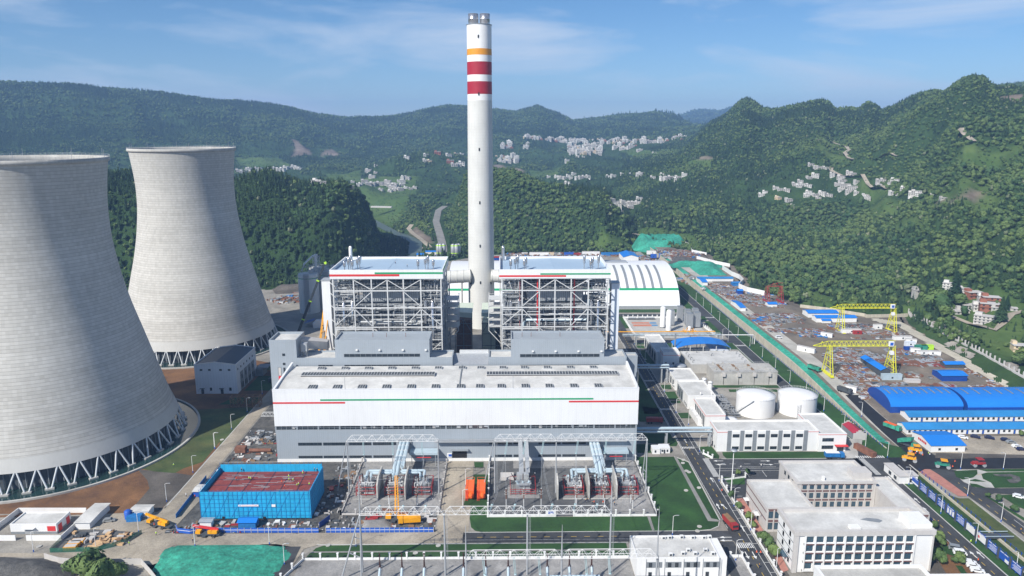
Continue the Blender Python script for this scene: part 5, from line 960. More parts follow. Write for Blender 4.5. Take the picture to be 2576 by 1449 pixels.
for i, (x, y, h, w_) in enumerate(((123.0,424.5,6.5,'rear'),(125.0,418.5,6.5,'front'))):
 T = thing('resin_tank', 'slim white domed tank with platform, %s one of two' % w_, 'tank', (x,y,0), 'slim white tanks'); MB().lathe(x, y, [(1.4,0),(1.4,h-1),(1.1,h-.3),(.05,h)], 18).build('drum', 'white_plain', T); mb = MB(); [mb.bar((x+1.7*cos(a),y+1.7*sin(a),h-1),(x+1.7*cos(a),y+1.7*sin(a),h+.1),.06) for a in np.arange(0,6.2,.5)]; mb.lathe(x,y,[(1.4,h-1),(1.8,h-1),(1.8,h-.9)],16).build('railing', 'galv', T)
T = thing('pipe_rack', 'tangle of pumps and steel pipework on the ground beside the big tanks', 'pipework', (127, 392, 0)); rg = random.Random(6); mb, m2 = MB(), MB(); pipe_clutter(mb, rg, 121.5, 130, 376, 408, .4, 2.6, 130); pipe_clutter(m2, rg, 121.5, 130, 376, 408, .4, 2.2, 60, big=.5); mb.build('pipes', 'galv', T); m2.build('dark_pipes', 'dark_grey', T)
MB().box(120.8, 127.5, 405.5, 414, 0, 2.2).build('tank_pit', 'concrete', T); MB().box(121.2,127.1,406,413.6,2.25,2.4).build('pit_cover', 'dark_grey', T)
T = thing('compound_wall', 'white pillared wall round the paved gas compound', 'wall', (130, 565, 0)); mb, pl_ = MB(), []
for a, b in (((101,533),(101,594)),((101,594),(158,594)),((158,594),(163,536))):
 L_ = sqrt((b[0]-a[0])**2+(b[1]-a[1])**2); n = int(L_/4); mb.bar((a[0],a[1],.6),(b[0],b[1],.6),.3,1.2)
 for i in range(n+1): pl_.append((a[0]+(b[0]-a[0])*i/n-130, a[1]+(b[1]-a[1])*i/n-565, 0))
mb.build('panel', 'white_plain', T); rep(T, 'pillar', MB().box(-.35,.35,-.35,.35,0,2.6), 'white_plain', pl_)
for i, (x, y, h, w_) in enumerate(((129.6,552,17.5,'front'),(127.3,563,17.5,'rear'))):
 T = thing('gas_cylinder', 'tall white liquid gas cylinder, %s one of the pair' % w_, 'gas tank', (x,y,0), 'tall white gas cylinders'); MB().lathe(x, y, [(2.1,1),(2.1,h-1.2),(1.5,h-.3),(.05,h)], 24).build('vessel', 'white_plain', T); MB().lathe(x, y, [(1.2,0),(1.2,1.05)], 10).build('skirt', 'galv', T)
for i, (q, yb) in enumerate((((443,318),570),((530,250),583),((600,330),572),((620,345),560),((672,318),575),((692,338),563))):
 x = gy('R1', q[0], q[1], yb)[0]; T = thing('evaporator', 'grey finned evaporator tower in the gas compound, %s from the left' % ordn(i), 'evaporator', (x, yb, 0), 'grey evaporator towers'); MB().box(x-2.2, x+2.2, yb-2.2, yb+2.2, 1, 12.5).build('fins', 'galv', T)
 mb = MB(); [mb.box(x-2.25+k*.9, x-2.05+k*.9, yb-2.35, yb-2.2, 1, 12.5) for k in range(6)]; mb.box(x-2.3,x+2.3,yb-2.3,yb+2.3,12.5,12.8).build('frame', 'mid_grey', T)
T = thing('drilling_rig', 'orange steel rig with small white tank on the compound paving', 'rig', (145.5, 541, 0)); mb = MB(); rg = random.Random(2)
for _ in range(26): x, y = rg.uniform(141,150), rg.uniform(534,552); mb.bar((x,y,.4),(x+rg.uniform(-3,3),y+rg.uniform(-3,3),rg.uniform(.3,3.5)),.3)
mb.build('frame', 'crane_yellow', T); MB().lathe(145.5, 550, [(1.1,1.5),(1.1,4.5),(.1,4.9)], 14).build('drum', 'white_plain', T)
T = thing('trailer', 'long tube trailer parked at the rear of the gas compound, left end', 'trailer', (113, 588, 0)); MB().tube([(104.5,588,1.6),(111,588,1.6)],.6,8).tube([(112,588,1.6),(118,588,1.6)],.6,8).tube([(119,588,1.6),(126,588,1.6)],.6,8).build('tubes','galv',T); MB().box(104,126.5,587.3,588.7,.5,.95).build('chassis','dark_grey',T)
T = thing('low_ramp_box', 'low white walled pit with grey top at the front of the compound', 'pit', (111, 536, 0)); MB().box(105, 118, 534, 541, 0, 1.6).build('wall', 'white_plain', T); MB().box(105.7,117.3,534.7,540.3,1.5,1.65).build('cover','stone',T)
T = thing('pipe_bridge', 'long lattice pipe bridge with orange gas pipe crossing above the road', 'pipe bridge', (120, 523, 0)); mb, m2 = MB(), MB()
for y in (515.6, 518.2):
 for z in (6.4, 8.4): mb.bar((88,y,z),(160,y,z),.22)
 for i in range(36): x = 88+i*2; mb.bar((x,y,6.4 if i%2 else 8.4),(x+2,y,8.4 if i%2 else 6.4),.13)
for x in (98, 118, 138, 158.8):
 for y in (515.6,518.2): m2.box(x-.3,x+.3,y-.3,y+.3,0,6.4)
 m2.bar((x,515.6,6.3),(x,518.2,6.3),.3)
for x in (156.5, 159.5):
 for z in np.arange(1,6,1.2): m2.bar((x,515.6,z),(x+2,515.6,z+1.2),.14)
mb.build('truss', 'galv', T); m2.build('legs', 'galv', T); MB().tube([(66,518,9.4),(156,518,9.4)],.35,8).build('gas_pipe', 'crane_yellow', T); mb = MB(); [mb.tube([(88,y,7.3),(160,y,7.3)],.3,6) for y in (516.3,517,517.6)]; mb.build('pipes', 'pipe_blue', T)
T = thing('pipe_arch', 'white pipe carried on one white post across the green verge', 'pipe', (170, 517, 0)); MB().tube([(160,517,7),(184,517,7),(185.2,517,6.2),(185.2,517,0)],.35,8).build('pipe','white_plain',T); MB().box(183.2,183.8,516.5,517.1,0,6.6).build('post','galv',T)
T = thing('shed', 'open shed with curved bright blue roof over pumps, below the pipe bridge', 'shed', (139, 481, 0)); q = [(119.5,0),(121,.9),(125,2.2),(132,3.2),(140,3.5),(148,3.0),(154,1.6),(157.3,0)]; z0 = 7.2
MB().strip([(a,482.5,z0+b) for a, b in q],[(a,500,z0+b) for a, b in q]).strip([(a,500,z0+b-.15) for a, b in q],[(a,482.5,z0+b-.15) for a, b in q]).build('roof','blue_roof',T); mb = MB()
for x in (120.5,129,138,147,156.6):
 for y in (483,491,499.5): mb.box(x-.2,x+.2,y-.2,y+.2,0,z0+1.5 if 121<x<156 else z0)
mb.build('post','white_steel',T); MB().box(144,156,484,499,0,5.6).build('inner_room','clad_blue',T); mb = MB(); rg = random.Random(9)
for i in range(9): mb.box(123+i*2.2,124.6+i*2.2,484+rg.random()*3,487+rg.random()*3,0,3.5)
mb.build('pump_sets','mid_grey',T); MB().tube([(119.2,486,0),(119.2,486,17)],.55,10).build('exhaust_stack','mid_grey',T)
def trestle(name, lb, y, x0, x1, z, legs, tr=True):
 T = thing(name, lb, 'pipe bridge', ((x0+x1)/2, y, 0), 'pipe bridges over the hall road'); mb = MB()
 if tr:
  for yy in (y, y+2.4):
   for zz in (z, z+1.8): mb.bar((x0,yy,zz),(x1,yy,zz),.2)
   n = int((x1-x0)/2)
   for i in range(n): mb.bar((x0+i*2,yy,z if i%2 else z+1.8),(x0+i*2+2,yy,z+1.8 if i%2 else z),.12)
  mb.build('truss', 'galv', T)
 m2 = MB()
 for x in legs:
  for yy in (y, y+2.4): m2.box(x-.35,x+.35,yy-.35,yy+.35,0,z)
 m2.build('legs', 'galv', T); mb = MB(); [mb.tube([(x0,y+.4+k*.7,z+2.1),(x1,y+.4+k*.7,z+2.1)],.3,8) for k in range(3)]; mb.tube([(x0,y-.4,z+.8),(x1,y-.4,z+.8)],.4,8).build('pipes', 'pipe_blue', T); return T
trestle('pipe_bridge', 'lattice pipe bridge joining hall to the white workshop over the road', 340, 63.5, 103.8, 7.4, (81.5, 103)); trestle('pipe_bridge', 'grey pipe bridge in shadow reaching the treatment building', 434, 70, 103.5, 9.2, (99, 102.5))
T = thing('side_pipe', 'pale blue pipe run along the right side wall of the hall on trestles', 'pipe', (70, 400, 0)); mb = MB()
for k in range(3): mb.tube([(66.2+k*.7,470,24-k*.1),(66.2+k*.7,430,20),(69+k*.7,392,9),(72+k*.5,374,9),(64,373+k*.6,9)], .35, 7)
mb.build('pipes', 'pipe_blue', T); mb = MB(); [mb.bar((x,y,0),(x,y,8.6),.4) for x in (69,73) for y in (373,377)]; [mb.bar((69,y,z),(73,y,z+2),.15) for y in (373,377) for z in (2,5)]; [mb.bar((67,y,0),(67,y,z),.35) for y, z in ((392,9),(410,14),(430,19),(450,21))]; mb.build('trestle', 'galv', T)
T = bld('lift_block', 'small grey block with open top beside the right bunker building', 64.5, 70.5, 366, 372, 39.2, wall='clad_grey');
T = thing('site_cabin', 'small white site cabin with two roofs on the lawn edge by the hall', 'cabin', (77, 332, 0)); MB().box(72.9,76.6,331.6,336.2,0,2.6).box(76.8,81.6,332.4,337,0,2.7).build('wall','white_plain',T); MB().box(72.8,76.7,331.5,336.3,2.6,2.75).box(76.7,81.7,332.3,337.1,2.7,2.85).build('roof','white',T)
for x in (74,77.6,78.6,80): win(T, x, x+.6, .9 if x != 78.6 else .1, 1.9, 332.38 if x > 76.7 else 331.58, name='window' if x != 78.6 else 'door')
def facade(T, x0, x1, y, floors, nb, wall='stone', band='band_brown', pier=.5, g_='glass_blue', inset=.35, wfrac=.62, doubles=True):
 fh = (floors[-1]-floors[0])/(len(floors)-1)
 for i in range(nb):
  xa = x0+(x1-x0)*i/nb; xb = x0+(x1-x0)*(i+1)/nb; ww = (xb-xa)*wfrac; xc = (xa+xb)/2
  for f in range(len(floors)-1): z = floors[f]; win(T, xc-ww/2, xc+ww/2, z+fh*.24, z+fh*.80, y, 2, glass=g_, frame='dark_grey')
 mb = MB()
 for f in range(1, len(floors)): mb.box(x0, x1, y-.06, y+.01, floors[f]-fh*.14, floors[f]+fh*.06)
 mb.build('floor_band', band, T)
 mb = MB()
 for i in range(nb+1): x = x0+(x1-x0)*i/nb; mb.box(x-pier/2, x+pier/2, y-.14, y+.01, floors[0], floors[-1])
 mb.build('piers', wall, T)
AD = thing('office_block', 'stepped grey and white office block with brown floor bands and a higher rear part', 'office building', (125, 262, 0)); T = AD
T2_ = bld('office_annex', 'long low stone wing of the offices facing the pink pavement', 103.1, 121.8, 260.8, 284.7, 10.2, wall='stone', trim='stone', h=.7, w=.6); MB().box(103.03,103.1,260.9,284.6,4.6,5.1).box(103.03,103.1,260.9,284.6,8.0,8.5).build('floor_band','band_brown',T2_)
facade(T2_, 103.6, 108.5, 260.8, [0, 4.8, 9.4], 2); MB().box(101.6,103.1,268,271,2.8,3.0).box(101.2,103.1,280,282.6,2.8,3.0).build('door_canopy','white_plain',T2_); winx(T2_, 268.6, 270.4, .1, 2.6, 103.1, name='door'); winx(T2_, 280.4, 282, .1, 2.6, 103.1, name='door')
AH = gy('R3',1530,615,278.6)[2]; x1_ = gy('R4',495,700,278.6)[0]
MB().box(122.0,x1_,278.6,298.4,0,AH-.9).build('wall','stone',T); pz0 = AH-.9
MB().box(121.6,x1_+.4,278.2,279.2,pz0,AH).box(121.6,x1_+.4,297.8,298.8,pz0,AH).box(121.6,122.6,279.2,297.8,pz0,AH).box(x1_-.6,x1_+.4,279.2,297.8,pz0,AH).build('parapet','stone',T); MB().box(122.6,x1_-.6,279.2,297.8,pz0-.1,pz0+.1).build('roof','roof_white',T)
facade(T, 123.6, x1_-1.2, 278.6, [0, 4.0, 8.0, AH-1], 10, wfrac=.5, pier=.35)
for y in (283,287,291): winx(T, y, y+1.4, 5, 6.6, 122.0); winx(T, y, y+1.4, 8.8, 10.4, 122.0)
MB().box(x1_-8,x1_-.4,282,288,AH-.8,AH+2.2).build('stair_head','stone',T); MB().box(133.4,134.4,281,282,AH-.8,AH+1).build('vent_box','white_plain',T)
bx1 = g('R4',858,925,9.6)[0]; T = bld('office_annex', 'right hand low wing of the offices with white flat roof', x1_+.15, 164.6, 256.4, 287.5, 9.6, wall='stone', trim='stone', h=.7, w=.6); facade(T, 157.5, 164.4, 256.4, [4.8, 9.0], 2)
FZ = 16.2; T = thing('dormitory', 'white four storey block with projecting window frames and balconied bays, nearest the camera', 'office building', (128, 233.7, 0)); X1 = 152.6; Y0 = 233.9
MB().box(103.3, X1, Y0, 249.6, 0, FZ-1.6).build('wall', 'white_plain', T); MB().box(102.8, X1+.5, Y0-.6, Y0+.7, FZ-1.7, FZ).box(102.8, X1+.5, 249.0, 250.2, FZ-1.7, FZ).box(102.8, 104.0, Y0+.7, 249.0, FZ-1.7, FZ).box(X1-.7, X1+.5, Y0+.7, 249, FZ-1.7, FZ).build('parapet', 'stone', T)
MB().box(104.0, X1-.7, Y0+.7, 249, FZ-1.7, FZ-1.2).build('roof', 'roof_white', T); MB().box(X1-7.4, X1-.1, Y0+1.2, Y0+10, FZ-1.3, FZ+1.6).build('stair_head', 'white_plain', T)
MB().poly([gy('R4',*q,Y0+9)[:1]+(y_,) for q, y_ in (((375,960),Y0+9.5),((440,950),Y0+10.6),((520,960),Y0+9.8),((540,975),Y0+8.4),((500,985),Y0+7.2),((430,980),Y0+8.2))], FZ-1.17).build('damp_patch','mid_grey',T); MB().box(124,127.6,Y0+2,Y0+4.6,FZ-1.3,FZ-.2).build('vent_box','white_plain',T); fl_ = [.6+i*3.45 for i in range(5)]; bays = [gy('R3',1607,1100,Y0)[0]];
xL, xR = gy('R3', 1592, 1150, Y0)[0], gy('R4', 778, 1200, Y0)[0]; nb = 11; bw_ = (xR-xL)/nb
MB().box(xL-.3, xR+.3, Y0-.06, Y0+.05, .5, FZ-1.75).build('bay_recess', 'white_plain', T)
for i in range(nb):
 xa = xL+i*bw_
 for f in range(4):
  z = fl_[f]; win(T, xa+.75, xa+bw_-.65, z+.95, z+2.95, Y0-.05, 2, glass='glass_blue', frame='dark_grey');
  if f < 3 or 1: pass
mb = MB(); m2 = MB()
for i in range(nb+1): x = xL+i*bw_; mb.box(x-.3, x+.3, Y0-.6, Y0, .4, FZ-1.75)
for f in range(5): mb.box(xL-.3, xR+.3, Y0-.5, Y0, fl_[f]-.15, fl_[f]+.6)
for f in range(1, 4): [m2.box(xL+i*bw_+.3, xL+(i+1)*bw_-.3, Y0-.66, Y0-.02, fl_[f]+.02, fl_[f]+.42) for i in range(nb)]
mb.build('window_frames', 'white_plain', T); m2.build('brown_sills', 'band_brown', T); MB().box(X1-.35, X1+.12, Y0-.5, Y0+.5, 0, FZ-1.8).box(102.95,104.6,Y0-.5,Y0+.4,0,FZ-1.8).build('corner_pier','stone',T)
MB().box(103.2,103.32,Y0+.5,249.2,3.8,4.0).box(103.2,103.32,Y0+.5,249.2,7.3,7.5).box(103.2,103.32,Y0+.5,249.2,10.8,11.).build('side_lines','dark_grey',T)
for f in range(4):
 for y in (237.5, 243.5): winx(T, y, y+1.3, fl_[f]+.8, fl_[f]+2.6, 103.3, 1)
MB().box(101.6,103.3,238.6,243,3.0,3.25).build('door_canopy','glass_blue',T)
zb = 12.; p0 = g('R4', 20, 1370, zb); T = thing('office_block', 'low white parapet roof cut off at the bottom edge in front of the white block', 'office building', (130, 205, 0))
ya_, yb_ = 196., g('R4',400,1362,11.)[1]; xa_, xb_ = g('R3',1665,1335,11.)[0], g('R4',835,1362,11.)[0]; para_roof(T, xa_, xb_, ya_, yb_, 11., .9, .9, 'white_plain', 'concrete')
T = thing('office_block', 'white flat roof at the bottom right edge beside the parked cars', 'office building', (150, 205, 0)); xa2, yb2 = g('N4',590,1425,7)[0], g('N4',700,1420,7)[1]; para_roof(T, xb_+1.5, g('N4',1650,1430,7)[0], 196, yb2, 7, .6, .6, 'white_plain', 'concrete')
CZ = 8.5; y0c, y1c = g('R3',175,1287,CZ)[1], g('R3',110,1090,CZ)[1]; xa_, xb_ = g('R3',175,1287,CZ)[0], g('R3',835,1283,CZ)[0]; T = thing('control_building', 'white two storey control building with air conditioning units on its roof', 'building', (62, y0c, 0))
x00 = g('R3',105,1285,CZ)[0]; para_roof(T, x00, xb_+.1, y0c, y1c, CZ, .35, .5, 'white_plain', 'roof_white'); xe = g('R3',862,1188,CZ)[0]; MB().box(xb_+.2, xe, g('R3',862,1188,CZ)[1]-6, y1c-1.5, 0, CZ-.4).build('side_wing', 'white_plain', T)
for q in (190,360,525,698): a, b = gy('R3',q,1350,y0c-.1)[0], gy('R3',q+140,1350,y0c-.1)[0]; MB().box(a,b,y0c-.06,y0c+.02,4.6,6.8).build('grey_panel','mid_grey',T); win(T,(a*.75+b*.25)-.5,(a*.75+b*.25)+.5,4.9,6.5,y0c-.08,2); win(T,(a*.3+b*.7)-.5,(a*.3+b*.7)+.5,4.9,6.5,y0c-.08,2); win(T,(a*.75+b*.25)-.5,(a*.75+b*.25)+.5,1.2,2.8,y0c-.02,2)
for q in (187,352,520,690,845): x = gy('R3',q,1350,y0c-.1)[0]; MB().tube([(x,y0c-.15,0),(x,y0c-.15,CZ-.5)],.09,6).build('drain_pipe','galv',T)
ac = None
for i, q in enumerate(((340,1122),(395,1118),(500,1115),(598,1118),(698,1118),(748,1115),(403,1272),(512,1260),(558,1232),(620,1262),(710,1232),(776,1262))):
 p = g('R3', *q, CZ-.35); lb = 'white rooftop air conditioner on the control building, %s from left in %s row' % (ordn(i if i < 6 else i-6), 'rear' if i < 6 else 'front')
 if ac is None:
  ac = thing('air_conditioner', lb, 'air conditioner', p, 'air conditioning units on the control building roof'); x,y,z = p; MB().box(x-.65,x+.65,y-.45,y+.45,z+.1,z+1.25).build('casing','white_plain',ac); MB().box(x-.45,x+.45,y-.5,y-.45,z+.3,z+1.05).build('fan_grille','dark_grey',ac); MB().box(x-.5,x-.35,y-.4,y+.4,z,z+.1).box(x+.35,x+.5,y-.4,y+.4,z,z+.1).build('feet','galv',ac)
 else: dup(ac, p, label=lb)
T = thing('gatehouse', 'grey and white gatehouse with flat roof at the road junction', 'gatehouse', (179, 300, 0)); MB().box(176.4,180.4,299.4,312.4,0,3.6).box(180.5,184.6,299.2,304,0,3.9).build('wall','white_plain',T); MB().box(176.1,180.6,299,312.7,3.6,3.9).box(180.4,184.9,298.9,304.3,3.9,4.2).build('roof','stone',T); winx(T,306,308,1,2.4,176.4); winx(T,301.5,303.5,1,2.4,176.4); win(T,181.2,182.6,1,2.6,299.2)
T = thing('hut', 'small grey hut with dark red roof and stepped gables by the canal wall', 'hut', (181, 350, 0)); xh = (178.2,184.2); MB().box(*xh,346.4,359.5,0,3.4).build('wall','mid_grey',T); MB().add([(178,346.8,3.4),(181.2,346.8,4.9),(184.4,346.8,3.4),(178,359.2,3.4),(181.2,359.2,4.9),(184.4,359.2,3.4)],[(0,1,4,3),(1,2,5,4)]).build('roof','roof_red',T)
for y in (346.2,359.3): MB().box(178,184.4,y,y+.4,0,3.8).box(179.4,183,y,y+.4,3.8,4.6).box(180.4,182,y,y+.4,4.6,5.3).build('stepped_gable','stone',T)
T = thing('cargo_container', 'rust red cargo container on the green by the junction', 'container', (176.5, 332, 0)); MB().rbox((176.8,331.6,.1), 2.5, 12, 2.6, .33).build('body','rust',T)
tag(MB().box(172.5,180,341,341.4,0,3).build('screen_wall','concrete'), 'short grey concrete screen wall behind the red container', 'wall')
T = thing('canal_bridge', 'small flat steel footbridge across the concrete canal', 'footbridge', (189, 255, 0)); MB().box(185.8,197,254,257.6,.3,.6).build('deck','dark_grey',T); MB().bar((185.8,254,1.3),(197,254,1.3),.2).bar((185.8,257.6,1.3),(197,257.6,1.3),.2).build('railing','pipe_blue',T)
tag(MB().box(191.2,191.9,190,312,-3.2,.35).build('canal_wall','wall_beige'), 'beige concrete side wall of the open canal beside the notice boards', 'wall'); tag(MB().box(185.7,186.3,190,312,-3.2,.2).build('canal_wall','wall_beige'), 'near side concrete edge of the open canal behind the notice boards', 'wall')
T = thing('canal_fence', 'low blue post fence along both canal edges', 'fence', (189, 250, 0))
rep(T, 'post', MB().box(0,.2,0,.2,0,1.4), 'blue_fence', [(192.3-189,y-250,0) for y in np.arange(192, 312, 3.)]+[(186.5-189,y-250,0) for y in np.arange(192, 312, 3.)]+[(-.3,y-250,0) for y in np.arange(338, 480, 3.)]+[(-.3,y-250,0) for y in np.arange(480, 700, 3.)])
MB().bar((192.4,192,1.2),(192.4,312,1.2),.06).bar((188.8,338,1.2),(188.8,700,1.2),.05).bar((186.6,192,1.2),(186.6,312,1.2),.05).build('rails','blue_fence',T)
bd = None; M('board_blue', (.02,.09,.42), .4, .15, .8)
desc = ['with a picture of the plant','with a small grey inset picture','of plain blue text','half hidden by a lamp post','with three pale text columns','of dense blue text','with a white map sheet','with a white poster and red diamond','with a small picture in the corner','with a white inset panel','at the bottom edge of the photo']
ysb = [299.5-6.55*k for k in range(11)]
for i, y in enumerate(ysb):
 x = 182.2; T = thing('notice_board', 'blue roadside notice board %s, %s from the far end' % (desc[i], ordn(i)), 'notice board', (x, y-2.6, 0), 'blue notice boards along the canal'); white = i in (6, 7)
 MB().box(x-.08,x+.08,y-5.5,y,1.0,4.2).build('panel','board_blue',T); mb = MB()
 if white: mb.box(x-.12,x-.08,y-5.3,y-.2,1.15,3.7)
 elif i == 0: mb.box(x-.12,x-.08,y-5.3,y-.3,1.2,1.9)
 elif i == 4: [mb.box(x-.12,x-.08,y-5.1+k*1.7,y-4.0+k*1.7,1.3,3.4) for k in range(3)]
 elif i == 9: mb.box(x-.12,x-.08,y-5.2,y-3.2,1.2,2.4)
 else: [mb.box(x-.12,x-.08,y-5.0,y-.6-.4*(k%3),1.4+k*.36,1.5+k*.36) for k in range(6)]
 mb.box(x-.12,x-.08,y-2.2,y-.5,3.8,4.05).box(x-.12,x-.08,y-4.6,y-2.6,3.8,4.05).build('lettering','white_plain',T)
 if i == 7: MB().add([(x-.14,y-2,2.4),(x-.14,y-1.4,3.1),(x-.14,y-.8,2.4),(x-.14,y-1.4,1.7)],[(0,1,2,3)]).build('emblem','red_band',T)
 MB().box(x-.2,x+.2,y-5.8,y-5.5,0,4.3).box(x-.2,x+.2,y,y+.3,0,4.3).build('posts','dark_grey',T)
T = thing('pump_house', 'tall white pump house with dark ridged roof between the cooling towers and the hall', 'building', (-170, 418.2, 0)); x0, x1, y0, y1, ze, zr_ = -182.6, -158.0, 418.2, 453.5, 18.0, 19.6; xm = (x0+x1)/2
MB().add([(x0,y0,0),(x1,y0,0),(x1,y1,0),(x0,y1,0),(x0,y0,ze),(x1,y0,ze),(x1,y1,ze),(x0,y1,ze),(xm,y0,zr_),(xm,y1,zr_)],[(0,1,5,8,4),(1,2,6,5),(2,3,7,9,6),(3,0,4,7)]).build('wall','clad_blue',T)
MB().add([(x0+.4,y0+.4,ze-.1),(xm,y0+.4,zr_-.1),(x1-.4,y0+.4,ze-.1),(x0+.4,y1-.4,ze-.1),(xm,y1-.4,zr_-.1),(x1-.4,y1-.4,ze-.1)],[(0,1,4,3),(1,2,5,4)]).build('roof','roof_dark',T)
mb = MB(); [mb.bar(a, b, .5, .5) for a, b in (((x0,y0,ze+.1),(xm,y0,zr_+.1)),((xm,y0,zr_+.1),(x1,y0,ze+.1)),((x1,y0,ze+.1),(x1,y1,ze+.1)),((x0,y0,ze+.1),(x0,y1,ze+.1)),((x0,y1,ze+.1),(xm,y1,zr_+.1)),((xm,y1,zr_+.1),(x1,y1,ze+.1)))]; mb.build('eaves','white_plain',T)
for a, b in ((1872,1895),(1950,1973),(2055,2078),(2135,2157)): p, q = gy('L2',a,648,y0), gy('L2',b,662,y0); win(T,p[0],q[0],q[2],p[2],y0)
for a, b in ((1967,1987),(2148,2170)): p, q = gy('L2',a,822,y0), gy('L2',b,848,y0); win(T,p[0],q[0],q[2],p[2],y0)
for a in (1898,2080): p = gy('L2',a,838,y0); MB().box(p[0]-1.4,p[0]+1.4,y0-1.2,y0,3.4,3.6).build('door_canopy','dark_grey',T); win(T,p[0]-.7,p[0]+.7,.1,2.8,y0,name='door')
for k in range(6): winx(T, 420.5+k*5.2, 421.5+k*5.2, 14, 15, x1, 1)
for k in range(4): y = 424+k*6.6; MB().box(x1,x1+.12,y,y+5.4,0,11.5).build('wall_panel','mid_grey',T); winx(T,y+.8,y+2,1.5,4.5,x1+.12,1); winx(T,y+3.2,y+4.4,1.5,4.5,x1+.12,1); winx(T,y+2,y+3.2,7,9.5,x1+.12,1)
T = thing('lean_to', 'grey open sided lean-to and white container behind the pump house', 'shed', (-150,455,0)); MB().box(-157.8,-150.5,452,460,4.6,5).build('roof','mid_grey',T); MB().box(-157.5,-153,450,458,0,4.4).build('wall','mid_grey',T); MB().box(-148.5,-139.5,452,455,.2,3.4).build('container','white_plain',T)
# transformer yards in front of the hall
M('insul_glass', (.35,.48,.50), .2, .1, spec=.8)
def transformer(cx, cy, lb, zrear, bags=()):
 T = thing('transformer', lb, 'transformer', (cx, cy, 0), 'main transformers with red pipe frames'); x0, x1 = cx-2.6, cx+2.6
 MB().box(x0, x1, cy+2.2, cy+7.2, .5, 4.6).box(x0+.4, x1-.4, cy+2.6, cy+6.8, 4.6, 5.1).build('oil_tank', 'galv', T)
 mb = MB(); [mb.box(x0+.1+k*.5, x0+.3+k*.5, cy+.9, cy+2.2, .9, 4.2) for k in range(11)]; [mb.box(x1, x1+1.1, cy+2.4+k*.5, cy+2.6+k*.5, .9, 4.2) for k in range(9)]; mb.build('radiators', 'silver', T)
 MB().tube([(x0+.3,cy+7.5,5.6),(x1-1.6,cy+7.5,5.6)], .6, 12).build('conservator', 'pipe_blue', T)
 for dx in (-1.5, .2, 1.7):
  MB().tube([(cx+dx,cy+4.6,5),(cx+dx,cy+4.6,6.2)], .34, 8).build('turret', 'galv', T)
 for dx, h in ((-1.6,8.8),(1.2,8.0)):
  q = [((.34 if k%2 else .24), 5.1+(h-5.1)*k/12) for k in range(13)]; b_ = MB().lathe(cx+dx, cy+3.2, q, 10).build('bushing', 'brown_post', T)
 rg = random.Random(int(cx*10)); mb = MB(); pipe_clutter(mb, rg, x0-.8, x1+.8, cy+.6, cy+8, .8, 5.6, 46); mb.build('pipework', 'white_steel', T); mb = MB(); pipe_clutter(mb, rg, x0-.8, x1+.8, cy+1.2, cy+8, .6, 4.6, 26, big=.4); mb.build('dark_pipework', 'dark_grey', T)
 mb = MB(); a0, a1, b0, b1 = x0-1.5, x1+1.6, cy-.2, cy+9.5
 for z in (.9, 2.6, 4.2): mb.bar((a0,b0,z),(a1,b0,z),.2).bar((a1,b0,z),(a1,b1,z+.6),.2).bar((a0,b0,z),(a0,b1,z+.6),.2).bar((a0,b1,z+.6),(a1,b1,z+.6),.2)
 for x, y in ((a0,b0),(a1,b0),(a0,b1),(a1,b1),(a1,(b0+b1)/2),(a0,(b0+b1)/2),((a0+a1)/2,b0)): mb.bar((x,y,0),(x,y,4.8),.18)
 mb.build('spray_pipe_frame', 'red', T); MB().box(a0-.6,a1+.6,b0-2.6,b1,.1,.25).build('gravel_pit','gravel_light',T); MB().box(a0-.9,a1+.9,b0-2.9,b0-2.6,.1,.4).build('pit_kerb','paving',T); return T
TX = {'L':[gy('X1',q,950,293)[0] for q in (410,960,1490)], 'R':[gy('X2',q,780,291)[0] for q in (1370,1800,2230)]}
wd = ['left','middle','right']
for i, x in enumerate(TX['L']): transformer(x, 291.5, 'grey transformer with red pipes, %s of three left of the hall door' % wd[i], 0)
for i, x in enumerate(TX['R']): transformer(x, 290.5, 'grey transformer with red pipes, %s of three at the right yard' % wd[i], 0)
for side, qs, n_, y0 in (('left', (625,1160), 'X1', 287.5), ('right', (1112,1608,2045), 'X2', 286.8)):
 for i, q in enumerate(qs):
  x = gy(n_, q, 1180 if side == 'left' else 950, y0)[0]; w_ = thing('fire_wall', 'tall grey concrete fire wall, %s in the %s transformer yard' % (ordn(i), side), 'fire wall', (x, y0, 0), 'concrete fire walls'); MB().add([(x-.3,y0,0),(x+.3,y0,0),(x+.3,y0+14,0),(x-.3,y0+14,0),(x-.3,y0,7.0),(x+.3,y0,7.0),(x+.3,y0+4,9.2),(x-.3,y0+4,9.2),(x-.3,y0+14,9.2),(x+.3,y0+14,9.2)],[(0,1,5,4),(1,2,9,6,5),(2,3,8,9),(3,0,4,7,8),(4,5,6,7),(7,6,9,8)]).build('slab','concrete',w_)
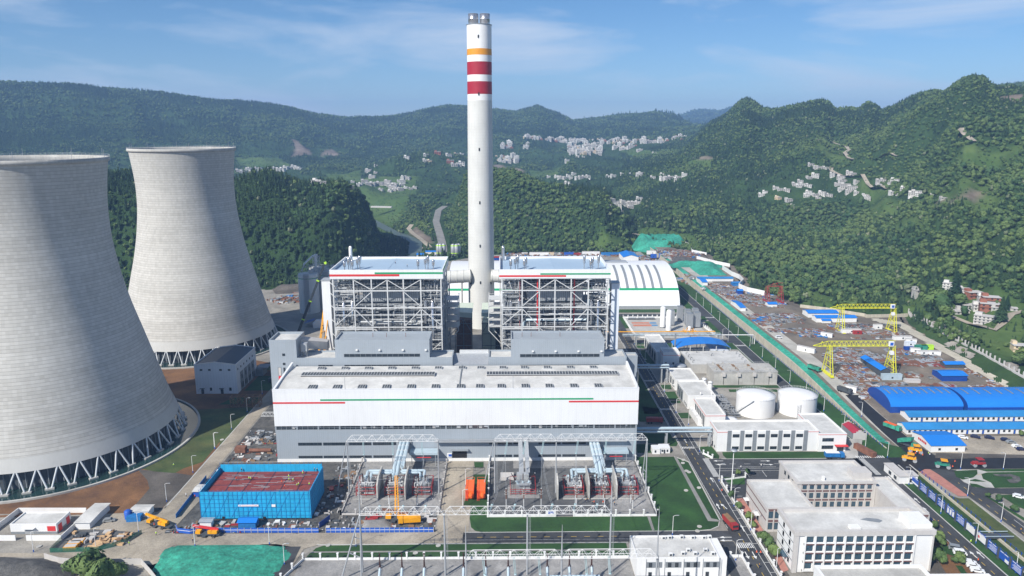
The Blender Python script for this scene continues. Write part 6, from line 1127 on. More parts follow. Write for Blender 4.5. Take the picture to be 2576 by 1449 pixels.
def bus(side, xs3, xt, dirn):
 T = thing('busbar_pipes', 'three thick pale blue busbar pipes rising from the %s transformers into the hall wall' % side, 'pipes', (xt[1], 310, 0), 'isolated phase busbar pipes')
 yb, zb = 300.5, 8.0; foot = [xt[k]+.05 for k in range(3)]
 for k in range(3):
  p = [(xt[k],325.1,9.8),(xt[k],323.6,9.8),(foot[k],yb+2.2,8.2)] + ([(foot[k],yb,7.0),(foot[k],yb-3.2,6.4)] if k < 2 else [(foot[k],yb+1,6.8),(foot[k],yb+1,5.6)]); MB().tube(p, .82, 14).build('rising_pipe', 'pipe_blue', T)
  for t in (.12,.35,.58,.8): c = Vector(p[1]).lerp(Vector(p[2]), t); d = (Vector(p[2])-Vector(p[1])).normalized(); MB().tube([c-d*.15,c+d*.15],.93,14).build('flange', 'white_steel', T)
 xa, xb = xs3[0]-.4, xs3[2]+.6
 MB().tube([(xa,yb-4,6.4),(xa,yb-.4,7.4),(xa+.6,yb,7.4),(foot[0]-.6,yb,7.4)], .62, 12).build('cross_pipe', 'pipe_blue', T); MB().tube([(xa+1.9,yb-4,6.2),(xa+1.9,yb-2,7.2),(xa+2.5,yb-1.7,7.2),(foot[0]-.6,yb-1.7,7.2)], .62, 12).build('cross_pipe', 'pipe_blue', T)
 MB().tube([(xb,yb-4,6.4),(xb,yb-.4,7.4),(xb-.6,yb,7.4),(foot[2]+.6,yb,7.4)], .62, 12).build('cross_pipe', 'pipe_blue', T); MB().tube([(xb-1.9,yb-4,6.2),(xb-1.9,yb-2,7.2),(xb-2.5,yb-1.7,7.2),(foot[2]+.6,yb-1.7,7.2)], .62, 12).build('cross_pipe', 'pipe_blue', T)
 for x in (xa, xa+1.9, xb, xb-1.9, foot[0], foot[1]): MB().tube([(x,yb-4,6.2),(x,yb-4.4,5.2)], .42, 10).build('drop_pipe', 'pipe_blue', T)
 mb = MB(); [mb.bar((x,y,0),(x,y,z),.3) for x, y, z in ((foot[0]-1,yb+2,7.4),(foot[2]+1,yb+2,7.4),(foot[0]-1.2+dirn,312,8.6),(foot[2]+1.2+dirn,312,8.6),(xa-.2,yb-.8,6.6),(xb+.2,yb-.8,6.6),(xa+5,yb-.8,6.4),(xb-5,yb-.8,6.4))]; mb.bar((foot[0]-1.2+dirn,312,8.3),(foot[2]+1.2+dirn,312,8.3),.25).bar((xa-.4,yb-.8,6.4),(xb+.4,yb-.8,6.4),.22); mb.build('support_frame', 'galv', T)
 MB().box(xt[0]-1.6,xt[2]+1.6,324.9,325.16,8.4,11.2).build('wall_seal_plate','mid_grey',T)
bus('left', TX['L'], [gy('X1',q,85,325)[0] for q in (1085,1150,1222)], -1); bus('right', TX['R'], [gy('X2',q,65,325)[0] for q in (1630,1685,1738)], 1)
for n_, xa, xb, yt, yb in (('X1',1250,1790,215,285),('X2',1830,2235,170,225)):
 a, b = gy(n_,xa,yt,321)[0], gy(n_,xb,yt,321)[0]; T = thing('equipment_canopy', 'pale grey box duct on legs with a red pipe below, %s transformer yard' % ('left' if n_ == 'X1' else 'right'), 'duct', ((a+b)/2,321,0)); MB().box(a,b,320,324.9,5.6,6.8).build('duct_box','pipe_blue',T); mb = MB(); [mb.box(x-.12,x+.12,320,320.3,0,5.6) for x in (a+1,(a+b)/2,b-1)]; mb.build('legs','galv',T); MB().tube([(a+3,319.6,4.6),(b-3,319.6,4.6)],.2,8).build('red_pipe','red_band',T)
 MB().box(a-9,a-.6,304.5,305.2,0,2.3).build('screen_panel','stone',T)
T = thing('standby_transformer', 'grey transformer with spread brown bushings inside a red railing, left in the right yard', 'transformer', (8.8, 291.9, 0)); cx = 8.8
MB().box(cx-3,cx+3,293,298,.5,4).build('oil_tank','silver',T); MB().box(cx-2.6,cx+2.6,298.4,300.6,3.4,6.4).build('cable_box','galv',T); mb = MB(); [mb.box(cx-2.6+k*.45,cx-2.4+k*.45,298.1,298.4,3.4,6.4) for k in range(12)]; mb.build('ribs','white_steel',T)
for sx_ in (-1, 0, 1):
 q = [Vector((cx+sx_*1.9,294.4,3.6)), Vector((cx+sx_*3.0,294.0,5.6)), Vector((cx+sx_*5.2,293.4,9.4))]; MB().tube(q[:2], .5, 10).build('turret','pipe_blue',T); MB().tube(q[1:], .26, 10, 0, .16).build('bushing','brown_post',T); MB().lathe(q[2].x,q[2].y,[(.05,q[2].z-.15),(.35,q[2].z),(.05,q[2].z+.2)],10).build('cap','galv',T)
rg = random.Random(77); mb = MB(); pipe_clutter(mb, rg, cx-3.6, cx+3.6, 292, 300, .8, 4.6, 60); mb.build('pipework','galv',T); mb = MB()
for z in (.9,1.9,2.9): mb.bar((cx-5.5,291.2,z),(cx+5.5,291.2,z),.16).bar((cx-5.5,291.2,z),(cx-5.5,300,z),.16).bar((cx+5.5,291.2,z),(cx+5.5,300,z),.16)
for x in np.linspace(cx-5.5,cx+5.5,6): mb.bar((x,291.2,0),(x,291.2,3.2),.14)
for y in (294,297,300): mb.bar((cx-5.5,y,0),(cx-5.5,y,4.6),.14).bar((cx+5.5,y,0),(cx+5.5,y,4.6),.14)
mb.bar((cx-5.5,300,4.6),(cx+5.5,300,4.6),.16).build('red_railing','red',T); MB().box(cx-6.6,cx+7,288.6,301,.1,.22).build('gravel_pit','gravel_light',T)
T = thing('busbar_ducts', 'pair of tall grey square ducts from the standby transformer into the hall wall', 'duct', (9.4, 310, 0));
for dx in (-1.3, 1.5): mb = MB(); x = cx+.8+dx; mb.add([(x-.95,301,4.4),(x+.95,301,4.4),(x+.95,325.1,10.4),(x-.95,325.1,10.4),(x-.95,301,6),(x+.95,301,6),(x+.95,325.1,12),(x-.95,325.1,12)],[(0,3,2,1),(4,5,6,7),(0,1,5,4),(1,2,6,5),(2,3,7,6),(3,0,4,7)]); mb.build('duct','galv',T)
mb = MB(); [mb.bar((x,y,0),(x,y,z),.3) for y, z in ((305,5),(312,7)) for x in (cx-1.2,cx+3)]; mb.build('frame','galv',T)
T = thing('equipment_pit', 'low pale concrete block beside the tall square ducts', 'block', (2, 306, 0)); MB().box(-1,5,305,310,0,1.6).build('block','stone',T)
def post_proto(x, y):
 o = thing('insulator_post', '', 'insulator post', (x, y, 0), 'insulator posts in the transformer yards'); MB().tube([(x,y,0),(x,y,4.2)],.17,8).build('pole','white_steel',o); MB().box(x-.4,x+.4,y-.4,y+.4,0,.25).build('base','paving',o)
 MB().lathe(x, y, [((.26 if k%2 else .17), 4.2+k*.28) for k in range(17)], 10).build('insulator','rust',o); q = [(x+.7*cos(a),y+.7*sin(a),7.6) for a in np.linspace(0,2*pi,13)]; MB().tube(q,.06,5).tube([(a,b,c-1.1) for a,b,c in q],.06,5).build('grading_ring','white_steel',o); MB().lathe(x,y,[(.05,8.6),(.3,8.8),(.05,9.1)],8).build('cap','white_steel',o); return o
pp_ = None
for i, (n_, qx, qy) in enumerate((('X2',297,1080),('X2',575,1080),('X2',850,1075),('X2',1395,1010),('X2',1412,1062),('X2',1835,1000),('X2',1855,1062),('X2',2268,1005),('X2',2300,1095),('X1',285,1340),('X1',320,1240),('X1',845,1240),('X1',862,1290),('X1',1385,1290),('X1',1408,1250),('X1',165,1020))):
 p = g(n_, qx, qy); lb = 'white post with brown insulator and ring, %s from left in the %s transformer yard' % (ordn(i) if i < 9 else ordn(i-9), 'right' if i < 9 else 'left')
 if pp_ is None: pp_ = post_proto(p[0], p[1]); pp_['label'] = lb
 else: dup(pp_, p, label=lb)
def pole(T, p, q, r=.42): r *= .8; MB().tube([p, q], r, 10, 0, r*.75).build('leg', 'galv', T)
def truss(T, xa, xb, y, z, w=1.3, h=2.5, n=None):
 mb = MB(); n = n or max(3, int(round((xb-xa)/4.4))); s = (xb-xa)/n
 for yy in (y-w, y+w): mb.bar((xa,yy*.0+y,z) if 0 else (xa,yy,z),(xb,yy,z),.13)
 mb.bar((xa+s*.5,y,z+h),(xb-s*.5,y,z+h),.13)
 for i in range(n+1):
  x = xa+i*s
  if i < n:
   for yy in (y-w, y+w): mb.bar((x,yy,z),(x+s*.5,y,z+h),.085).bar((x+s*.5,y,z+h),(x+s,yy,z),.085).bar((x+s*.5,yy,z),(x+s*.5,y,z+h),.06)
   mb.bar((x,y-w,z),(x+s*.5,y+w,z),.06).bar((x+s*.5,y+w,z),(x+s,y-w,z),.06)
  mb.bar((x,y-w,z),(x,y+w,z),.1)
 return mb.build('truss_beam', 'white_plain', T)
def strings(T, xs, y, z, dx, dy, dz):
 for x in xs:
  mb = MB();
  for o_ in (-.22, .22): mb.tube([(x+o_,y,z),(x+o_+dx,y+dy,z+dz)],.11,6)
  mb.lathe(x+dx, y+dy, [(.05,z+dz-.4),(.5,z+dz-.1),(.5,z+dz),(.05,z+dz+.1)], 8); mb.build('insulator_string','insul_glass',T)
ZG = 24.2
def gantry_a(x0, x1, mids, lb, lean, rights=()):
 T = thing('line_gantry', lb, 'gantry', ((x0+x1)/2, 295, 0), 'steel line gantries'); xs = [x0]+mids+[x1]
 for a, b in zip(xs[:-1], xs[1:]): truss(T, a, b, 295, ZG)
 for x in xs: pole(T, (x,293.6,0), (x,294.6,ZG));
 if lean: pole(T, (xs[0]-5.6,296.5,0), (xs[0]-.3,295.2,ZG), .33); MB().bar((xs[0]-3.2,295.8,11),(xs[0],295,11),.25).build('tie_bar','galv',T)
 else: pole(T, (xs[0]-5.3,296,0), (xs[0]-.3,295.2,ZG), .33); MB().bar((xs[0]-3,295.8,11),(xs[0],295,11),.25).build('tie_bar','galv',T); pole(T, (xs[-1]-1.0,298.5,0), (xs[-1],295.4,ZG), .33); MB().bar((xs[-1]-.6,297.4,9),(xs[-1],294.2,9),.25).build('tie_bar','galv',T)
 mb = MB(); [mb.bar((xs[0]+.7,293.4,z),(xs[0]+1.1,293.4,z),.06) for z in np.arange(.5,24,.5)]; mb.bar((xs[0]+.7,293.4,0),(xs[0]+.7,293.4,24),.06).bar((xs[0]+1.1,293.4,0),(xs[0]+1.1,293.4,24),.06).build('ladder','galv',T); return T
GA = gantry_a(-66.6, -27.7, [], 'white lattice line gantry on pale legs in front of the left half of the hall', True); GB = gantry_a(-3.4, 62.3, [23.1], 'white lattice line gantry on pale legs in front of the right half of the hall', False)
xl = [gy('X1',q,10,294)[0] for q in (350,915,1480)]; strings(GA, xl, 293.8, ZG, .4, -1.5, -5.2); xr = [gy('X2',q,10,294)[0] for q in (315,600,890,1435,1885,2340)]; strings(GB, xr, 293.8, ZG, -.9, -1.6, -5.2)
GC = thing('line_gantry', 'long white lattice gantry crossing above the blue hoarding and front lawn', 'gantry', (-6, 233.5, 0), 'steel line gantries'); xs = [-49.6,-20.4,8.6,37.8]
for a, b in zip(xs[:-1], xs[1:]): truss(GC, a, b, 233.5, 24.3)
for x in xs[1:]: pole(GC, (x,233.5,0), (x,233.5,24.3), .5); mb = MB(); [mb.bar((x+.7,233.2,z),(x+1.1,233.2,z),.06) for z in np.arange(.5,24,.5)]; mb.bar((x+.7,233.2,0),(x+.7,233.2,24),.06).bar((x+1.1,233.2,0),(x+1.1,233.2,24),.06).build('ladder','galv',GC)
for p in ((-56.8,231.5,0),(-50,235.8,0),(-49.6,231.,0)): pole(GC, p, (-49.6,233.5,24.3), .38)
MB().bar((-54,232.4,10),(-49.7,232.4,8),.25).bar((-52.5,233,16),(-49.7,234,14),.25).bar((-53.4,232.6,12),(-49.9,235,12),.25).build('tie_bar','galv',GC); MB().tube([(37.8,233.5,24.3),(37.8,233.5,43)],.3,8,0,.05).tube([(-49.6,233.5,24.3),(-49.6,233.5,43)],.25,8,0,.05).build('lightning_rod','galv',GC)
xb_ = [gy('X2',q,1060,234)[0] for q in (30,400,1000,1365,1720)]; strings(GC, xb_, 234.6, 24.2, .9, 2.6, 1.2); xb2 = [gy('X1',q,1340,234)[0] for q in (630,1090,1530)]; strings(GC, xb2, 234.6, 24.2, .2, 2.6, 1.0)
YC = 209.; GD = thing('line_gantry', 'white lattice gantry nearest the camera over the switchyard gravel', 'gantry', (18, YC, 0), 'steel line gantries'); zc_ = gy('C5',1312,392,YC)[2]; xs = [gy('C5',1312,392,YC)[0], gy('C5',1970,392,YC)[0], gy('R3',285,1280,YC)[0]]
for a, b in zip(xs[:-1], xs[1:]): truss(GD, a, b, YC, zc_)
for x in xs: pole(GD, (x,YC,0), (x,YC,zc_), .5)
pole(GD, (xs[-1]+2.4,YC+1,0), (xs[-1]+.3,YC,zc_), .33); MB().tube([(xs[-1],YC,zc_),(xs[-1],YC,zc_+17)],.3,8,0,.04).tube([(xs[0],YC,zc_),(xs[0],YC,zc_+11)],.3,8,0,.06).tube([(xs[1],YC,zc_),(xs[1],YC,zc_+11)],.3,8,0,.06).build('lightning_rod','galv',GD)
strings(GD, [gy('C5',q,440,YC)[0] for q in (1430,1640,1810,2130,2290)][:5], YC-.2, zc_, .5, -.8, -5.5)
def wire(name, lb, pts, grp='overhead conductors', r=.045):
 mb = MB()
 for a, b, sag in pts:
  a, b = Vector(a), Vector(b); q = []
  for k in range(11): t = k/10; p = a.lerp(b, t); p.z -= sag*4*t*(1-t); q.append(p)
  mb.tube(q, r, 4, cap=False)
 return tag(mb.build(name, 'galv'), lb, 'wire', grp)
for i, x in enumerate(xr): x2 = xb_[min(4,i)]+ (0 if i < 5 else 9); wire('conductor', 'twin overhead wire over the right transformer yard, %s from the left' % ordn(i), [((x-1.1,292,19),(x2+.6,237,25.4),3.2),((x-.7,292,19),(x2+1.1,237,25.4),3.2)])
for i, x in enumerate(xl): wire('conductor', 'twin overhead wire over the left transformer yard, %s from the left' % ordn(i), [((x+.2,292,19),(xb2[i]+.1,237,25.2),3.2),((x+.6,292,19),(xb2[i]+.6,237,25.2),3.2)])
for i, (n_, q) in enumerate((('X2',297),('X2',575),('X2',850),('X2',1400),('X2',1845),('X2',2300))): p = g(n_, q, 1080); wire('dropper', 'thin wire dropping to the brown insulators, %s from the left' % ordn(i), [((xr[i]-.9,292.2,19),(p[0],p[1]+.5,9),1.5)], 'dropper wires')
wire('earth_wire', 'thin horizontal wire across the left transformers', [((-66,288,10),(-28,288,10),.4)], 'cross wires'); wire('earth_wire', 'thin horizontal wire across the right transformers', [((24,288,10),(62,288,10),.4)], 'cross wires')
def gis_proto(x, y):
 o = thing('duct_bushing', '', 'bushing', (x, y, 0), 'tapered brown bushings on pale inclined ducts'); MB().tube([(x,y,6.2),(x+.0,y-3.0,3.4),(x,y-6,.9)],.42,10).build('duct','pipe_blue',o); MB().lathe(x,y,[(.5,6.0),(.5,6.4),(.34,6.4)]+[((.36-.014*k if k%2 else .26-.01*k),6.4+k*.36) for k in range(14)]+[(.3,11.5),(.05,11.9)],12).build('bushing','brown_post',o); mb = MB(); [mb.bar((x+a,y+b,0),(x+a,y+b,6.1),.12) for a in (-.6,.6) for b in (-.4,.6)]; [mb.bar((x-.6,y+.6,z),(x+.6,y+.6,z+1.2),.07) for z in (.5,1.7,2.9,4.1)]; mb.build('stand','galv',o); return o
gp_ = None; yG = 229.
for i, q in enumerate((720,872,1025,1295,1448,1602,1870,2022,2175)):
 x = gy('C6',q,370,yG)[0]; lb = 'dark tapered bushing on a pale duct in the front switchyard, %s from the left' % ordn(i)
 if gp_ is None: gp_ = gis_proto(x, yG); gp_['label'] = lb
 else: dup(gp_, (x, yG, 0), label=lb)
T = thing('switchgear_pipes', 'pale blue gas insulated switchgear pipes on short stands at the bottom edge', 'pipes', (12, 219, 0)); mb = MB()
for k, (xa, xb, y, z) in enumerate(((-12,14,221,1.6),(-12,10,219,1.3),(-6,18,222.6,2.0),(14,33,223,4.8),(16,33,224.2,5.6))): mb.tube([(xa,y,z),(xb,y,z)],.38,8)
mb.tube([(14,223,4.8),(13.4,220,.8)],.38,8).tube([(17,224.2,5.6),(16.4,220.6,.8)],.38,8).build('pipes','pipe_blue',T); mb = MB(); [mb.bar((x,y,0),(x,y,z),.2) for x in (-10,-4,2,8,16,22,28,32) for y, z in ((221,1.4),(223.2,4.6 if x>14 else 1.4))]; [mb.bar((x,223.2,z),(x+5,223.2,z+2),.1) for x in (16,22,27) for z in (1,2.6)]; mb.build('stands','galv',T)
def pillar_fence(name, lb, segs, hw=.9, ph=2.7, step=6.2, rail=True, mat='white_plain'):
 A = segs[0][0]; T = thing(name, lb, 'fence', (A[0],A[1],0), 'white pillar fences'); w_, r_, ps = MB(), MB(), []
 for a, b in segs:
  w_.bar((a[0],a[1],hw/2),(b[0],b[1],hw/2),.3,hw); L_ = sqrt((b[0]-a[0])**2+(b[1]-a[1])**2); n = max(1, round(L_/step))
  for i in range(n+1): ps.append((a[0]+(b[0]-a[0])*i/n-A[0], a[1]+(b[1]-a[1])*i/n-A[1], 0))
  if rail: r_.bar((a[0],a[1],2.1),(b[0],b[1],2.1),.07).bar((a[0],a[1],1.2),(b[0],b[1],1.2),.07)
 w_.build('base_wall', mat, T); rep(T, 'pillar', MB().box(-.28,.28,-.28,.28,0,ph).box(-.4,.4,-.4,.4,ph,ph+.2), mat, ps)
 if rail: r_.build('rails','dark_grey',T)
pillar_fence('pillar_fence', 'white pillar fence with dark rails round the right transformer yard', [((-6,273.4),(21.5,273.4)),((29,273.4),(63.3,273.4)),((63.3,273.4),(63.3,324.5)),((-6.2,325),(-6.2,273.6))]); pillar_fence('pillar_fence', 'white pillar fence between the front lawn strip and the switchyard', [((-73.3,243.6),(47,243.6)),((-73.3,243.4),(-80,225))])
pillar_fence('pillar_fence', 'white pillar fence along the right side of the hall road by the offices', [((98.1,195),(98.1,302)),((98.4,303.5),(110,306.3))], .8, 2.2, 7); pillar_fence('pillar_fence', 'grey weathered pillar fence beside the left transformer yard', [((-66.4,276),(-66.4,324)),((-66.4,276),(-30,275.8)),((-26.4,276),(-26.4,322))], .7, 2.4, 6.5, True, 'stone')
pillar_fence('pillar_fence', 'short white pillar wall at the kerb in front of the workshop lawn', [((97.6,331),(100.6,326.2))], 1., 2.1, 3, False); pillar_fence('pillar_fence', 'white pillar wall bending round the gravel compound at the bottom', [((84,243.2),(88.2,243.2)),((88.2,243),(88.2,195))], 1.2, 2.2, 7, False)
T = thing('sign_panel', 'white sign with a blue panel on the right transformer fence', 'sign', (19.5,273,0)); MB().box(17.6,21.4,273.0,273.15,.9,2.9).build('board','white_plain',T); MB().box(18.5,20.7,272.95,273.0,1.3,2.5).build('blue_panel','sign_blue',T)
T = thing('sign_panel', 'white and blue sign beside the hall doorway', 'sign', (-28,325,2)); MB().box(gy('X1',1975,300,325)[0],gy('X1',2065,300,325)[0],324.9,325.05,2,4.3).build('board','white_plain',T); MB().box(gy('X1',2000,300,325)[0],gy('X1',2062,300,325)[0],324.85,324.9,2.5,3.7).build('blue_panel','sign_blue',T)
T = thing('louvre_duct', 'long grey cable tray along the hall wall above the door', 'cable tray', (10,324,11)); MB().box(-32,gy('X2',2200,10,325)[0],322.6,324.9,10.6,11.2).build('tray','galv',T); mb = MB(); [mb.bar((x,322.7,11.2),(x,322.7,12.2),.08) for x in np.arange(-32,58,1.5)]; mb.bar((-32,322.7,12.2),(58,322.7,12.2),.1).bar((-32,322.7,11.7),(58,322.7,11.7),.07).build('railing','galv',T)
ot = None
for i, q in enumerate((2395, 2395+0)):
 pass
for i, (xa, xb) in enumerate(((133,213),(237,315))):
 p0, p1 = g('T2', xa, 1245), g('T2', xb, 1245); cx = (p0[0]+p1[0])/2; r = (p1[0]-p0[0])/2*.92; lb = 'orange fire pump container with rounded end and ladder, %s of the pair' % ('left','right')[i]
 if ot is None:
  ot = thing('fire_container', lb, 'tank', (cx, p0[1], 0), 'orange fire containers'); y = p0[1]; MB().box(cx-r,cx+r,y+2.2,y+12.5,.5,4.1).build('body','orange',ot); MB().tube([(cx+.35*r,y+2.3,2.2),(cx+.35*r,y+.9,2.2),(cx+.35*r,y+.3,2.1)],r*.62,14,0,r*.3).build('round_end','orange',ot); mb = MB()
  for x in (cx-r*.95,cx-r*.45): mb.bar((x,y+.8,0),(x,y+2.1,4.4),.12)
  [mb.bar((cx-r*.95,y+.8+1.3*k/8,.5+k*.45),(cx-r*.45,y+.8+1.3*k/8,.5+k*.45),.09) for k in range(9)]; mb.build('ladder','red_band',ot); mb = MB(); [mb.bar((x,yy,4.1),(x,yy,5.2),.08) for x in (cx-r,cx+r) for yy in np.linspace(y+2.3,y+12.4,6)]; [mb.bar((x,y+2.3,5.2),(x,y+12.4,5.2),.08) for x in (cx-r,cx+r)]; mb.bar((cx-r,y+12.4,5.2),(cx+r,y+12.4,5.2),.08).build('railing','orange',ot)
 else: dup(ot, (cx, p0[1], 0), label=lb)
T = thing('building_shell', 'unfinished building wrapped in blue safety netting with a rust red deck on top', 'building under construction', (-99.5, 272.5, 0)); x0, x1, y0, y1, z1 = -121.8, -77.6, 272.5, 295, 12.3
MB().box(x0,x1,y0,y0+.35,.7,z1).box(x0,x0+.35,y0+.35,y1,.7,z1).box(x1-.35,x1,y0+.35,y1,.7,z1).build('netting','netting_blue',T); MB().box(x0+.4,x1-.4,y1-.3,y1,4,z1+1.2).build('rear_netting','netting_blue',T); MB().box(x0+1.2,x1-1.2,y0+1.2,y1-.8,9.9,10.4).build('deck','deck_red',T)
mb = MB(); rg = random.Random(21); [mb.bar((x,y0+1.3,10.5),(x+rg.uniform(-1,1),y1-1,10.5),.22,.08) for x in (-113,-106,-98,-91,-84)]; [mb.bar((x0+1.3,y,10.5),(x1-1.3,y,10.5),.2,.08) for y in (277,282,287,291)]; mb.build('joint_boards','cloth_dark',T)
mb = MB(); [mb.bar((x:=rg.uniform(x0+3,x1-9), y:=rg.uniform(y0+3,y1-4), 10.55),(x+rg.uniform(3,7),y+rg.uniform(-.3,.3),10.55),.12) for _ in range(40)]; mb.build('rebar','galv',T)
mb = MB()
for x in np.arange(x0,x1+.1,1.9): mb.bar((x,y0-.1,0),(x,y0-.1,z1+1.1),.08).bar((x,y1+.1,3),(x,y1+.1,z1+2.2),.09)
for y in np.arange(y0,y1,1.9): mb.bar((x0-.1,y,0),(x0-.1,y,z1+1.1),.08).bar((x1+.1,y,0),(x1+.1,y,z1+1.1),.08)
for z in np.arange(2,14,1.8): mb.bar((x0,y0-.12,z),(x1,y0-.12,z),.07).bar((x1+.12,y0,z),(x1+.12,y1,z),.07).bar((x0-.12,y0,z),(x0-.12,y1,z),.07)
for x in np.arange(x0,x1-6,6): mb.bar((x,y0-.14,1),(x+6,y0-.14,z1),.07)
mb.build('scaffold','tarp_blue',T)
p0, p1 = gy('L3',2233,645,y0-.2), gy('L3',2422,628,y0-.2); MB().box(p0[0],p1[0],y0-.35,y0-.25,p0[2],p1[2]).build('banner','white_plain',T); cu = None
def text(s, x, y, z, size, mat, T, nm='lettering', rot=(pi/2,0,0), font=None):
 c = bpy.data.curves.new(nm,'FONT'); c.body = s; c.size = size; c.align_x = 'CENTER'; c.align_y = 'CENTER'; c.extrude = .02; o = bpy.data.objects.new(nm, c); COL.objects.link(o); o.parent = T; A = ABS[T.name]; o.location = (x-A[0],y-A[1],z-A[2]); o.rotation_euler = rot; c.materials.append(MATS[mat]); return o
MB().box(p0[0]+1.6,p1[0]-.6,y0-.42,y0-.36,p0[2]+.3,p1[2]-.3).build('red_lettering_strip','red_band',T); MB().lathe(0,0,[(.01,0)],3) if 0 else None
mb = MB(); [mb.box(p0[0]+1.9+k*.42,p0[0]+2.15+k*.42,y0-.46,y0-.43,p0[2]+.45,p1[2]-.45) for k in range(int((p1[0]-p0[0]-2.8)/.42))]; mb.build('lettering','white_plain',T); MB().box(p0[0]+.3,p0[0]+1.2,y0-.42,y0-.36,p0[2]+.3,p1[2]-.3).build('emblem','sign_blue',T)
for q in (2080,2465): a, b = gy('L3',q,742,y0-.2), gy('L3',q+26,775,y0-.2); MB().box(a[0],b[0],y0-.2,y0-.1,.3,a[2]).build('opening','black',T)
p0 = gy('T1',88,1370,y0-.2); p1 = gy('T1',127,1393,y0-.2); MB().box(p0[0],p1[0],y0-.34,y0-.25,p1[2],p0[2]).build('plate','white_plain',T)
T = thing('hoarding', 'blue and white construction hoarding along the front road', 'hoarding', (-60,262,0), 'blue hoardings'); mb, m2 = MB(), MB()
pl = [g('L3',1650,855)[:2], g('L3',1665,892)[:2], g('L3',1780,905)[:2], g('L3',1850,892)[:2], g('C6',300,157)[:2]]
for a, b in zip(pl[:-1], pl[1:]): mb.bar((a[0],a[1],1.1),(b[0],b[1],1.1),.1,2.0); m2.bar((a[0],a[1]-.08,1.25),(b[0],b[1]-.08,1.25),.06,.16)
a, b = g('C6',350,157)[:2], g('C6',1090,153)[:2]; mb.bar((a[0],a[1],1.1),(b[0],b[1],1.1),.1,2.0); m2.bar((a[0],a[1]-.08,1.25),(b[0],b[1]-.08,1.25),.06,.16)
mb.build('panels','sign_blue',T); m2.build('white_stripe','white_plain',T); MB().bar((*g('C6',305,125)[:2],1.2),(*g('C6',378,70)[:2],1.2),.12,2.4).build('side_panel','blue_wall',T)
rep(T, 'post', MB().box(-.07,.07,-.12,.0,0,2.2), 'stone', [(a[0]+(b[0]-a[0])*k/22+60, a[1]+(b[1]-a[1])*k/22-262-.05, 0) for k in range(23)]+[(pl[3][0]+(pl[4][0]-pl[3][0])*k/18+60, pl[3][1]+(pl[4][1]-pl[3][1])*k/18-262-.05, 0) for k in range(18)])
T = thing('hoarding', 'dark blue hoarding along the service road beside the netted building', 'hoarding', (-127,300,0), 'blue hoardings'); a, b = g('L3',1650,760)[:2], g('L3',1935,390)[:2]; MB().bar((a[0],a[1],1),(b[0],b[1],1),.12,2).build('panels','tarp_blue',T)
# storage yard behind the canal wall
def Gy(n, x, y, up=0.):
 z = 7.
 for _ in range(6): p = g(n, x, y, z+up); z = yz(0, p[1])
 return (p[0], p[1], z)
M('gantry_yellow', (.70,.68,.03), .5, .06)
def gable_shed(lb, n_, xa, xb, yb, h, d, wall='white_plain', roof='blue_roof', rise=1.2, cat='shed', grp=None, up=0, axis='x', name='shed', wins=0, abs_=None):
 if abs_: x0, x1, y0, z0 = abs_
 else: p, q = Gy(n_, xa, yb), Gy(n_, xb, yb); x0, x1, y0, z0 = p[0], q[0], p[1], min(p[2], q[2])
 T = thing(name, lb, cat, ((x0+x1)/2, y0, z0), grp); e = .5; ym, xm = y0+d/2, (x0+x1)/2
 if axis == 'x':
  MB().add([(x0,y0,z0-1),(x1,y0,z0-1),(x1,y0+d,z0-1),(x0,y0+d,z0-1),(x0,y0,z0+h),(x1,y0,z0+h),(x1,y0+d,z0+h),(x0,y0+d,z0+h),(x0,ym,z0+h+rise),(x1,ym,z0+h+rise)],[(0,1,5,4),(1,2,6,9,5),(2,3,7,6),(3,0,4,8,7)]).build('wall',wall,T)
  MB().add([(x0-e,y0-e,z0+h-.05),(x1+e,y0-e,z0+h-.05),(x1+e,ym,z0+h+rise+.15),(x0-e,ym,z0+h+rise+.15),(x1+e,y0+d+e,z0+h-.05),(x0-e,y0+d+e,z0+h-.05)],[(0,1,2,3),(3,2,4,5)]).build('roof',roof,T)
 else:
  MB().add([(x0,y0,z0-1),(x1,y0,z0-1),(x1,y0+d,z0-1),(x0,y0+d,z0-1),(x0,y0,z0+h),(x1,y0,z0+h),(x1,y0+d,z0+h),(x0,y0+d,z0+h),(xm,y0,z0+h+rise),(xm,y0+d,z0+h+rise)],[(0,1,5,8,4),(1,2,6,5),(2,3,7,9,6),(3,0,4,7)]).build('wall',wall,T)
  MB().add([(x0-e,y0-e,z0+h-.05),(xm,y0-e,z0+h+rise+.15),(x1+e,y0-e,z0+h-.05),(x0-e,y0+d+e,z0+h-.05),(xm,y0+d+e,z0+h+rise+.15),(x1+e,y0+d+e,z0+h-.05)],[(0,1,4,3),(1,2,5,4)]).build('roof',roof,T)
 for i in range(wins): x = x0+(x1-x0)*(i+.5)/wins; win(T, x-.5, x+.5, z0+1.1, z0+2.1, y0-.02, 1) if i % 3 != 2 else win(T, x-.45, x+.45, z0+.1, z0+2.1, y0-.02, 1, name='door', glass='sign_blue')
 return T
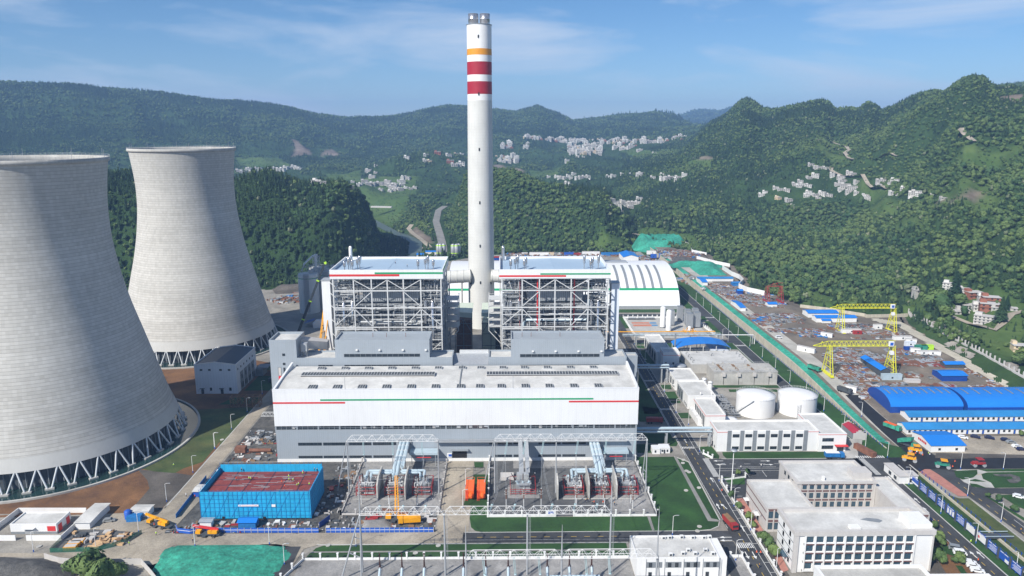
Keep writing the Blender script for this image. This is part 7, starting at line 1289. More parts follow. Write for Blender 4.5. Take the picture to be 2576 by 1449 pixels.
def arch_shed(lb, x0, x1, y0, y1, z0, eave, top):
 T = thing('warehouse', lb, 'warehouse', ((x0+x1)/2, y0, z0), 'arched blue warehouses'); n = 16; q = [(y0+(y1-y0)*(1-cos(pi*k/n))/2, z0+eave+(top-eave)*sin(pi*k/n)) for k in range(n+1)]
 mb = MB().strip([(x0,a,b) for a, b in q],[(x1,a,b) for a, b in q]); mb.f = [f[::-1] for f in mb.f]; mb.sm = [True]*n; mb.build('roof','blue_roof',T)
 MB().box(x0,x1,y0-.05,y0+.3,z0-1,z0+eave).box(x0,x1,y1-.3,y1,z0-1,z0+eave).build('wall','blue_wall',T)
 for x in (x0+.05, x1-.05): MB().add([(x,y0,z0-1)]+[(x,a,b) for a, b in q]+[(x,y1,z0-1)],[tuple(range(n+3))]).build('gable','blue_wall',T)
 for k in range(9): x = x0+(x1-x0)*(k+.7)/9.6; MB().strip([(x,a+.03,b+.14) for a, b in q[6:10]],[(x+.9,a+.03,b+.14) for a, b in q[6:10]]).build('skylight_strip','mid_grey',T)
p = Gy('R4',595,195); q = Gy('R4',1155,192); arch_shed('deep blue arched warehouse, left one of the two joined warehouses', p[0], q[0], p[1], p[1]+26, p[2]-.5, 4., 9.); arch_shed('brighter blue arched warehouse running out of the right edge of the photo', q[0]+1.5, q[0]+62, p[1]-1.5, p[1]+25, p[2]-.5, 4., 9.)
gable_shed('long low site office row with pale patched blue roof, behind its twin', 'R4', 740, 1690, 262, 2.8, 9, roof='roof_lightblue', grp='long site office rows', rise=1.4, wins=24); gable_shed('long low site office row with blue roof along the car park', 'R4', 722, 1700, 360, 2.8, 9.5, roof='roof_lightblue', grp='long site office rows', rise=1.5, wins=24)
T = gable_shed('white canteen shed with bright blue roof and red lettering on its left gable', 'R4', 908, 1172, 498, 3.6, 17, rise=1.6, wins=2, axis='x', cat='shed')
A = ABS[T.name]; mb = MB(); [mb.box(gy('R4',905,498,A[1])[0]-.12, gy('R4',905,498,A[1])[0]-.03, A[1]+4+k*1.5, A[1]+5+k*1.5, A[2]+2.2, A[2]+3.2) for k in range(5)]; mb.build('red_lettering','red_band',T)
for lb, n_, xa, xb, yb, h, d, rf, wl in (('white shed with blue roof, front one of the pair under the far yellow crane','R2',158,548,578,3.6,9,'blue_roof','white_plain'),('white shed with blue roof, rear one of the pair under the far yellow crane','R2',80,372,532,3.6,12,'blue_roof','white_plain'),('small blue roof lean-to in front of the white shed pair','R2',215,300,585,2,6,'blue_roof','white_plain'),
  ('open shed with bright blue roof near the retaining slope','R2',1372,1614,1148,3.6,11,'blue_roof','blue_wall'),('low blue roofed rack shed at the right of the yard','R2',1402,1590,1020,2.5,6,'blue_roof','dark_grey'),('white shed with blue roof beside the yard road, near the red gantry','R1',1115,1165,228,3.0,26,'blue_roof','white_plain'),
  ('small white and blue shed among scrap by the red gantry','R1',1385,1470,190,2.6,8,'blue_roof','white_plain'),('blue hut in the scrap left of the red gantry','R1',1088,1138,66,3.2,6,'blue_roof','blue_wall'),('white site office row with blue roof at the head of the yard','K4',1255,1860,882,2.8,8,'roof_lightblue','white_plain'),
  ('white shed with blue roof at the corner of the head of the yard','K4',1330,1418,952,3.2,22,'blue_roof','white_plain'),('blue tarpaulin shed near the curved yard wall','K4',1850,1995,968,3.,7,'tarp_blue','tarp_blue'),('blue and grey shed in scrap below the curved wall','K4',1935,2022,1102,3.,6,'blue_roof','blue_wall')):
 gable_shed(lb, n_, xa, xb, yb, h, d, wall=wl, roof=rf, rise=1.)
gable_shed('dark striped blue tent shed between the near crane legs', 'R2', 775, 868, 1108, 4.5, 26, wall='dark_grey', roof='blue_roof', rise=1.5, axis='y')
def P0x(n_, xa, xb, yb): a, b = g(n_, xa, yb), g(n_, xb, yb); return (a[0], b[0], a[1], 0.)
gable_shed('large white shed with bright blue roof behind the coal store', '', 0,0,0, 6, 34, abs_=P0x('B2',1555,1700,238), rise=2.5, axis='y'); gable_shed('blue roofed site hut behind the left boiler, left of the silos', '', 0,0,0,3,14, abs_=P0x('F1',1795,1865,1240), rise=1.2); gable_shed('white two storey hut row with blue roof beside the lime banded silos','',0,0,0,5,8, abs_=P0x('F1',1878,1985,1225), rise=.8, wins=6); gable_shed('blue hut with red roof right of the chimney','',0,0,0,3.4,10, abs_=P0x('F2',176,235,1268), wall='blue_wall', roof='red', rise=.6)
si = None
for i, (q, b_) in enumerate(((1999,1238),(2020,1238),(2050,1236),(2137,1240),(2170,1240),(2190,1236))):
 x, y, z = g('F1', q, b_); lb = 'grey cement silo with lime green bands, %s from the left behind the chimney' % ordn(i)
 if si is None: si = thing('cement_silo', lb, 'silo', (x,y,0), 'lime banded cement silos'); MB().lathe(x,y,[(.4,2),(2.7,5),(2.7,15.5),(.6,17)],14).build('drum','galv',si); MB().lathe(x,y,[(2.75,14),(2.75,15.4)],14).lathe(x,y,[(2.75,5),(2.75,6)],14).build('green_band','lime',si); mb = MB(); [mb.bar((x+a,y+b,0),(x+a,y+b,6),.3) for a in (-1.8,1.8) for b in (-1.8,1.8)]; mb.build('legs','galv',si)
 else: dup(si, (x,y,0), label=lb)
def gcrane(lb, xl, xr, y, z0, zt, xtip, mat='gantry_yellow', cab=True, nm='gantry_crane'):
 T = thing(nm, lb, 'gantry crane', ((xl+xr)/2, y, z0)); mb = MB(); h = 3.0
 for yy in (y-1.2, y+1.2): mb.bar((xtip+4,yy,zt),(xr+1.5,yy,zt),.28)
 mb.bar((xtip,y,zt+.2),(xtip+9,y,zt+h),.24).bar((xtip+9,y,zt+h),(xr+1.5,y,zt+h),.28).bar((xtip,y,zt+.2),(xtip+4,y-1.2,zt),.3).bar((xtip,y,zt+.2),(xtip+4,y+1.2,zt),.3); n = int((xr-xtip-4)/3)
 for i in range(n): x = xtip+4+i*3; [mb.bar((x,yy,zt),(x+1.5,y,zt+h),.13).bar((x+1.5,y,zt+h),(x+3,yy,zt),.13) for yy in (y-1.2,y+1.2)]; mb.bar((x,y-1.2,zt),(x,y+1.2,zt),.2)
 mb.build('girder', mat, T)
 for x in (xl, xr):
  mb = MB()
  for sy in (-1, 1): mb.bar((x-.8,y+sy*6,z0+.8),(x-.5,y+sy*1.5,zt),.34).bar((x+1.0,y+sy*6,z0+.8),(x+.6,y+sy*1.5,zt),.34)
  for t in (.25,.45,.65,.85): d = 6-4.5*t; z = z0+.8+(zt-z0-.8)*t; mb.bar((x,y-d,z),(x,y+d,z),.28); mb.bar((x,y-d,z),(x,y+d*.8,z+4*(t<.8)),.2) if x == xr else None
  mb.build('leg_frame', mat, T); MB().box(x-1,x+1,y-7.5,y+7.5,z0+.2,z0+1).build('bogie', mat, T)
 if cab: MB().box(xr-3.5,xr-.6,y-2.6,y-1.3,zt+.2,zt+3.2).build('name_board','white_plain',T); MB().box(xr-3,xr-1.1,y-2.7,y-2.6,zt+.8,zt+2.6).build('blue_mark','sign_blue',T); MB().box(xr-2.5,xr-.5,y-3.4,y-1.4,zt-5,zt-2.8).build('cab','white_plain',T); mb = MB(); [mb.bar((xr-1,y-5+k*.7,z0+1+k*(zt-z0-2)/12),(xr+1,y-5+k*.7,z0+1.5+k*(zt-z0-2)/12),.2) for k in range(12)]; mb.build('stair',mat,T)
gcrane('far yellow lattice gantry crane over the white sheds', 252.2, 290.8, 526.5, 6.4, 24.6, gy('R2',285,468,526.5)[0]); gcrane('near yellow lattice gantry crane over the rust coloured steel stacks', 201.8, 240.8, 432.5, 5.6, 24.0, gy('R2',125,828,432.5)[0])
p = Gy('R1',1480,150); gcrane('small red gantry crane at the forest edge of the yard', p[0]-9, p[0]+3, p[1]+4, p[2], p[2]+14, p[0]-9.5, 'red', False)
cb = {}
for i, (n_, x, y, L_, hh, m_, a, lb) in enumerate((('R2',490,680,14,3,'white_plain',0,'white cabin block in scrap under the far crane'),('R2',748,640,6,3.4,'white_plain',0,'white cabin near the right leg of the far crane'),('R2',552,690,6,2.4,'red',0,'red box body beside the white cabin block'),('R2',258,715,8,2.8,'white_plain',-.7,'white container by the yard crossroads'),('R2',985,745,13,2.6,'white_plain',.0,'long white cabin at the foot of the sloped wall'),('R2',1070,770,7,2.4,'white_plain',-.3,'small white cabin right of the long one'),
 ('R2',1060,805,7,3,'clad_blue',0,'pale blue cabin beside the sloped wall'),('R2',1048,850,6,2.6,'blue_wall',0,'dark blue container in the middle yard'),('R2',1110,868,6,3,'white_plain',-.3,'white container next to the dark blue one'),('R2',1165,840,8,3,'net_green',0,'green container, left one of the two in the yard'),('R2',1225,838,8,3,'lime',0,'pale green container, right one of the two'),('R2',1185,888,7,2.6,'white_plain',0,'white cabin in front of green containers'),
 ('R2',1275,890,10,2.6,'white_plain',-.2,'long white cabin with cyan base at the yard edge'),('R2',880,1128,12,3.4,'pipe_blue',0,'turquoise container beside the striped tent shed'),('R2',60,860,12,3.2,'white_plain',-.8,'white articulated box trailer beside the yard road'),('R2',1080,1155,9,1.8,'stone',-.1,'low grey concrete trough in the scrap'),('R2',495,1240,6,3,'white_plain',-.7,'white hut at the corner by the yard road'),('R2',820,1240,5,2.6,'tarp_blue',0,'blue topped box left of the blue warehouses'),
 ('K4',470,410,14,4,'white_plain',0,'white container office at the head of the works'),('K4',735,470,12,4,'white_plain',0,'white container right of the blue huts at the head of the works'),('K4',632,468,7,4.5,'sign_blue',0,'blue box hut, right of two far huts'),('K4',490,470,7,4,'sign_blue',0,'blue box hut, left of two far huts'),('R1',1485,100,0,0,'',0,''),('F2',880,1222,12,4,'sign_blue',0,'blue container behind the right boiler roof'),('F2',1085,1218,22,4.5,'white_plain',0,'white site office behind the right boiler roof'),('F2',955,1222,9,3,'red',0,'red machine behind the right boiler roof'),('F2',1270,1224,24,4,'tarp_blue',0,'stack of blue tarpaulin bales behind the coal store'),('F2',600,1222,24,4,'white_plain',0,'long heap under white sheeting behind the right boiler'),('F2',690,1220,13,3.5,'cream',0,'cream sheeted heap beside the white one'))):
 if not lb: continue
 p = Gy(n_, x, y) if n_ in ('R2',) else g(n_, x, y, 0 if n_ == 'F2' else 3); T = thing('cabin', lb, 'container', p); MB().rbox((p[0],p[1],p[2]-.5), L_, 2.6, hh+.5, a).build('body', m_, T); MB().rbox((p[0],p[1],p[2]+hh), L_+.2, 2.8, .12, a).build('roof', m_ if 'white' not in m_ else 'stone', T)
 if hh > 2.2: nx, ny = sin(a), -cos(a); MB().rbox((p[0]+nx*1.32,p[1]+ny*1.32,p[2]+.9), 1.1, .06, 1, a).build('window', 'glass', T)
def debris(name, lb, polys, n, seed, mats, zf=yz, smax=5., hmax=.9, rot=.12):
 rg = random.Random(seed); mb = MB()
 for pl, k in polys:
  P_ = np.array(pl); c = 0; x0, y0 = P_.min(0); x1, y1 = P_.max(0); nn = int(n*k); pts = np.random.RandomState(seed).rand(nn*4, 2)*[x1-x0, y1-y0]+[x0, y0]; ok = in_poly(pts[:,0], pts[:,1], pl); pts = pts[ok][:nn]
  for x, y in pts:
   z = zf(x, y); t = fbm(np.array([x/9.+seed]), np.array([y/9.]), 3)[0]
   if name == 'stored_materials' and fbm(np.array([x/16.+3]), np.array([y/11.+seed]), 3)[0] < .44: continue
   m_ = int(min(len(mats)-1, max(0, (t*1.5-.25+rg.uniform(-.13,.13))*len(mats)))); kd = rg.random(); L_ = .5+(smax-.5)*rg.random()**1.9; W = L_*rg.uniform(.08,.5) if kd < .7 else L_*.8; a = rg.choice([0, pi/2])+rg.gauss(0, rot); h = rg.uniform(.15, hmax)
   mb.rbox((x,y,z-.1), L_, min(W,2.4), h+.1, a, m_, 0)
 return tag(mb.build(name, mats), lb, name.replace('_',' '), kind='stuff')
DM = ['tarp_blue','rust','stone','wood','rust','mid_grey','galv','rust','concrete_dark','dark_grey','galv','rust','mid_grey','wood','rust','white_steel','tarp_blue']
def yp(n_, L_): return [Gy(n_, *q)[:2] for q in L_]
blocks = [(yp('R2',[(0,600),(130,600),(350,720),(340,738),(0,742)]),.7),(yp('R1',[(1165,260),(1640,250),(1900,420),(1720,495),(1480,500)]),1.6),(yp('R2',[(150,590),(330,590),(900,600),(1010,690),(930,740),(500,740),(330,660)]),1.3),(yp('R2',[(230,890),(420,800),(650,930),(650,1090),(330,1100),(200,980)]),1.3),(yp('R2',[(900,800),(1300,870),(1420,980),(900,1000),(760,860)]),1.2),
 (yp('R2',[(540,830),(760,900),(840,970),(640,930)]),.35),(yp('R2',[(330,1060),(760,1100),(780,1140),(400,1150)]),.5),(yp('R2',[(420,1170),(1640,1160),(1900,1230),(700,1240),(600,1260)]),1.5),(yp('R2',[(1020,1060),(1370,1100),(1360,1150),(1060,1140)]),.5),(yp('R2',[(1600,1030),(1900,1170),(2060,1230),(1900,1235),(1620,1160)]),.7),
 (yp('R1',[(900,20),(1370,60),(1560,90),(1540,200),(1250,180),(1000,120)]),1.3),(yp('K4',[(1400,890),(2000,980),(1800,1180),(1500,1060)]),.8),(yp('R2',[(560,1230),(650,1250),(660,1330),(600,1320)]),.2)]
debris('stored_materials', 'jumble of rusty steel, pipes, timber and sheeting stored across the yard', blocks, 1150, 5, DM, smax=4.2, hmax=.7)
debris('stored_steel', 'rows of rusty steel plates and beams laid out in the yard', [(yp('R2',[(340,1080),(500,1040),(640,1040),(780,1110),(430,1130)]),.5),(yp('R2',[(900,930),(1330,950),(1400,1000),(900,990)]),.5),(yp('R2',[(1140,1185),(1500,1180),(1480,1215),(1200,1215)]),.5)], 220, 9, ['rust','rust','galv','deck_red'], smax=9, hmax=.4, rot=.02)
debris('construction_debris', 'scattered construction material at the head of the works beyond the coal store', [(g2('K4',[(160,370),(1150,375),(1400,440),(1200,500),(900,540),(380,460)],5),1.6),(g2('K4',[(900,700),(1200,820),(1180,850),(920,760)],7),.3)], 420, 13, DM, zf=lambda x, y: 7 if x > 190.2 else .1, smax=7, hmax=1.6)
debris('construction_debris', 'row of stored material along the back of the site behind the boilers', [(g2('F2',[(240,1210),(1480,1190),(1480,1235),(240,1235)]),1.2),(g2('M1',[(310,460),(880,330),(890,500),(500,520)]),.5)], 420, 17, DM, zf=lambda x, y: 0., smax=8, hmax=2.)
debris('building_waste', 'loose bricks, cable drums and planks beside the left end of the hall', [([(-132,345),(-108,345),(-108,362),(-132,362)],1.),([(-132,326),(-108,326),(-108,340),(-132,340)],.35),([(-133,262.6),(-66,262.6),(-66,271),(-122,271)],.8),([(-77,274),(-66.5,274),(-66.5,322),(-77,322)],.5),([(-66,263),(-27,263),(-27,275),(-66,275)],.5),([(-133,296),(-108,296),(-108,322),(-133,320)],.4)], 190, 19, ['white_plain','rust','stone','dark_grey','galv','wood','red','concrete'], zf=lambda x, y: .1, smax=3., hmax=.7)
debris('packing_crates', 'heap of wooden crates, planks and yellow skips in the fenced gravel pad', [(g2('L3',[(620,1040),(700,900),(1000,880),(1250,900),(1180,1000),(800,1050)]),1.)], 80, 23, ['crate','wood','crate','stone','dark_grey'], zf=lambda x, y: .15, smax=3.2, hmax=1.1)
def mound(name, lb, poly, h, z0, mat, seed, cat='netting', step=2.5, kind=None):
 P_ = np.array(poly); x0, y0 = P_.min(0)-3; x1, y1 = P_.max(0)+3; X, Y = np.meshgrid(np.arange(x0,x1,step), np.arange(y0,y1,step)); sd_ = polysd(X, Y, poly); Z = z0 + sst(3, -min(14., abs(sd_.min())*.8), sd_)*h*(.55+.9*fbm(X/12+seed, Y/12, 4)) + .5*(vnoise(X/2.2, Y/5.)-.5)*(sd_ < -1) - .3*(sd_ > 0)
 mb = MB(); n, m_ = X.shape; mb.v = [tuple(v) for v in np.stack([X,Y,Z],-1).reshape(-1,3)]
 for i in range(n-1):
  for j in range(m_-1):
   if sd_[i:i+2,j:j+2].min() < 1.5: mb.f.append((i*m_+j,i*m_+j+1,(i+1)*m_+j+1,(i+1)*m_+j)); mb.m.append(0); mb.sm.append(True)
 return tag(mb.build(name, mat, origin=(float(P_[0][0]),float(P_[0][1]),z0)), lb, cat, kind=kind)
mound('netted_ground', 'ground covered with wrinkled green netting at the bottom left corner of the road', g2('L3',[(1530,1060),(1600,1030),(1690,1012),(2300,1008),(2500,1012)])+g2('C6',[(60,248),(112,290),(110,320),(60,380),(0,460)])+[(-104,205),(-122,205)], 1.3, .1, 'net_green', 3, step=1.2)
mound('netted_slope', 'broad bright green netted slope beyond the coal store', g2('K4',[(790,580),(960,572),(1400,592),(1730,640),(1600,650),(1750,780),(1290,775),(1180,700),(1120,640),(860,635)],7), 6, 6.8, 'net_green', 5); _c = g('K4',690,350,3); mound('netted_mound', 'high spoil mound draped with green netting at the head of the valley', [(_c[0]+40*cos(t), _c[1]+30+34*sin(t)) for t in np.linspace(0,6.28,20)[:-1]], 17, -1, 'net_green', 8, step=2.5); mound('spoil_heap', 'dark grey spoil between the two green netted areas', g2('K4',[(780,470),(860,455),(1350,530),(1560,590),(960,570),(800,565)],7), 4, 6.5, 'rubble', 11, cat='spoil heap'); mound('spoil_heap', 'black grey spoil heap at the bottom left corner', g2('L3',[(-300,1150),(0,1135),(200,1150),(400,1150),(560,1190),(700,1240),(690,1400),(-300,1500)]), 3.5, 0, 'rubble', 14, cat='spoil heap', step=1.5); mound('gravel_heap', 'pale crushed stone heap behind the blue hoarding', g2('C6',[(590,80),(770,75),(790,130),(640,140)]), 1.2, .1, 'gravel_light', 15, cat='gravel heap', step=.8)
mound('spoil_heap', 'grey soil bank beyond the second cooling tower', [(-215,690),(-165,700),(-170,722),(-225,712)], 6, 0, 'soil_grey', 16, cat='spoil heap')
def wallline(name, lb, pts, h, w=.4, mat='wall_beige', dz=1.):
 mb = MB()
 for a, b in zip(pts[:-1], pts[1:]): n = max(1, int(sqrt((a[0]-b[0])**2+(a[1]-b[1])**2)/6)); q = [(a[0]+(b[0]-a[0])*k/n, a[1]+(b[1]-a[1])*k/n) for k in range(n+1)]; [mb.bar((c[0],c[1],zc_(c)+h/2-dz/2),(d[0],d[1],zc_(d)+h/2-dz/2),w,h+dz) for c, d in zip(q[:-1],q[1:])]
 return tag(mb.build(name, mat), lb, 'wall')
def zc_(c): return max(hat(c[0], c[1]), yz(0,c[1]) if c[0] > 190 else 0)
wallline('boundary_wall', 'white concrete boundary wall winding between the yard and the forest foot', [G('R2',*q)[:2] for q in [(0,440),(240,470),(620,530),(640,540),(1040,525)]], 2.6); wallline('boundary_wall', 'curved pale boundary wall at the head of the yard', [G('K4',*q)[:2] for q in [(1670,680),(1830,790),(1960,850),(2030,920),(1950,1005),(2100,1070),(2400,1130)]], 4.5, mat='white_plain'); wallline('boundary_wall', 'pale retaining wall along the lane above the far works', [G('K4',*q)[:2] for q in [(870,200),(1000,230),(1090,290),(1150,380),(1400,430)]], 3., mat='white_plain'); wallline('boundary_wall', 'white topped wall climbing past the green netted slope', [G('K4',*q)[:2] for q in [(1230,500),(1500,570),(1800,640)]], 3.5, mat='white_plain')
wallline('site_wall', 'grey site wall behind the left silos', [(-212,672),(-180,684),(-148,700)], 3, mat='concrete')
T = thing('hill_fence', 'long pillar fence on a concrete beam above the yard slope', 'fence', (310,500,10)); pts = [G('R2',*q) for q in [(1045,505),(1080,545),(1370,690),(1560,790),(1830,950),(2060,1080),(2300,1210)]]; mb, ps = MB(), []
for a, b in zip(pts[:-1], pts[1:]):
 n = max(1, int(sqrt((a[0]-b[0])**2+(a[1]-b[1])**2)/4.2)); q = [(a[0]+(b[0]-a[0])*k/n, a[1]+(b[1]-a[1])*k/n) for k in range(n+1)]; q = [(x,y,hat(x,y)) for x, y in q]
 [mb.bar((c[0],c[1],c[2]+.1),(d[0],d[1],d[2]+.1),.8,1.2) for c, d in zip(q[:-1],q[1:])]; ps += [(c[0]-310,c[1]-500,c[2]-10) for c in q]
mb.build('beam','stone',T); rep(T,'pillar',MB().box(-.35,.35,-.35,.35,0,3.4),'stone',ps)
def drapemesh(name, lb, poly, mat, lift=.3, step=3., cat='slope'):
 P_ = np.array(poly); x0, y0 = P_.min(0); x1, y1 = P_.max(0); X, Y = np.meshgrid(np.arange(x0,x1+step,step), np.arange(y0,y1+step,step)); Z = height(X, Y)+lift; sd_ = polysd(X, Y, poly); n, m_ = X.shape; mb = MB(); mb.v = [tuple(v) for v in np.stack([X,Y,Z],-1).reshape(-1,3)]
 for i in range(n-1):
  for j in range(m_-1):
   if sd_[i:i+2,j:j+2].mean() < 0: mb.f.append((i*m_+j,i*m_+j+1,(i+1)*m_+j+1,(i+1)*m_+j)); mb.m.append(0); mb.sm.append(True)
 return mb.build(name, mat, origin=(float(P_[0][0]),float(P_[0][1]),float(Z.min())))
tag(drapemesh('slope_lining', '', [G('R2',*q)[:2] for q in [(690,545),(980,585),(1250,740),(1640,960),(2100,1240),(1990,1245),(1590,1005),(1240,800),(970,640),(700,570)]], 'wall_beige', .35, 2.), 'long beige concrete lined slope along the right side of the yard', 'slope lining')
for q, lb in (([(1240,570),(1420,625),(1390,680),(1250,600)],'grey sprayed concrete patch on the bank below the village'),([(1385,780),(1480,770),(1690,920),(1640,950),(1450,850)],'grey rock patch between pillar fence and sloped wall'),([(1940,980),(2110,990),(2100,1080),(1960,1000)],'grey sprayed concrete patch at the lower right bank')): tag(drapemesh('slope_patch', '', [G('R2',*a)[:2] for a in q], 'rock', .4, 1.5), lb, 'slope patch')
def ribbon(name, pts, w, mat, lift=.5):
 mb = MB(); q = []
 for a, b in zip(pts[:-1], pts[1:]): n = max(1, int(sqrt((a[0]-b[0])**2+(a[1]-b[1])**2)/12)); q += [Vector((a[0]+(b[0]-a[0])*k/n, a[1]+(b[1]-a[1])*k/n, 0)) for k in range(n)]
 q.append(Vector((pts[-1][0],pts[-1][1],0))); L_, R_ = [], []
 for i, c in enumerate(q):
  d = (q[min(i+1,len(q)-1)]-q[max(i-1,0)]).normalized(); nn = Vector((-d.y,d.x,0))*w/2; z = max(hat(c.x+nn.x,c.y+nn.y), hat(c.x-nn.x,c.y-nn.y), hat(c.x,c.y))+lift; L_.append((c.x+nn.x,c.y+nn.y,z)); R_.append((c.x-nn.x,c.y-nn.y,z))
 return struct(name, MB().strip(R_, L_), mat, origin=tuple(L_[0]))
ribbon('highway', HWY, 11, 'asphalt_grey', .6); ribbon('valley_track', SIDE, 7, 'dirt_road', .5); ribbon('river', [(x,y) for x, y in RIVER], 17, 'river', 1.2)
ribbon('hill_road', [G('F3',*q)[:2] for q in [(430,510),(520,525),(600,545),(650,568),(608,600),(660,645)]], 6, 'dirt_road', 2.5); ribbon('hill_road', [G('F3',*q)[:2] for q in [(730,638),(800,632),(940,620)]], 5, 'dirt_road', 2.5); ribbon('hill_road', [G('F3',*q)[:2] for q in [(490,665),(530,665),(520,700),(590,740),(700,750),(760,790),(880,825)]], 6, 'dirt_road', 1.5); ribbon('hill_road', [G('F3',*q)[:2] for q in [(1365,460),(1350,485),(1375,505),(1440,525)]], 7, 'dirt_road', 3)
ribbon('lane', [G('K4',*q)[:2] for q in [(130,80),(350,125),(560,160)]], 6, 'dirt_road', 1); ribbon('lane', [G('K4',*q)[:2] for q in [(860,205),(1000,225),(1110,280),(1130,360)]], 7, 'dirt_road', 1); ribbon('lane', [G('R2',*q)[:2] for q in [(1450,530),(1640,600),(1880,670),(1960,600),(2040,520),(2160,480)]], 5, 'dirt_road', .6)
tag(MB().rbox((*G('F1',1470,850)[:2], 12.), 40, 7, 2.6, -.2).build('road_bridge','stone'), 'flat concrete road bridge over the river valley', 'bridge')
# houses: one of each kind with parts, then copies
def house(w, d, fl, wall, name='house', parap=True, wins=3, flat='stone', dark='glass'):
 h = 3.1*fl; T = thing(name, 'x', 'house', (0,0,0)); MB().box(-w/2,w/2,0,d,-6,h).build('wall', wall, T); MB().box(-w/2-.5,w/2+.5,-1.0,d+.3,h,h+.35).build('roof', flat, T)
 if parap: MB().box(-w/2,-w/2+w*.35,d*.45,d,h+.36,h+2.9).build('stair_head', wall, T)
 for f in range(fl):
  if f: MB().box(-w/2-.3,w/2+.3,-.9,0,3.1*f-.15,3.1*f+.1).box(-w/2-.3,w/2+.3,-.95,-.85,3.1*f,3.1*f+.9).build('balcony', wall, T)
  for i in range(wins): x = -w/2+w*(i+.5)/wins; win(T, x-.8, x+.8, 3.1*f+.9, 3.1*f+2.5, -.02, 2, glass=dark, frame=wall)
 return T
M('house_white', (.66,.65,.62), .8, .2, .3, grime=.5); KH = [(13,10,2,'house_white'),(16,10,3,'house_white'),(10,9,2,'cream'),(20,11,3,'stone'),(14,10,2,'stone'),(12,12,4,'house_white'),(11,8,1,'concrete'),(15,10,2,'brick')]
protos = [None]*len(KH); used_ = [False]*len(KH)
def place(kind, n_, x, y, lb, grp, ang=0., sc=1.):
 sc *= .6
 p = G(n_, x, y)
 if protos[kind] is None: protos[kind] = house(*KH[kind], wins=max(2, int(KH[kind][0]/4)))
 o = protos[kind]
 if not used_[kind]: used_[kind] = True; o.location = p; o.rotation_euler = (0,0,ang); o.scale = (sc,)*3; o['label'] = lb; o['group'] = grp; ABS[o.name] = p; return o
 return dup(o, p, ang, lb, grp, sc)
kn = ['white two storey house','white three storey house','cream two storey house','long grey three storey block','grey two storey house','narrow white four storey house','small grey one storey hut','brick two storey house']
def village(n_, pts, where, grp, seed, kinds, sc=1., a0=0.):
 rg = random.Random(seed); pts = sorted(pts)
 for i, q in enumerate(pts): k = rg.choice(kinds) if len(q) == 2 else q[2]; place(k, n_, q[0], q[1], '%s, %s from the left in %s' % (kn[k], ordn(i), where), grp, a0+rg.uniform(-.4,.4), sc*rg.uniform(.85,1.15))
village('F3', [(95,850),(75,868),(195,828),(165,822),(235,835),(295,800),(325,775),(345,800),(375,812),(315,812),(418,750),(395,672,4),(432,690),(455,688),(490,695),(585,755,3),(530,745,5),(668,730),(640,722),(695,785),(600,785,3),(565,800),(615,815,3),(660,825,3),(590,835),(690,855),(750,870),(755,890),(640,845),(375,855),(365,870),(425,870),(460,862),(440,885),(510,868),(172,882,2),(190,888,2),(255,900),(270,925,6),(285,945,6),(838,775),(865,780),(905,790),(930,785),(925,855),(985,845,5),(955,860),(1045,865),(1085,865),(1070,862,3),(1180,862,6),(1250,885,6),(385,755)], 'the hillside village', 'houses of the hillside village', 1, [0,0,1,4,4], 1.0, -.25)
village('R2', [(1440,290,1),(1525,300,0),(1590,320,0),(1790,390,0),(1850,400,7),(1740,470,0),(1830,480,7),(1770,600,3),(1500,510,6),(1580,500,6),(1640,460,6),(1900,470,6),(2040,480,6),(1170,300,6),(1700,350,7),(1620,345,6)], 'the village above the yard', 'houses of the village above the yard', 2, [0], 1.25, -.35)
p = G('R2',2120,880); place(2, 'R2', 2120, 885, 'cream house with brown trim at the right edge beside the yard slope', 'houses of the village above the yard', -.3, 1.25)
village('F2', [(1290,730),(1320,755,1),(1345,775),(1390,755,5),(1430,760,1),(1465,760,3),(1490,740),(1540,715),(1460,785,4),(1375,820,6),(1250,770,6),(1520,745)], 'the hamlet beyond the dome', 'houses of the hamlet beyond the dome', 3, [0,1,4], 1.0)
village('F1', [(1195,545),(1240,578),(1265,570),(1310,555),(1345,568),(1375,575),(1410,572),(1450,572),(1490,575),(1520,560),(1545,590),(1560,600),(1580,620),(1605,615),(1640,610),(1660,575),(1690,600),(1650,625),(1540,630),(1455,620),(1630,545),(1660,520,5),(1700,515,3),(1740,610),(1775,600),(1172,602,2),(1375,505),(1410,460),(1415,390),(1340,455),(1580,590,3),(1610,590,5),(1665,550,1)], 'the riverside village', 'houses of the riverside village', 4, [0,1,3,4,4], 1.15)
village('F1', [(130,448),(165,452),(215,440),(240,452),(270,445),(325,445,5),(350,440),(400,440),(445,435),(470,430),(500,440),(530,440),(560,420,1),(600,415,3),(640,410,1),(665,415),(700,425),(225,425),(300,430),(850,560),(880,562),(910,566),(1000,545),(1020,548)], 'the village behind the towers', 'houses of the village behind the towers', 5, [0,1,3,4], 1.3)
village('F2', [(760,505),(790,515),(820,512),(850,510),(880,485),(895,512),(930,475),(965,512),(1000,510),(1020,500),(1060,495),(860,575,1),(890,582),(1245,495),(1300,500),(1460,475),(1560,480,1),(1665,510),(1755,480),(1765,515),(1790,525),(1815,525,3),(1835,510),(1890,525),(1905,510),(1960,485,1),(1540,495),(1375,475),(690,495),(1680,280,1),(865,350),(960,310,1),(1020,310)], 'the scattered valley hamlets', 'houses of the valley hamlets', 6, [0,0,1,4], 1.2)
village('F1', [(2110,360,7),(2150,395,4),(2190,390),(2215,385),(1885,355),(1920,358),(1700,325),(2100,300),(2170,290),(2220,292),(1990,275,7),(1885,302)], 'the settlement left of the chimney', 'houses left of the chimney', 8, [0,2,4], 1.8)
rg = random.Random(44); tp = [(rg.uniform(455,1810), 0) for _ in range(120)]; tl = []
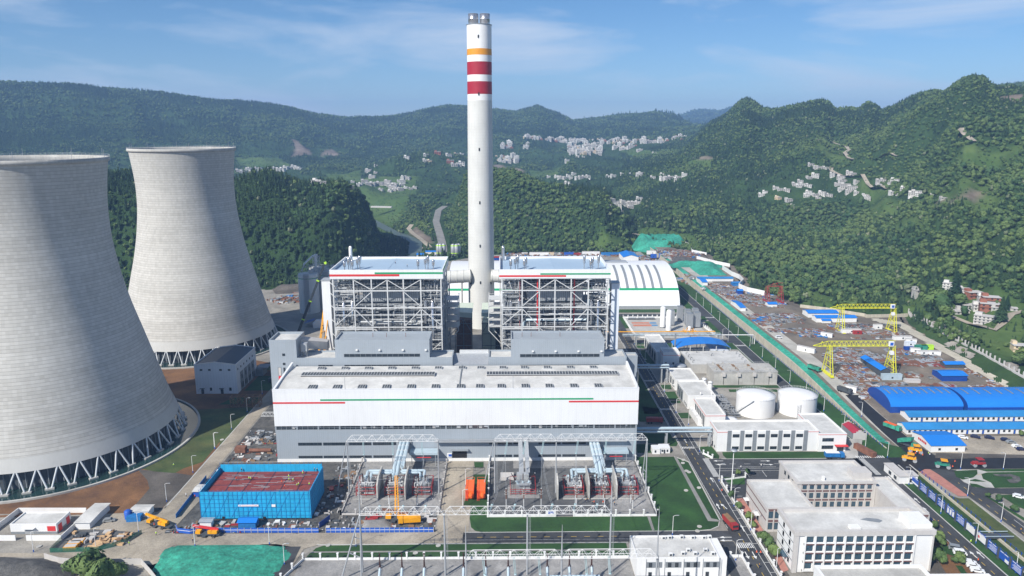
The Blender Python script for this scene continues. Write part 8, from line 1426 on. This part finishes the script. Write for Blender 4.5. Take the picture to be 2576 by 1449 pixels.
for x, _ in tp: yb = np.interp(x, [455,700,860,1200,1500,1810],[122,150,170,178,172,172]); yt = np.interp(x, [455,700,860,1200,1500,1810],[114,128,135,142,140,140]); tl.append((x, rg.uniform(yt+8, yb+8)))
tl += [(rg.uniform(880,1180), rg.uniform(205,285)) for _ in range(60)]+[(rg.uniform(1280,1550), rg.uniform(200,250)) for _ in range(14)]+[(rg.uniform(1850,1980), rg.uniform(118,140)) for _ in range(8)]+[(rg.uniform(250,500), rg.uniform(190,235)) for _ in range(16)]+[(rg.uniform(200,440), rg.uniform(300,370)) for _ in range(22)]
tm = []
for i, (w_, d, h, m_) in enumerate(((16,14,16,'house_white'),(24,14,13,'stone'),(14,12,10,'cream'),(18,14,22,'house_white'),(30,16,12,'stone'),(16,12,9,'brick'))):
 mb = MB().box(-w_/2,w_/2,0,d,-12,h);
 for f in range(int(h/3.2)): mb.box(-w_/2+1,w_/2-1,-.12,.02,f*3.2+1,f*3.2+2.2,1)
 mb.box(-w_/2-.3,w_/2+.3,-.3,d+.3,h,h+.5,2).box(-2,3,3,8,h+.5,h+3.2,0); o = mb.build('town_house', [m_,'glass','stone'], origin=(0,0,0)); tm.append(o); o['_f'] = 1
tn = ['white mid-rise building','long pale block','small cream building','tall white building','wide grey block','low brick building']; seen = [False]*6
for i, (x, y) in enumerate(sorted(tl)):
 k = rg.randrange(6); p = G('F2', x, y); lb = '%s in the distant valley town, %s from the left' % (tn[k], ordn(i)); a, s_ = rg.uniform(-.4,.4), rg.uniform(.42,.8)
 if not seen[k]: seen[k] = True; o = tm[k]; o.location = p; o.rotation_euler = (0,0,a); o.scale = (s_,)*3
 else: o = dup(tm[k], p, a, scale=s_)
 tag(o, lb, 'building', 'buildings of the distant town')
 if '_f' in o: del o['_f']
# left side odds and ends
T = thing('site_house', 'white flat roofed pump room with red doors inside a white wall at the bottom left', 'building', (-170,262,0)); y0 = g('L3',100,905)[1]; x0, x1 = g('L3',105,905)[0], g('L3',535,905)[0]; para_roof(T, x0, x1, y0, y0+9.5, 4.3, .4, .5, 'white_plain'); MB().box(x0-.04,x1+.04,y0-.04,y0+9.5,0,1).build('plinth','mid_grey',T)
p = gy('L3',442,845,y0); MB().box(p[0],p[0]+3.2,y0-.08,y0,1.2,3.3).build('red_door','red_band',T); MB().box(x1-.02,x1+.08,y0+1,y0+3.4,.2,3.2).box(x1-.02,x1+.08,y0+6.4,y0+8.6,.2,3.2).build('red_door','red_band',T); p = gy('L3',232,870,y0); MB().box(p[0],p[0]+3.4,y0-.08,y0,.1,2.3).build('door','galv',T); MB().box(p[0]-.6,p[0]+4.2,y0-1.3,y0,2.6,2.8).build('door_canopy','white_plain',T)
pts = g2('L3',[(-200,965),(150,965)]); pts2 = g2('L3',[(250,965),(580,965),(800,760),(810,705),(180,705),(-200,1000)]); mb = MB()
for q in (pts, pts2): [mb.bar((a[0],a[1],1.1),(b[0],b[1],1.1),.3,2.2) for a, b in zip(q[:-1],q[1:])]
tag(mb.build('garden_wall','white_plain'), 'white enclosing wall round the pump room at the bottom left', 'wall')
gable_shed('long white site cabin with rust stained flat roof beside the white wall','',0,0,0,3,15,abs_=(*[g('L3',q,860)[0] for q in (712,845)],g('L3',780,860)[1],0.),rise=.15,roof='roof_white',cat='cabin'); gable_shed('white site cabin behind the yellow truck crane','',0,0,0,3,5,abs_=(*[g('L3',q,752)[0] for q in (1225,1390)],g('L3',1300,752)[1],0.),rise=.15,roof='roof_white',cat='cabin')
gable_shed('small white cabin with grey roof inside the blue hoarding','',0,0,0,2.8,3,abs_=(*[g('L3',q,850)[0] for q in (1875,1980)],g('L3',1875,850)[1],0.),rise=.15,roof='galv',cat='cabin'); gable_shed('blue canopy stall beside the hoarding in front of the netted building','',0,0,0,2.8,4,abs_=(*[g('L3',q,855)[0] for q in (2235,2395)],g('L3',2300,855)[1],0.),rise=.6,wall='tarp_blue',cat='stall'); gable_shed('white roofed blue shelter at the left corner of the netted building','',0,0,0,2.8,6,abs_=(*[g('L3',q,560)[0] for q in (1815,1885)],g('L3',1850,560)[1],0.),rise=.3,wall='sign_blue',roof='roof_white',cat='shelter')
p = g('L3',1205,760); tag(MB().lathe(p[0],p[1],[(1.4,0),(1.4,3.4),(.9,3.8),(.05,3.9)],16).build('water_tank','sign_blue'), 'blue cylindrical water tank beside the white cabin', 'tank'); p = g('L3',1265,775); tag(MB().rbox(p,5.5,3.2,2.3,.1).build('covered_pile','tarp_blue'), 'pile covered with a blue tarpaulin next to the blue tank', 'covered pile')
for i, q in enumerate(((735,990),(700,1010),(665,1045))): p = g('L3',*q); T = thing('skip', 'yellow metal skip in the fenced gravel pad, %s from the right' % ordn(i), 'skip', p, 'yellow skips'); MB().rbox(p,4.5,2.4,1.5,.1).build('body','crane_yellow',T); MB().rbox((p[0],p[1],1.42),4.1,2.0,.12,.1).build('inside','stone',T)
fp = g2('L3',[(470,1075),(590,960)])[:2]; ff_ = g2('L3',[(590,955),(470,1078),(900,1065),(1080,1020),(1180,985),(1330,900)]); mb = MB(); [mb.bar((a[0],a[1],.9),(b[0],b[1],.9),.06,1.8) for a, b in zip(ff_[:-1],ff_[1:])]; M('net_fence',(.04,.2,.13),.9,.3,alpha=.45); tag(mb.build('net_fence','net_fence'), 'thin green mesh fence round the gravel pad', 'fence')
a = g2('L3',[(420,1140),(560,1180),(720,1195),(1325,1190),(1420,1297),(1500,1400)]); mb = MB(); [mb.bar((p[0],p[1],1.2),(q[0],q[1],1.2),.2,2.4) for p, q in zip(a[:-1],a[1:])]; tag(mb.build('panel_wall','stone'), 'grey precast panel wall at the bottom left beside the bushes', 'wall')
for i in range(4): x0 = g('L2',2160+i*68,1005)[0]; y = g('L2',2160,1005)[1]; T = thing('mast_section', 'ochre lattice mast section standing by the service road, %s from the left' % ordn(i), 'mast section', (x0+1.5,y,0), 'ochre lattice mast sections'); mb = MB(); c = [(x0,y),(x0+4,y),(x0+4,y+4.5),(x0,y+4.5)]; [mb.bar((*c[k],0),(*c[k],6.2),.3).bar((*c[k],.2),(*c[(k+1)%4],.2),.25).bar((*c[k],6.1),(*c[(k+1)%4],6.1),.25).bar((*c[k],3.1),(*c[(k+1)%4],3.1),.2).bar((*c[k],.2),(*c[(k+1)%4],3.1),.18).bar((*c[(k+1)%4],3.1),(*c[k],6.1),.18) for k in range(4)]; mb.build('lattice','wood',T)
p = g('L3',2200,160); T = thing('steel_box','rusty open steel box and long pipe lying left of the hall','steelwork',(p[0],p[1],0)); MB().box(p[0],p[0]+5,p[1],p[1]+3.4,.8,3.4).build('box','rust',T); MB().tube([(p[0]+6.5,p[1]+2,1.3),(p[0]+17,p[1]+2,1.3)],.9,12).build('pipe','rust',T)
T = thing('lattice_beam','pale lattice beam lying on the ground at the left corner of the hall','beam',(-112,365,0)); p = g('L2',2445,1100); mb = MB(); [mb.bar((p[0]+a,p[1]+b,z),(p[0]+9+a,p[1]+b,z),.2) for a,b,z in ((0,0,.6),(0,1.4,.6),(1,0,2.6),(1,1.4,2.6))]; [mb.bar((p[0]+k*2,p[1],.6),(p[0]+k*2+1,p[1],2.6),.15).bar((p[0]+k*2+1,p[1],2.6),(p[0]+k*2+2,p[1],.6),.15) for k in range(5)]; mb.build('lattice','white_steel',T)
b0, b1 = gy('B1',350,905,440), gy('B1',600,250,440); T = thing('telescopic_crane','black telescopic crane boom with lime tip leaning behind the grey tower block','crane',(b0[0]-6,440,0)); d = Vector(b1)-Vector(b0); f = Vector(b0)-d*.72; MB().bar(f,Vector(b0)+d*.45,1.5,1.5).bar(Vector(b0)+d*.45,Vector(b0)+d*.75,1.2,1.2).bar(Vector(b0)+d*.75,b1,.95,.95).build('boom','crane_dark',T); mb = MB(); [mb.bar(Vector(b0)+d*(t-.008),Vector(b0)+d*(t+.008),1.75,1.75) for t in (.18,.45,.75)]; mb.bar(b1,(b1[0]+1.2,440,b1[2]+.8),1.8,1.4).build('lime_collar','lime',T); MB().box(f.x-7,f.x+5,437,441,.6,2.6).build('carrier','crane_dark',T)
T = thing('lattice_crane','orange lattice crane part between the lift shaft and the conveyor','crane',(-99,388,0)); mb = MB(); [mb.bar((x,y,12),(x+5.5,y+14,66-5),.45) for x in (-104,-101) for y in (384,387)]; [mb.bar((-104+k*.45,384+k*1.15,12+k*4),(-100.6+k*.45,387+k*1.15,14+k*4),.3) for k in range(12)]; mb.box(-103,-97,384,390,24,33).build('lattice','crane_yellow',T)
T = thing('conveyor_gallery','grey enclosed conveyor gallery sloping up behind the tower block','conveyor',(-98,380,0)); MB().add([(-104.6,369,43),(-104.6,376,43),(-93.5,384,39),(-93.5,379,39),(-104.6,369,47.5),(-104.6,376,47.5),(-93.5,384,43.5),(-93.5,379,43.5)],[(0,1,2,3),(7,6,5,4),(0,3,7,4),(1,5,6,2),(2,6,7,3)]).build('gallery','stone',T); mb = MB(); [mb.bar((x,378,20),(x,378,39),.3).bar((x,378,24),(x+4,378,38),.2) for x in (-103,-99,-95)]; mb.build('trestle','mid_grey',T)
T = thing('stepped_building','small blue roofed hut with white stepped gables behind the crane boom','hut',(-120,505,0)); p = g('M1',1140,960); MB().box(p[0],p[0]+8,p[1],p[1]+12,0,4).build('wall','white_plain',T); MB().add([(p[0]-7,p[1]+1,3.4),(p[0],p[1]+1,5.4),(p[0],p[1]+11,5.4),(p[0]-7,p[1]+11,3.4)],[(0,1,2,3)]).build('roof','blue_wall',T); MB().box(p[0]+2,p[0]+6,p[1]-.1,p[1]+.3,4,6.4).build('stepped_gable','white_plain',T)
# street lamps
def lamp_proto(x, y):
 o = thing('street_lamp','','street lamp',(x,y,0),'white street lamps'); MB().tube([(x,y,0),(x,y,8.2)],.13,6,0,.09).build('pole','white_plain',o); MB().tube([(x,y,8.1),(x+.7,y,8.5),(x+1.5,y,8.55)],.07,5).build('arm','white_plain',o); MB().box(x+1.2,x+2.2,y-.18,y+.18,8.45,8.6).build('lamp_head','galv',o); MB().tube([(x,y,0),(x,y,.9)],.2,6).build('base','sign_blue',o); return o
lp = None; WH = {'R1g':'on the green verge beside the canal wall','A':'along the hall road','L':'on the left side of the plant','R4':'by notice boards and junction','C':'in the centre of the plant'}
for key, n_, pts in (('R1g','R1',[(685,138),(755,192),(833,255),(912,330),(998,405),(1090,478),(1205,578),(1325,683),(1450,790),(1590,925),(1748,1018),(1920,1195)]),('A','R1',[(90,550),(148,650),(192,730),(380,1008),(493,1212),(613,1328),(940,505),(995,530)]),('A','R3',[(660,348),(833,610),(965,833),(1113,1042),(1340,1388),(980,1312),(420,1088)]),('L','L3',[(1562,602),(1808,330),(2015,106),(1300,888),(900,1042),(315,1072),(1828,1018),(2525,1000)]),('L','L2',[(2170,1212),(2010,1392),(2317,1052),(2457,882)]),('R4','R4',[(85,183),(240,322),(405,462),(575,540),(740,748),(985,972),(1255,1198),(1560,1425),(1137,628),(1465,632),(1190,834),(1448,1032),(375,225)]),('C','T2',[(140,1105),(115,1300)]),('C','C6',[(65,375),(557,250)])):
 for i, (x, y) in enumerate(pts):
  p = g(n_, x, y); p = Gy(n_, x, y) if n_ == 'R4' and y < 240 and x > 300 else p; k = 1 if p[0] < 170 else -1
  lb = 'street lamp %s, %s from the %s%s' % (WH[key], ordn(i), {'R1g':'far end','A':'far end','L':'left','R4':'far end','C':'top'}[key], {'R3':' by offices','L2':' by the tower','C6':' by the switchyard'}.get(n_, ''))
  if lp is None: lp = lamp_proto(p[0],p[1]); lp['label'] = lb
  else: dup(lp, p, 0 if k > 0 else pi, lb)
p = g('R3',940,700); T = thing('mast_light','tall white mast light with a ring of lamps in the office car park','mast light',p); MB().tube([p,(p[0],p[1],19)],.25,8,0,.14).build('pole','white_plain',T); MB().lathe(p[0],p[1],[(.2,19),(1.5,19.1),(1.5,19.5),(.2,19.7)],14).build('lamp_ring','galv',T)
# vehicles
def wheels(T, xs, w, r, y0=0.): rep(T, 'wheel', MB().add(*_wh(r)), 'tyre', [(x, s*w/2, r) for x in xs for s in (-1,1)])
def _wh(r): v = [(r*cos(a), y, r*sin(a)) for y in (-.15,.15) for a in np.linspace(0,2*pi,13)[:-1]]; return v, [tuple(range(12)), tuple(range(23,11,-1))]+[(i,12+i,12+(i+1)%12,(i+1)%12) for i in range(12)]
def car(mat, L_=4.6, h=1.6, van=False):
 T = thing('parked_car','','car',(0,0,0)); w = .92; prof = [(-L_/2,.3),(-L_/2,.95),(-L_/2+.25,1.0),(-L_/2+(.3 if van else .7),h),(L_/2-(1. if van else 1.7),h),(L_/2-(.5 if van else 1.1),1.0),(L_/2-.1,.85),(L_/2,.3)]; n = len(prof)
 MB().add([(x,-w,z) for x,z in prof]+[(x,w,z) for x,z in prof],[tuple(range(n)),tuple(range(2*n-1,n-1,-1))]+[(i,n+i,n+(i+1)%n,(i+1)%n) for i in range(n)]).build('body',mat,T)
 a, b = prof[3][0]+.12, prof[4][0]; MB().box(a,b+.1,-w-.02,-w+.02,1.02,h-.14).box(a,b+.1,w-.02,w+.02,1.02,h-.14).add([(prof[4][0]+.08,-w+.1,h-.06),(prof[5][0]+.03,-w+.1,1.06),(prof[5][0]+.03,w-.1,1.06),(prof[4][0]+.08,w-.1,h-.06)],[(0,1,2,3)]).build('windows','glass',T); wheels(T,(-L_*.32,L_*.32),1.7,.34); MB().box(L_/2-.06,L_/2+.03,-.8,-.45,.6,.8).build('headlight','white_plain',T); MB().box(L_/2-.06,L_/2+.03,.45,.8,.6,.8).build('headlight','white_plain',T); return T
cars = {}
for n_, x, y, a, k, lb in (('L3',1025,790,.2,'silver','silver estate car parked beside the white cabin at the left'),('R4',1155,392,-.5,'car_white','white saloon at the left of the office car park'),('R4',1252,388,-.6,'car_dark','dark blue car next to the white saloon'),('R4',1360,395,-.5,'car_dark','dark car in the middle of the car park'),('R4',1485,412,-.3,'car_dark','black car at the head of the right group in the car park'),('R4',1525,430,-.1,'silver','silver car in the right group in the car park'),('R4',1570,462,-.1,'car_white','white pickup like car in the right group'),('R4',1605,485,-.1,'car_dark','black car at the right edge of the photo'),('R4',1585,850,-.6,'car_white','white car at the right edge beside the lawn'),
 ('N4',1150,1075,-.45,'silver','silver grey van parked by the garden beside the white block'),('N4',1215,1140,-.3,'car_white','white car next to the silver van'),('N4',1355,1275,-.3,'car_white','white car, top of the row of three at the bottom right'),('N4',1405,1325,-.3,'car_white','white car, middle of the row of three at the bottom right'),('N4',1465,1395,-.3,'car_white','white car, lowest of the row of three at the bottom right'),('N4',740,645,-.7,'car_dark','dark car in the shade beside the right office wing'),('R1',755,18,-1.,'car_white','white van driving on the far yard road'),('R1',1485,492,-.1,'car_white','white van at the yard crossroads'),('F1',1603,1188,1.4,'car_white','white car on the valley highway, upper of two'),('F1',1607,1210,1.4,'car_white','white car on the valley highway, lower of two')):
 p = Gy(n_,x,y) if n_ == 'R1' or (n_ == 'R4' and y < 420) else (G(n_,x,y) if n_ == 'F1' else g(n_,x,y)); z = p[2]+.15+(.8 if n_ == 'F1' else 0); kk = k+('v' if 'van ' in lb+' ' else '')
 if kk not in cars: cars[kk] = o = car(k, van='v' in kk[-1:] and 'van' in lb, h=1.9 if 'van' in lb else 1.5); o.location = (p[0],p[1],z); o.rotation_euler = (0,0,a); o['label'] = lb
 else: dup(cars[kk], (p[0],p[1],z), a, lb)
def crane_truck(n_, x, y, ang, bm, lb, L_=11., lift=.15):
 p = g(n_,x,y); T = thing('truck_crane', lb, 'truck crane', (p[0],p[1],0)); A_ = ABS[T.name]; ABS[T.name] = (0,0,0); MB().box(-L_/2,L_/2,-1.3,1.3,.9,1.5).build('chassis','dark_grey',T); MB().box(-L_/2,-L_/2+2.2,-1.25,1.25,1.2,2.7).build('cab','crane_yellow',T); MB().box(-L_/2-.03,-L_/2+1,-1.1,1.1,1.8,2.5).build('cab_window','glass',T); MB().box(.8,4.4,-1.3,1.2,1.6,3.0).build('turntable','crane_yellow',T); MB().box(.2,1.8,-1.4,-.5,1.7,3.2).build('operator_cab','crane_yellow',T); MB().bar((4.6,.3,3.1),(-L_/2-1.5,.3,3.1+lift*12),.9,.9).build('boom',bm,T); MB().box(-2.5,-.5,-2.6,2.6,.7,.95).box(2.6,3.2,-2.8,2.8,.7,.95).build('outriggers','dark_grey',T); wheels(T,(-4.2,-2.6,2.2,3.8),2.3,.6); ABS[T.name] = A_; T.rotation_euler = (0,0,ang); T.scale = (.85,)*3; return T
crane_truck('L3',1500,835,-.35,'crane_yellow','large yellow truck crane standing across the road junction at the left',13.5); crane_truck('L3',1955,920,-.03,'red_band','yellow truck crane with dark red boom in front of the hoarding',11)
T = crane_truck('X1',1010,1560,0,'rust','yellow truck crane with raised orange lattice boom in front of the left transformers',9); p = g('X1',1010,1560); q = gy('X1',985,690,p[1]+6); d = MB(); [d.bar((p[0]+a,p[1]+b,3),(q[0]+a*.5,p[1]+6+b*.5,q[2]),.28) for a in (-.7,.7) for b in (-.7,.7)]; [d.bar((p[0]-.7,p[1]-.7+k*.4,3+k*(q[2]-3)/14),(p[0]+.7,p[1]-.5+k*.4,4+k*(q[2]-3)/14),.12) for k in range(14)]; T.scale = (1,1,1); ABS[T.name] = (p[0],p[1],0); d.build('lattice_boom','crane_yellow',T)
def tipper(T_, n_, x, y, ang, col, load, lb, z=None, tilt=0.):
 p = g(n_,x,y) if z is None else Gy(n_,x,y); T = thing('tipper_truck', lb, 'truck', (p[0],p[1],p[2]+.2)); A_ = ABS[T.name]; ABS[T.name] = (0,0,0); MB().box(-4.4,-2.6,-1.25,1.25,.8,3.0).build('cab',col,T); MB().box(-4.43,-4.35,-1.1,1.1,1.8,2.7).build('windscreen','glass',T); MB().box(-4.4,4.4,-1,1,.6,.95).build('chassis','dark_grey',T)
 h = lambda x: tilt*(3.8-x); MB().add([(-2.3,-1.25,1+h(-2.3)),(4.4,-1.25,1+h(4.4)),(4.4,1.25,1+h(4.4)),(-2.3,1.25,1+h(-2.3)),(-2.4,-1.3,2.9+h(-2.3)),(4.5,-1.3,2.9+h(4.4)),(4.5,1.3,2.9+h(4.4)),(-2.4,1.3,2.9+h(-2.3))],[(0,3,2,1),(4,5,6,7),(0,1,5,4),(1,2,6,5),(2,3,7,6),(3,0,4,7)]).build('tipper_body',col,T); MB().box(-2.2,4.3,-1.1,1.1,2.95,3.1).build('load',load,T) if not tilt else None; wheels(T,(-3.6,1.8,3.2),2.2,.52); ABS[T.name] = A_; T.rotation_euler = (0,0,ang)
tipper(0,'R2',135,1045,2.0,'net_green','net_dark','green tipper truck driving on the yard road',1); tipper(0,'R4',610,325,2.1,'net_green','orange','green tipper truck with an orange load on fresh asphalt',1); tipper(0,'R4',725,455,2.1,'net_green','rubble','green tipper with raised body feeding the paver',1,.45); tipper(0,'R3',930,1010,1.75,'red','wood','long red lorry loaded with mixed scrap on the hall road'); tipper(0,'R2',430,1260,2.1,'dark_grey','rubble','dark tipper truck at the top of the fresh asphalt',1); tipper(0,'R4',165,545,3.1,'tarp_blue','white_plain','blue lorry carrying white signs on the road by the offices'); tipper(0,'R3',260,95,3.1,'red','red','dark red lorry parked in the hall shadow'); tipper(0,'C6',925,95,.1,'crane_yellow','crane_yellow','yellow dump truck behind the blue hoarding')
def roller(n_, x, y, a, col, can, lb):
 p = g(n_,x,y); T = thing('road_machine', lb, 'road machine', (p[0],p[1],.25)); A_ = ABS[T.name]; ABS[T.name] = (0,0,0); MB().tube([(-1.7,-.9,.7),(-1.7,.9,.7)],.7,14).tube([(1.7,-.9,.7),(1.7,.9,.7)],.7,14).build('drum','galv',T); MB().box(-2,2,-.9,.9,1.2,1.9).box(-2.6,-1.2,-.7,.7,1.0,1.6).build('body',col,T); MB().box(-.9,1.3,-1.1,1.1,3.1,3.3).build('canopy',can,T); mb = MB(); [mb.bar((i,j,1.9),(i,j,3.1),.1) for i in (-.7,1.1) for j in (-.9,.9)]; mb.build('posts','dark_grey',T); ABS[T.name] = A_; T.rotation_euler = (0,0,a); T.scale = (1.3,1.3,1.2)
roller('R4',745,570,-.5,'crane_yellow','crane_yellow','yellow road roller on fresh black asphalt at the junction'); roller('R4',790,505,-.4,'crane_yellow','crane_yellow','yellow paver with canopy surrounded by workers'); roller('R4',1000,620,-.4,'net_green','crane_yellow','green paver with yellow canopy at the junction'); roller('R4',1275,610,0,'red','red','small red roller on the new road to the right')
# people: one continuous skinned body each, hair, vest and helmet as children
def person_proto(vest, leg, hat, walk):
 P_ = [(0,0,.95),(0,0,1.2),(0,0,1.42),(0,0,1.52),(0,.02,1.64),(0,.02,1.74),(-.2,0,1.42),(-.27,.03+walk*.1,1.15),(-.26,-.06-walk*.12,.92),(.2,0,1.42),(.27,.03-walk*.1,1.15),(.26,-.06+walk*.12,.92),(-.1,0,.92),(-.11,-.05-walk*.14,.5),(-.11,.02-walk*.2,.08),(-.11,-.12-walk*.2,.04),(.1,0,.92),(.11,-.05+walk*.14,.5),(.11,.06+walk*.25,.08),(.11,-.08+walk*.25,.04)]
 E_ = [(0,1),(1,2),(2,3),(3,4),(4,5),(2,6),(6,7),(7,8),(2,9),(9,10),(10,11),(0,12),(12,13),(13,14),(14,15),(0,16),(16,17),(17,18),(18,19)]; r_ = [.14,.13,.15,.06,.1,.07,.07,.05,.04,.07,.05,.04,.09,.07,.05,.04,.09,.07,.05,.04]
 me = bpy.data.meshes.new('person'); me.from_pydata(P_,E_,[]); o = bpy.data.objects.new('tmp', me); COL.objects.link(o); sk_ = o.modifiers.new('s','SKIN')
 for v, r in zip(me.skin_vertices[0].data, r_): v.radius = (r,r*.8)
 me.skin_vertices[0].data[0].use_root = True; s2 = o.modifiers.new('u','SUBSURF'); s2.levels = s2.render_levels = 1; dg_ = bpy.context.evaluated_depsgraph_get(); m2 = bpy.data.meshes.new_from_object(o.evaluated_get(dg_)); bpy.data.objects.remove(o)
 m2.materials.clear(); [m2.materials.append(MATS[k]) for k in (leg,'skin',vest)]
 for f in m2.polygons: z = f.center.z; f.material_index = 1 if z > 1.5 or (abs(f.center.x) > .22 and z < 1.) else (2 if z > .98 else 0)
 T = bpy.data.objects.new('person', m2); COL.objects.link(T); ABS[T.name] = (0,0,0); MB().lathe(0,.02,[(.15,1.68),(.13,1.76),(.07,1.83),(.01,1.84)],10).build('helmet',hat,T); MB().lathe(0,0,[(.19,1.0),(.2,1.2),(.21,1.42),(.12,1.5)],10).build('vest',vest,T); return T
pk = {'o':('vest','cloth_dark','red_band',0),'g':('vest_green','cloth_dark','white_plain',.6),'d':('cloth_dark','cloth_dark','crane_yellow',.3),'w':('white_plain','cloth_dark','white_plain',.5)}; pr2 = {}; dn = {'o':'orange vested person','g':'lime vested person','d':'dark clothed person','w':'white topped person'}
for grp, n_, z, L_ in (('on the red deck of the netted building','L3',10.5,'g2335,400;o2215,405;g2350,405;d2265,322'),('at the right of the red deck','T1',10.5,'g255,1120;g258,1150;g297,1155;o188,1175;g350,1195;g335,1205;g453,1195;o215,1215;g390,1090;o393,1075;d505,1055;d528,1058'),('near the yellow truck crane','L3',.2,'g1465,918;o1448,838;g1212,1010;g1628,275;w1745,555;o1828,570;d1808,985;o1840,890'),('in the right transformer yard','X2',.2,'d1553,1000;d1592,990;o1688,1020;o1832,1020;d2013,1045;d1658,1035'),('on the hall road','R3',.2,'o857,710;w1205,485;w1025,500;o1165,1260;o1200,1262;w1098,1195;d1188,1380;d887,1285'),('laying asphalt at the junction','R4',.3,'o762,512;o790,522;o820,522;o845,535;w800,510;g890,520;w900,530;o1075,625;o1055,622;o1093,585;o610,605;d1598,1115'),('beside the notice boards','N4',.2,'g1370,985;d902,710;o1475,1255;d2088,835'),('on the left boiler roof','B1',78.9,'d1283,262;d1398,292')):
 for i, s_ in enumerate(L_.split(';')):
  k = s_[0]; x, y = map(float, s_[1:].split(',')); p = g(n_, x, y, z); lb = '%s %s, %s there' % (dn[k], grp, ordn(i)); a = i*2.1
  if k not in pr2: pr2[k] = o = person_proto(*pk[k]); o.location = p; o.rotation_euler = (0,0,a)
  else: o = dup(pr2[k], p, a)
  tag(o, lb, 'person', 'people at work');
# single trees near the camera and along the forest edge
def tree_thing(kind, seed, h, w, mat, n=420):
 T = thing('conifer_tree' if kind == 'con' else 'leafy_tree', '', 'tree', (0,0,0)); crown_mb(kind, seed, n, h, w).build('crown', mat, T); MB().tube([(0,0,-1.5),(0,0,h*.6)],.025*h,7,0,.012*h).build('trunk','bark',T); return T
TP = [tree_thing('br',41,10,8.5,'leaf_broad'), tree_thing('con',42,13,6,'leaf_conifer'), tree_thing('br',43,5,4.5,'leaf_broad',300), tree_thing('br',44,9,7,'leaf_pale')]; tu = [0]*4
def put(k, p, lb, grp, s=1., a=0.):
 if not tu[k]: tu[k] = 1; o = TP[k]; o.location = p; o.scale = (s,)*3
 else: o = dup(TP[k], p, a, scale=s)
 tag(o, lb, 'tree', grp)
for i, (x, y, k, s) in enumerate(((1300,470,0,2.0),(1270,420,0,1.5),(1360,540,0,1.9),(1480,400,1,2.0),(1545,440,0,1.3),(1500,330,1,1.2),(1930,600,1,1.5),(1990,480,1,.9),(1580,520,0,.8),(1185,310,0,.9),(1400,560,0,1.3),(2150,980,0,1.2),(2110,1010,0,1.),(1050,340,3,1.3))): put(k, G('R2',x,y), 'large %s by the village houses above the yard, %s of its group' % (('leafy tree','dark conifer','','pale flowering tree')[k], ordn(i)), 'trees by the village above the yard', s, i)
for i, (n_, x, y, s) in enumerate((('N4',850,790,.8),('N4',920,960,.9),('N4',850,1000,1.),('N4',960,1030,.7),('N4',880,1260,1.2),('N4',780,1290,1.1),('N4',950,1280,.8),('N4',1190,1260,.9),('N4',1230,1290,.7),('N4',1150,1280,.6),('R3',945,760,.7),('R3',1005,860,.7),('R3',1090,960,.8),('R3',1130,1030,.7),('R3',1230,1160,1.),('R3',1280,1210,1.),('R3',1310,1280,1.),('R3',995,560,.6),('R3',1085,550,.6),('R4',1350,850,.5),('R4',1430,880,.7),('R4',1545,960,.7),('R4',1600,380,.7))): put(2, g(n_,x,y), 'small rounded garden tree near the office blocks, %s of its group' % ordn(i), 'garden trees near the offices', s*1.1, i*1.3)
for i, (x, y, s) in enumerate(((720,1270,1.),(790,1250,1.1),(860,1240,1.2),(920,1265,1.),(980,1280,1.),(1050,1290,.9),(1120,1290,.8),(820,1320,1.3),(960,1340,1.2))): put(2, g('L3',x,y+40), 'dark green bush at the bottom left beside the panel wall, %s from left' % ordn(i), 'bushes at the bottom left', s*1.7, i*1.7)
rg = random.Random(12); c = 0
for i in range(900):
 if c >= 60: break
 x, y = rg.uniform(-215,330), rg.uniform(600,1000); d = polysd(np.array([x]), np.array([y]), PLANT)[0]
 if 4 < d < 14 and not any(in_poly(np.array([x]), np.array([y]), p)[0] for p in FIELDS+VILP): c += 1; put(rg.choice([0,1,1]), (x,y,hat(x,y)), 'tree standing in the front row of the forest at the plant boundary', 'trees of the forest edge', rg.uniform(.8,1.2), i)
# air
hz = MB().box(-8800, 8800, -900, 9400, -11, 470).build('haze', 'white', origin=(0,0,0)); tag(hz, 'thin blue haze of summer air over the valley', 'haze', kind='stuff')
m = bpy.data.materials.new('air'); m.use_nodes = True; t = m.node_tree; t.nodes.clear(); o_ = t.nodes.new('ShaderNodeOutputMaterial'); pv = t.nodes.new('ShaderNodeVolumePrincipled')
pv.inputs['Color'].default_value = (.34, .58, 1.0, 1); pv.inputs['Density'].default_value = 1.5e-4; pv.inputs['Anisotropy'].default_value = .0
t.links.new(pv.outputs[0], o_.inputs['Volume']); hz.data.materials.clear(); hz.data.materials.append(m)
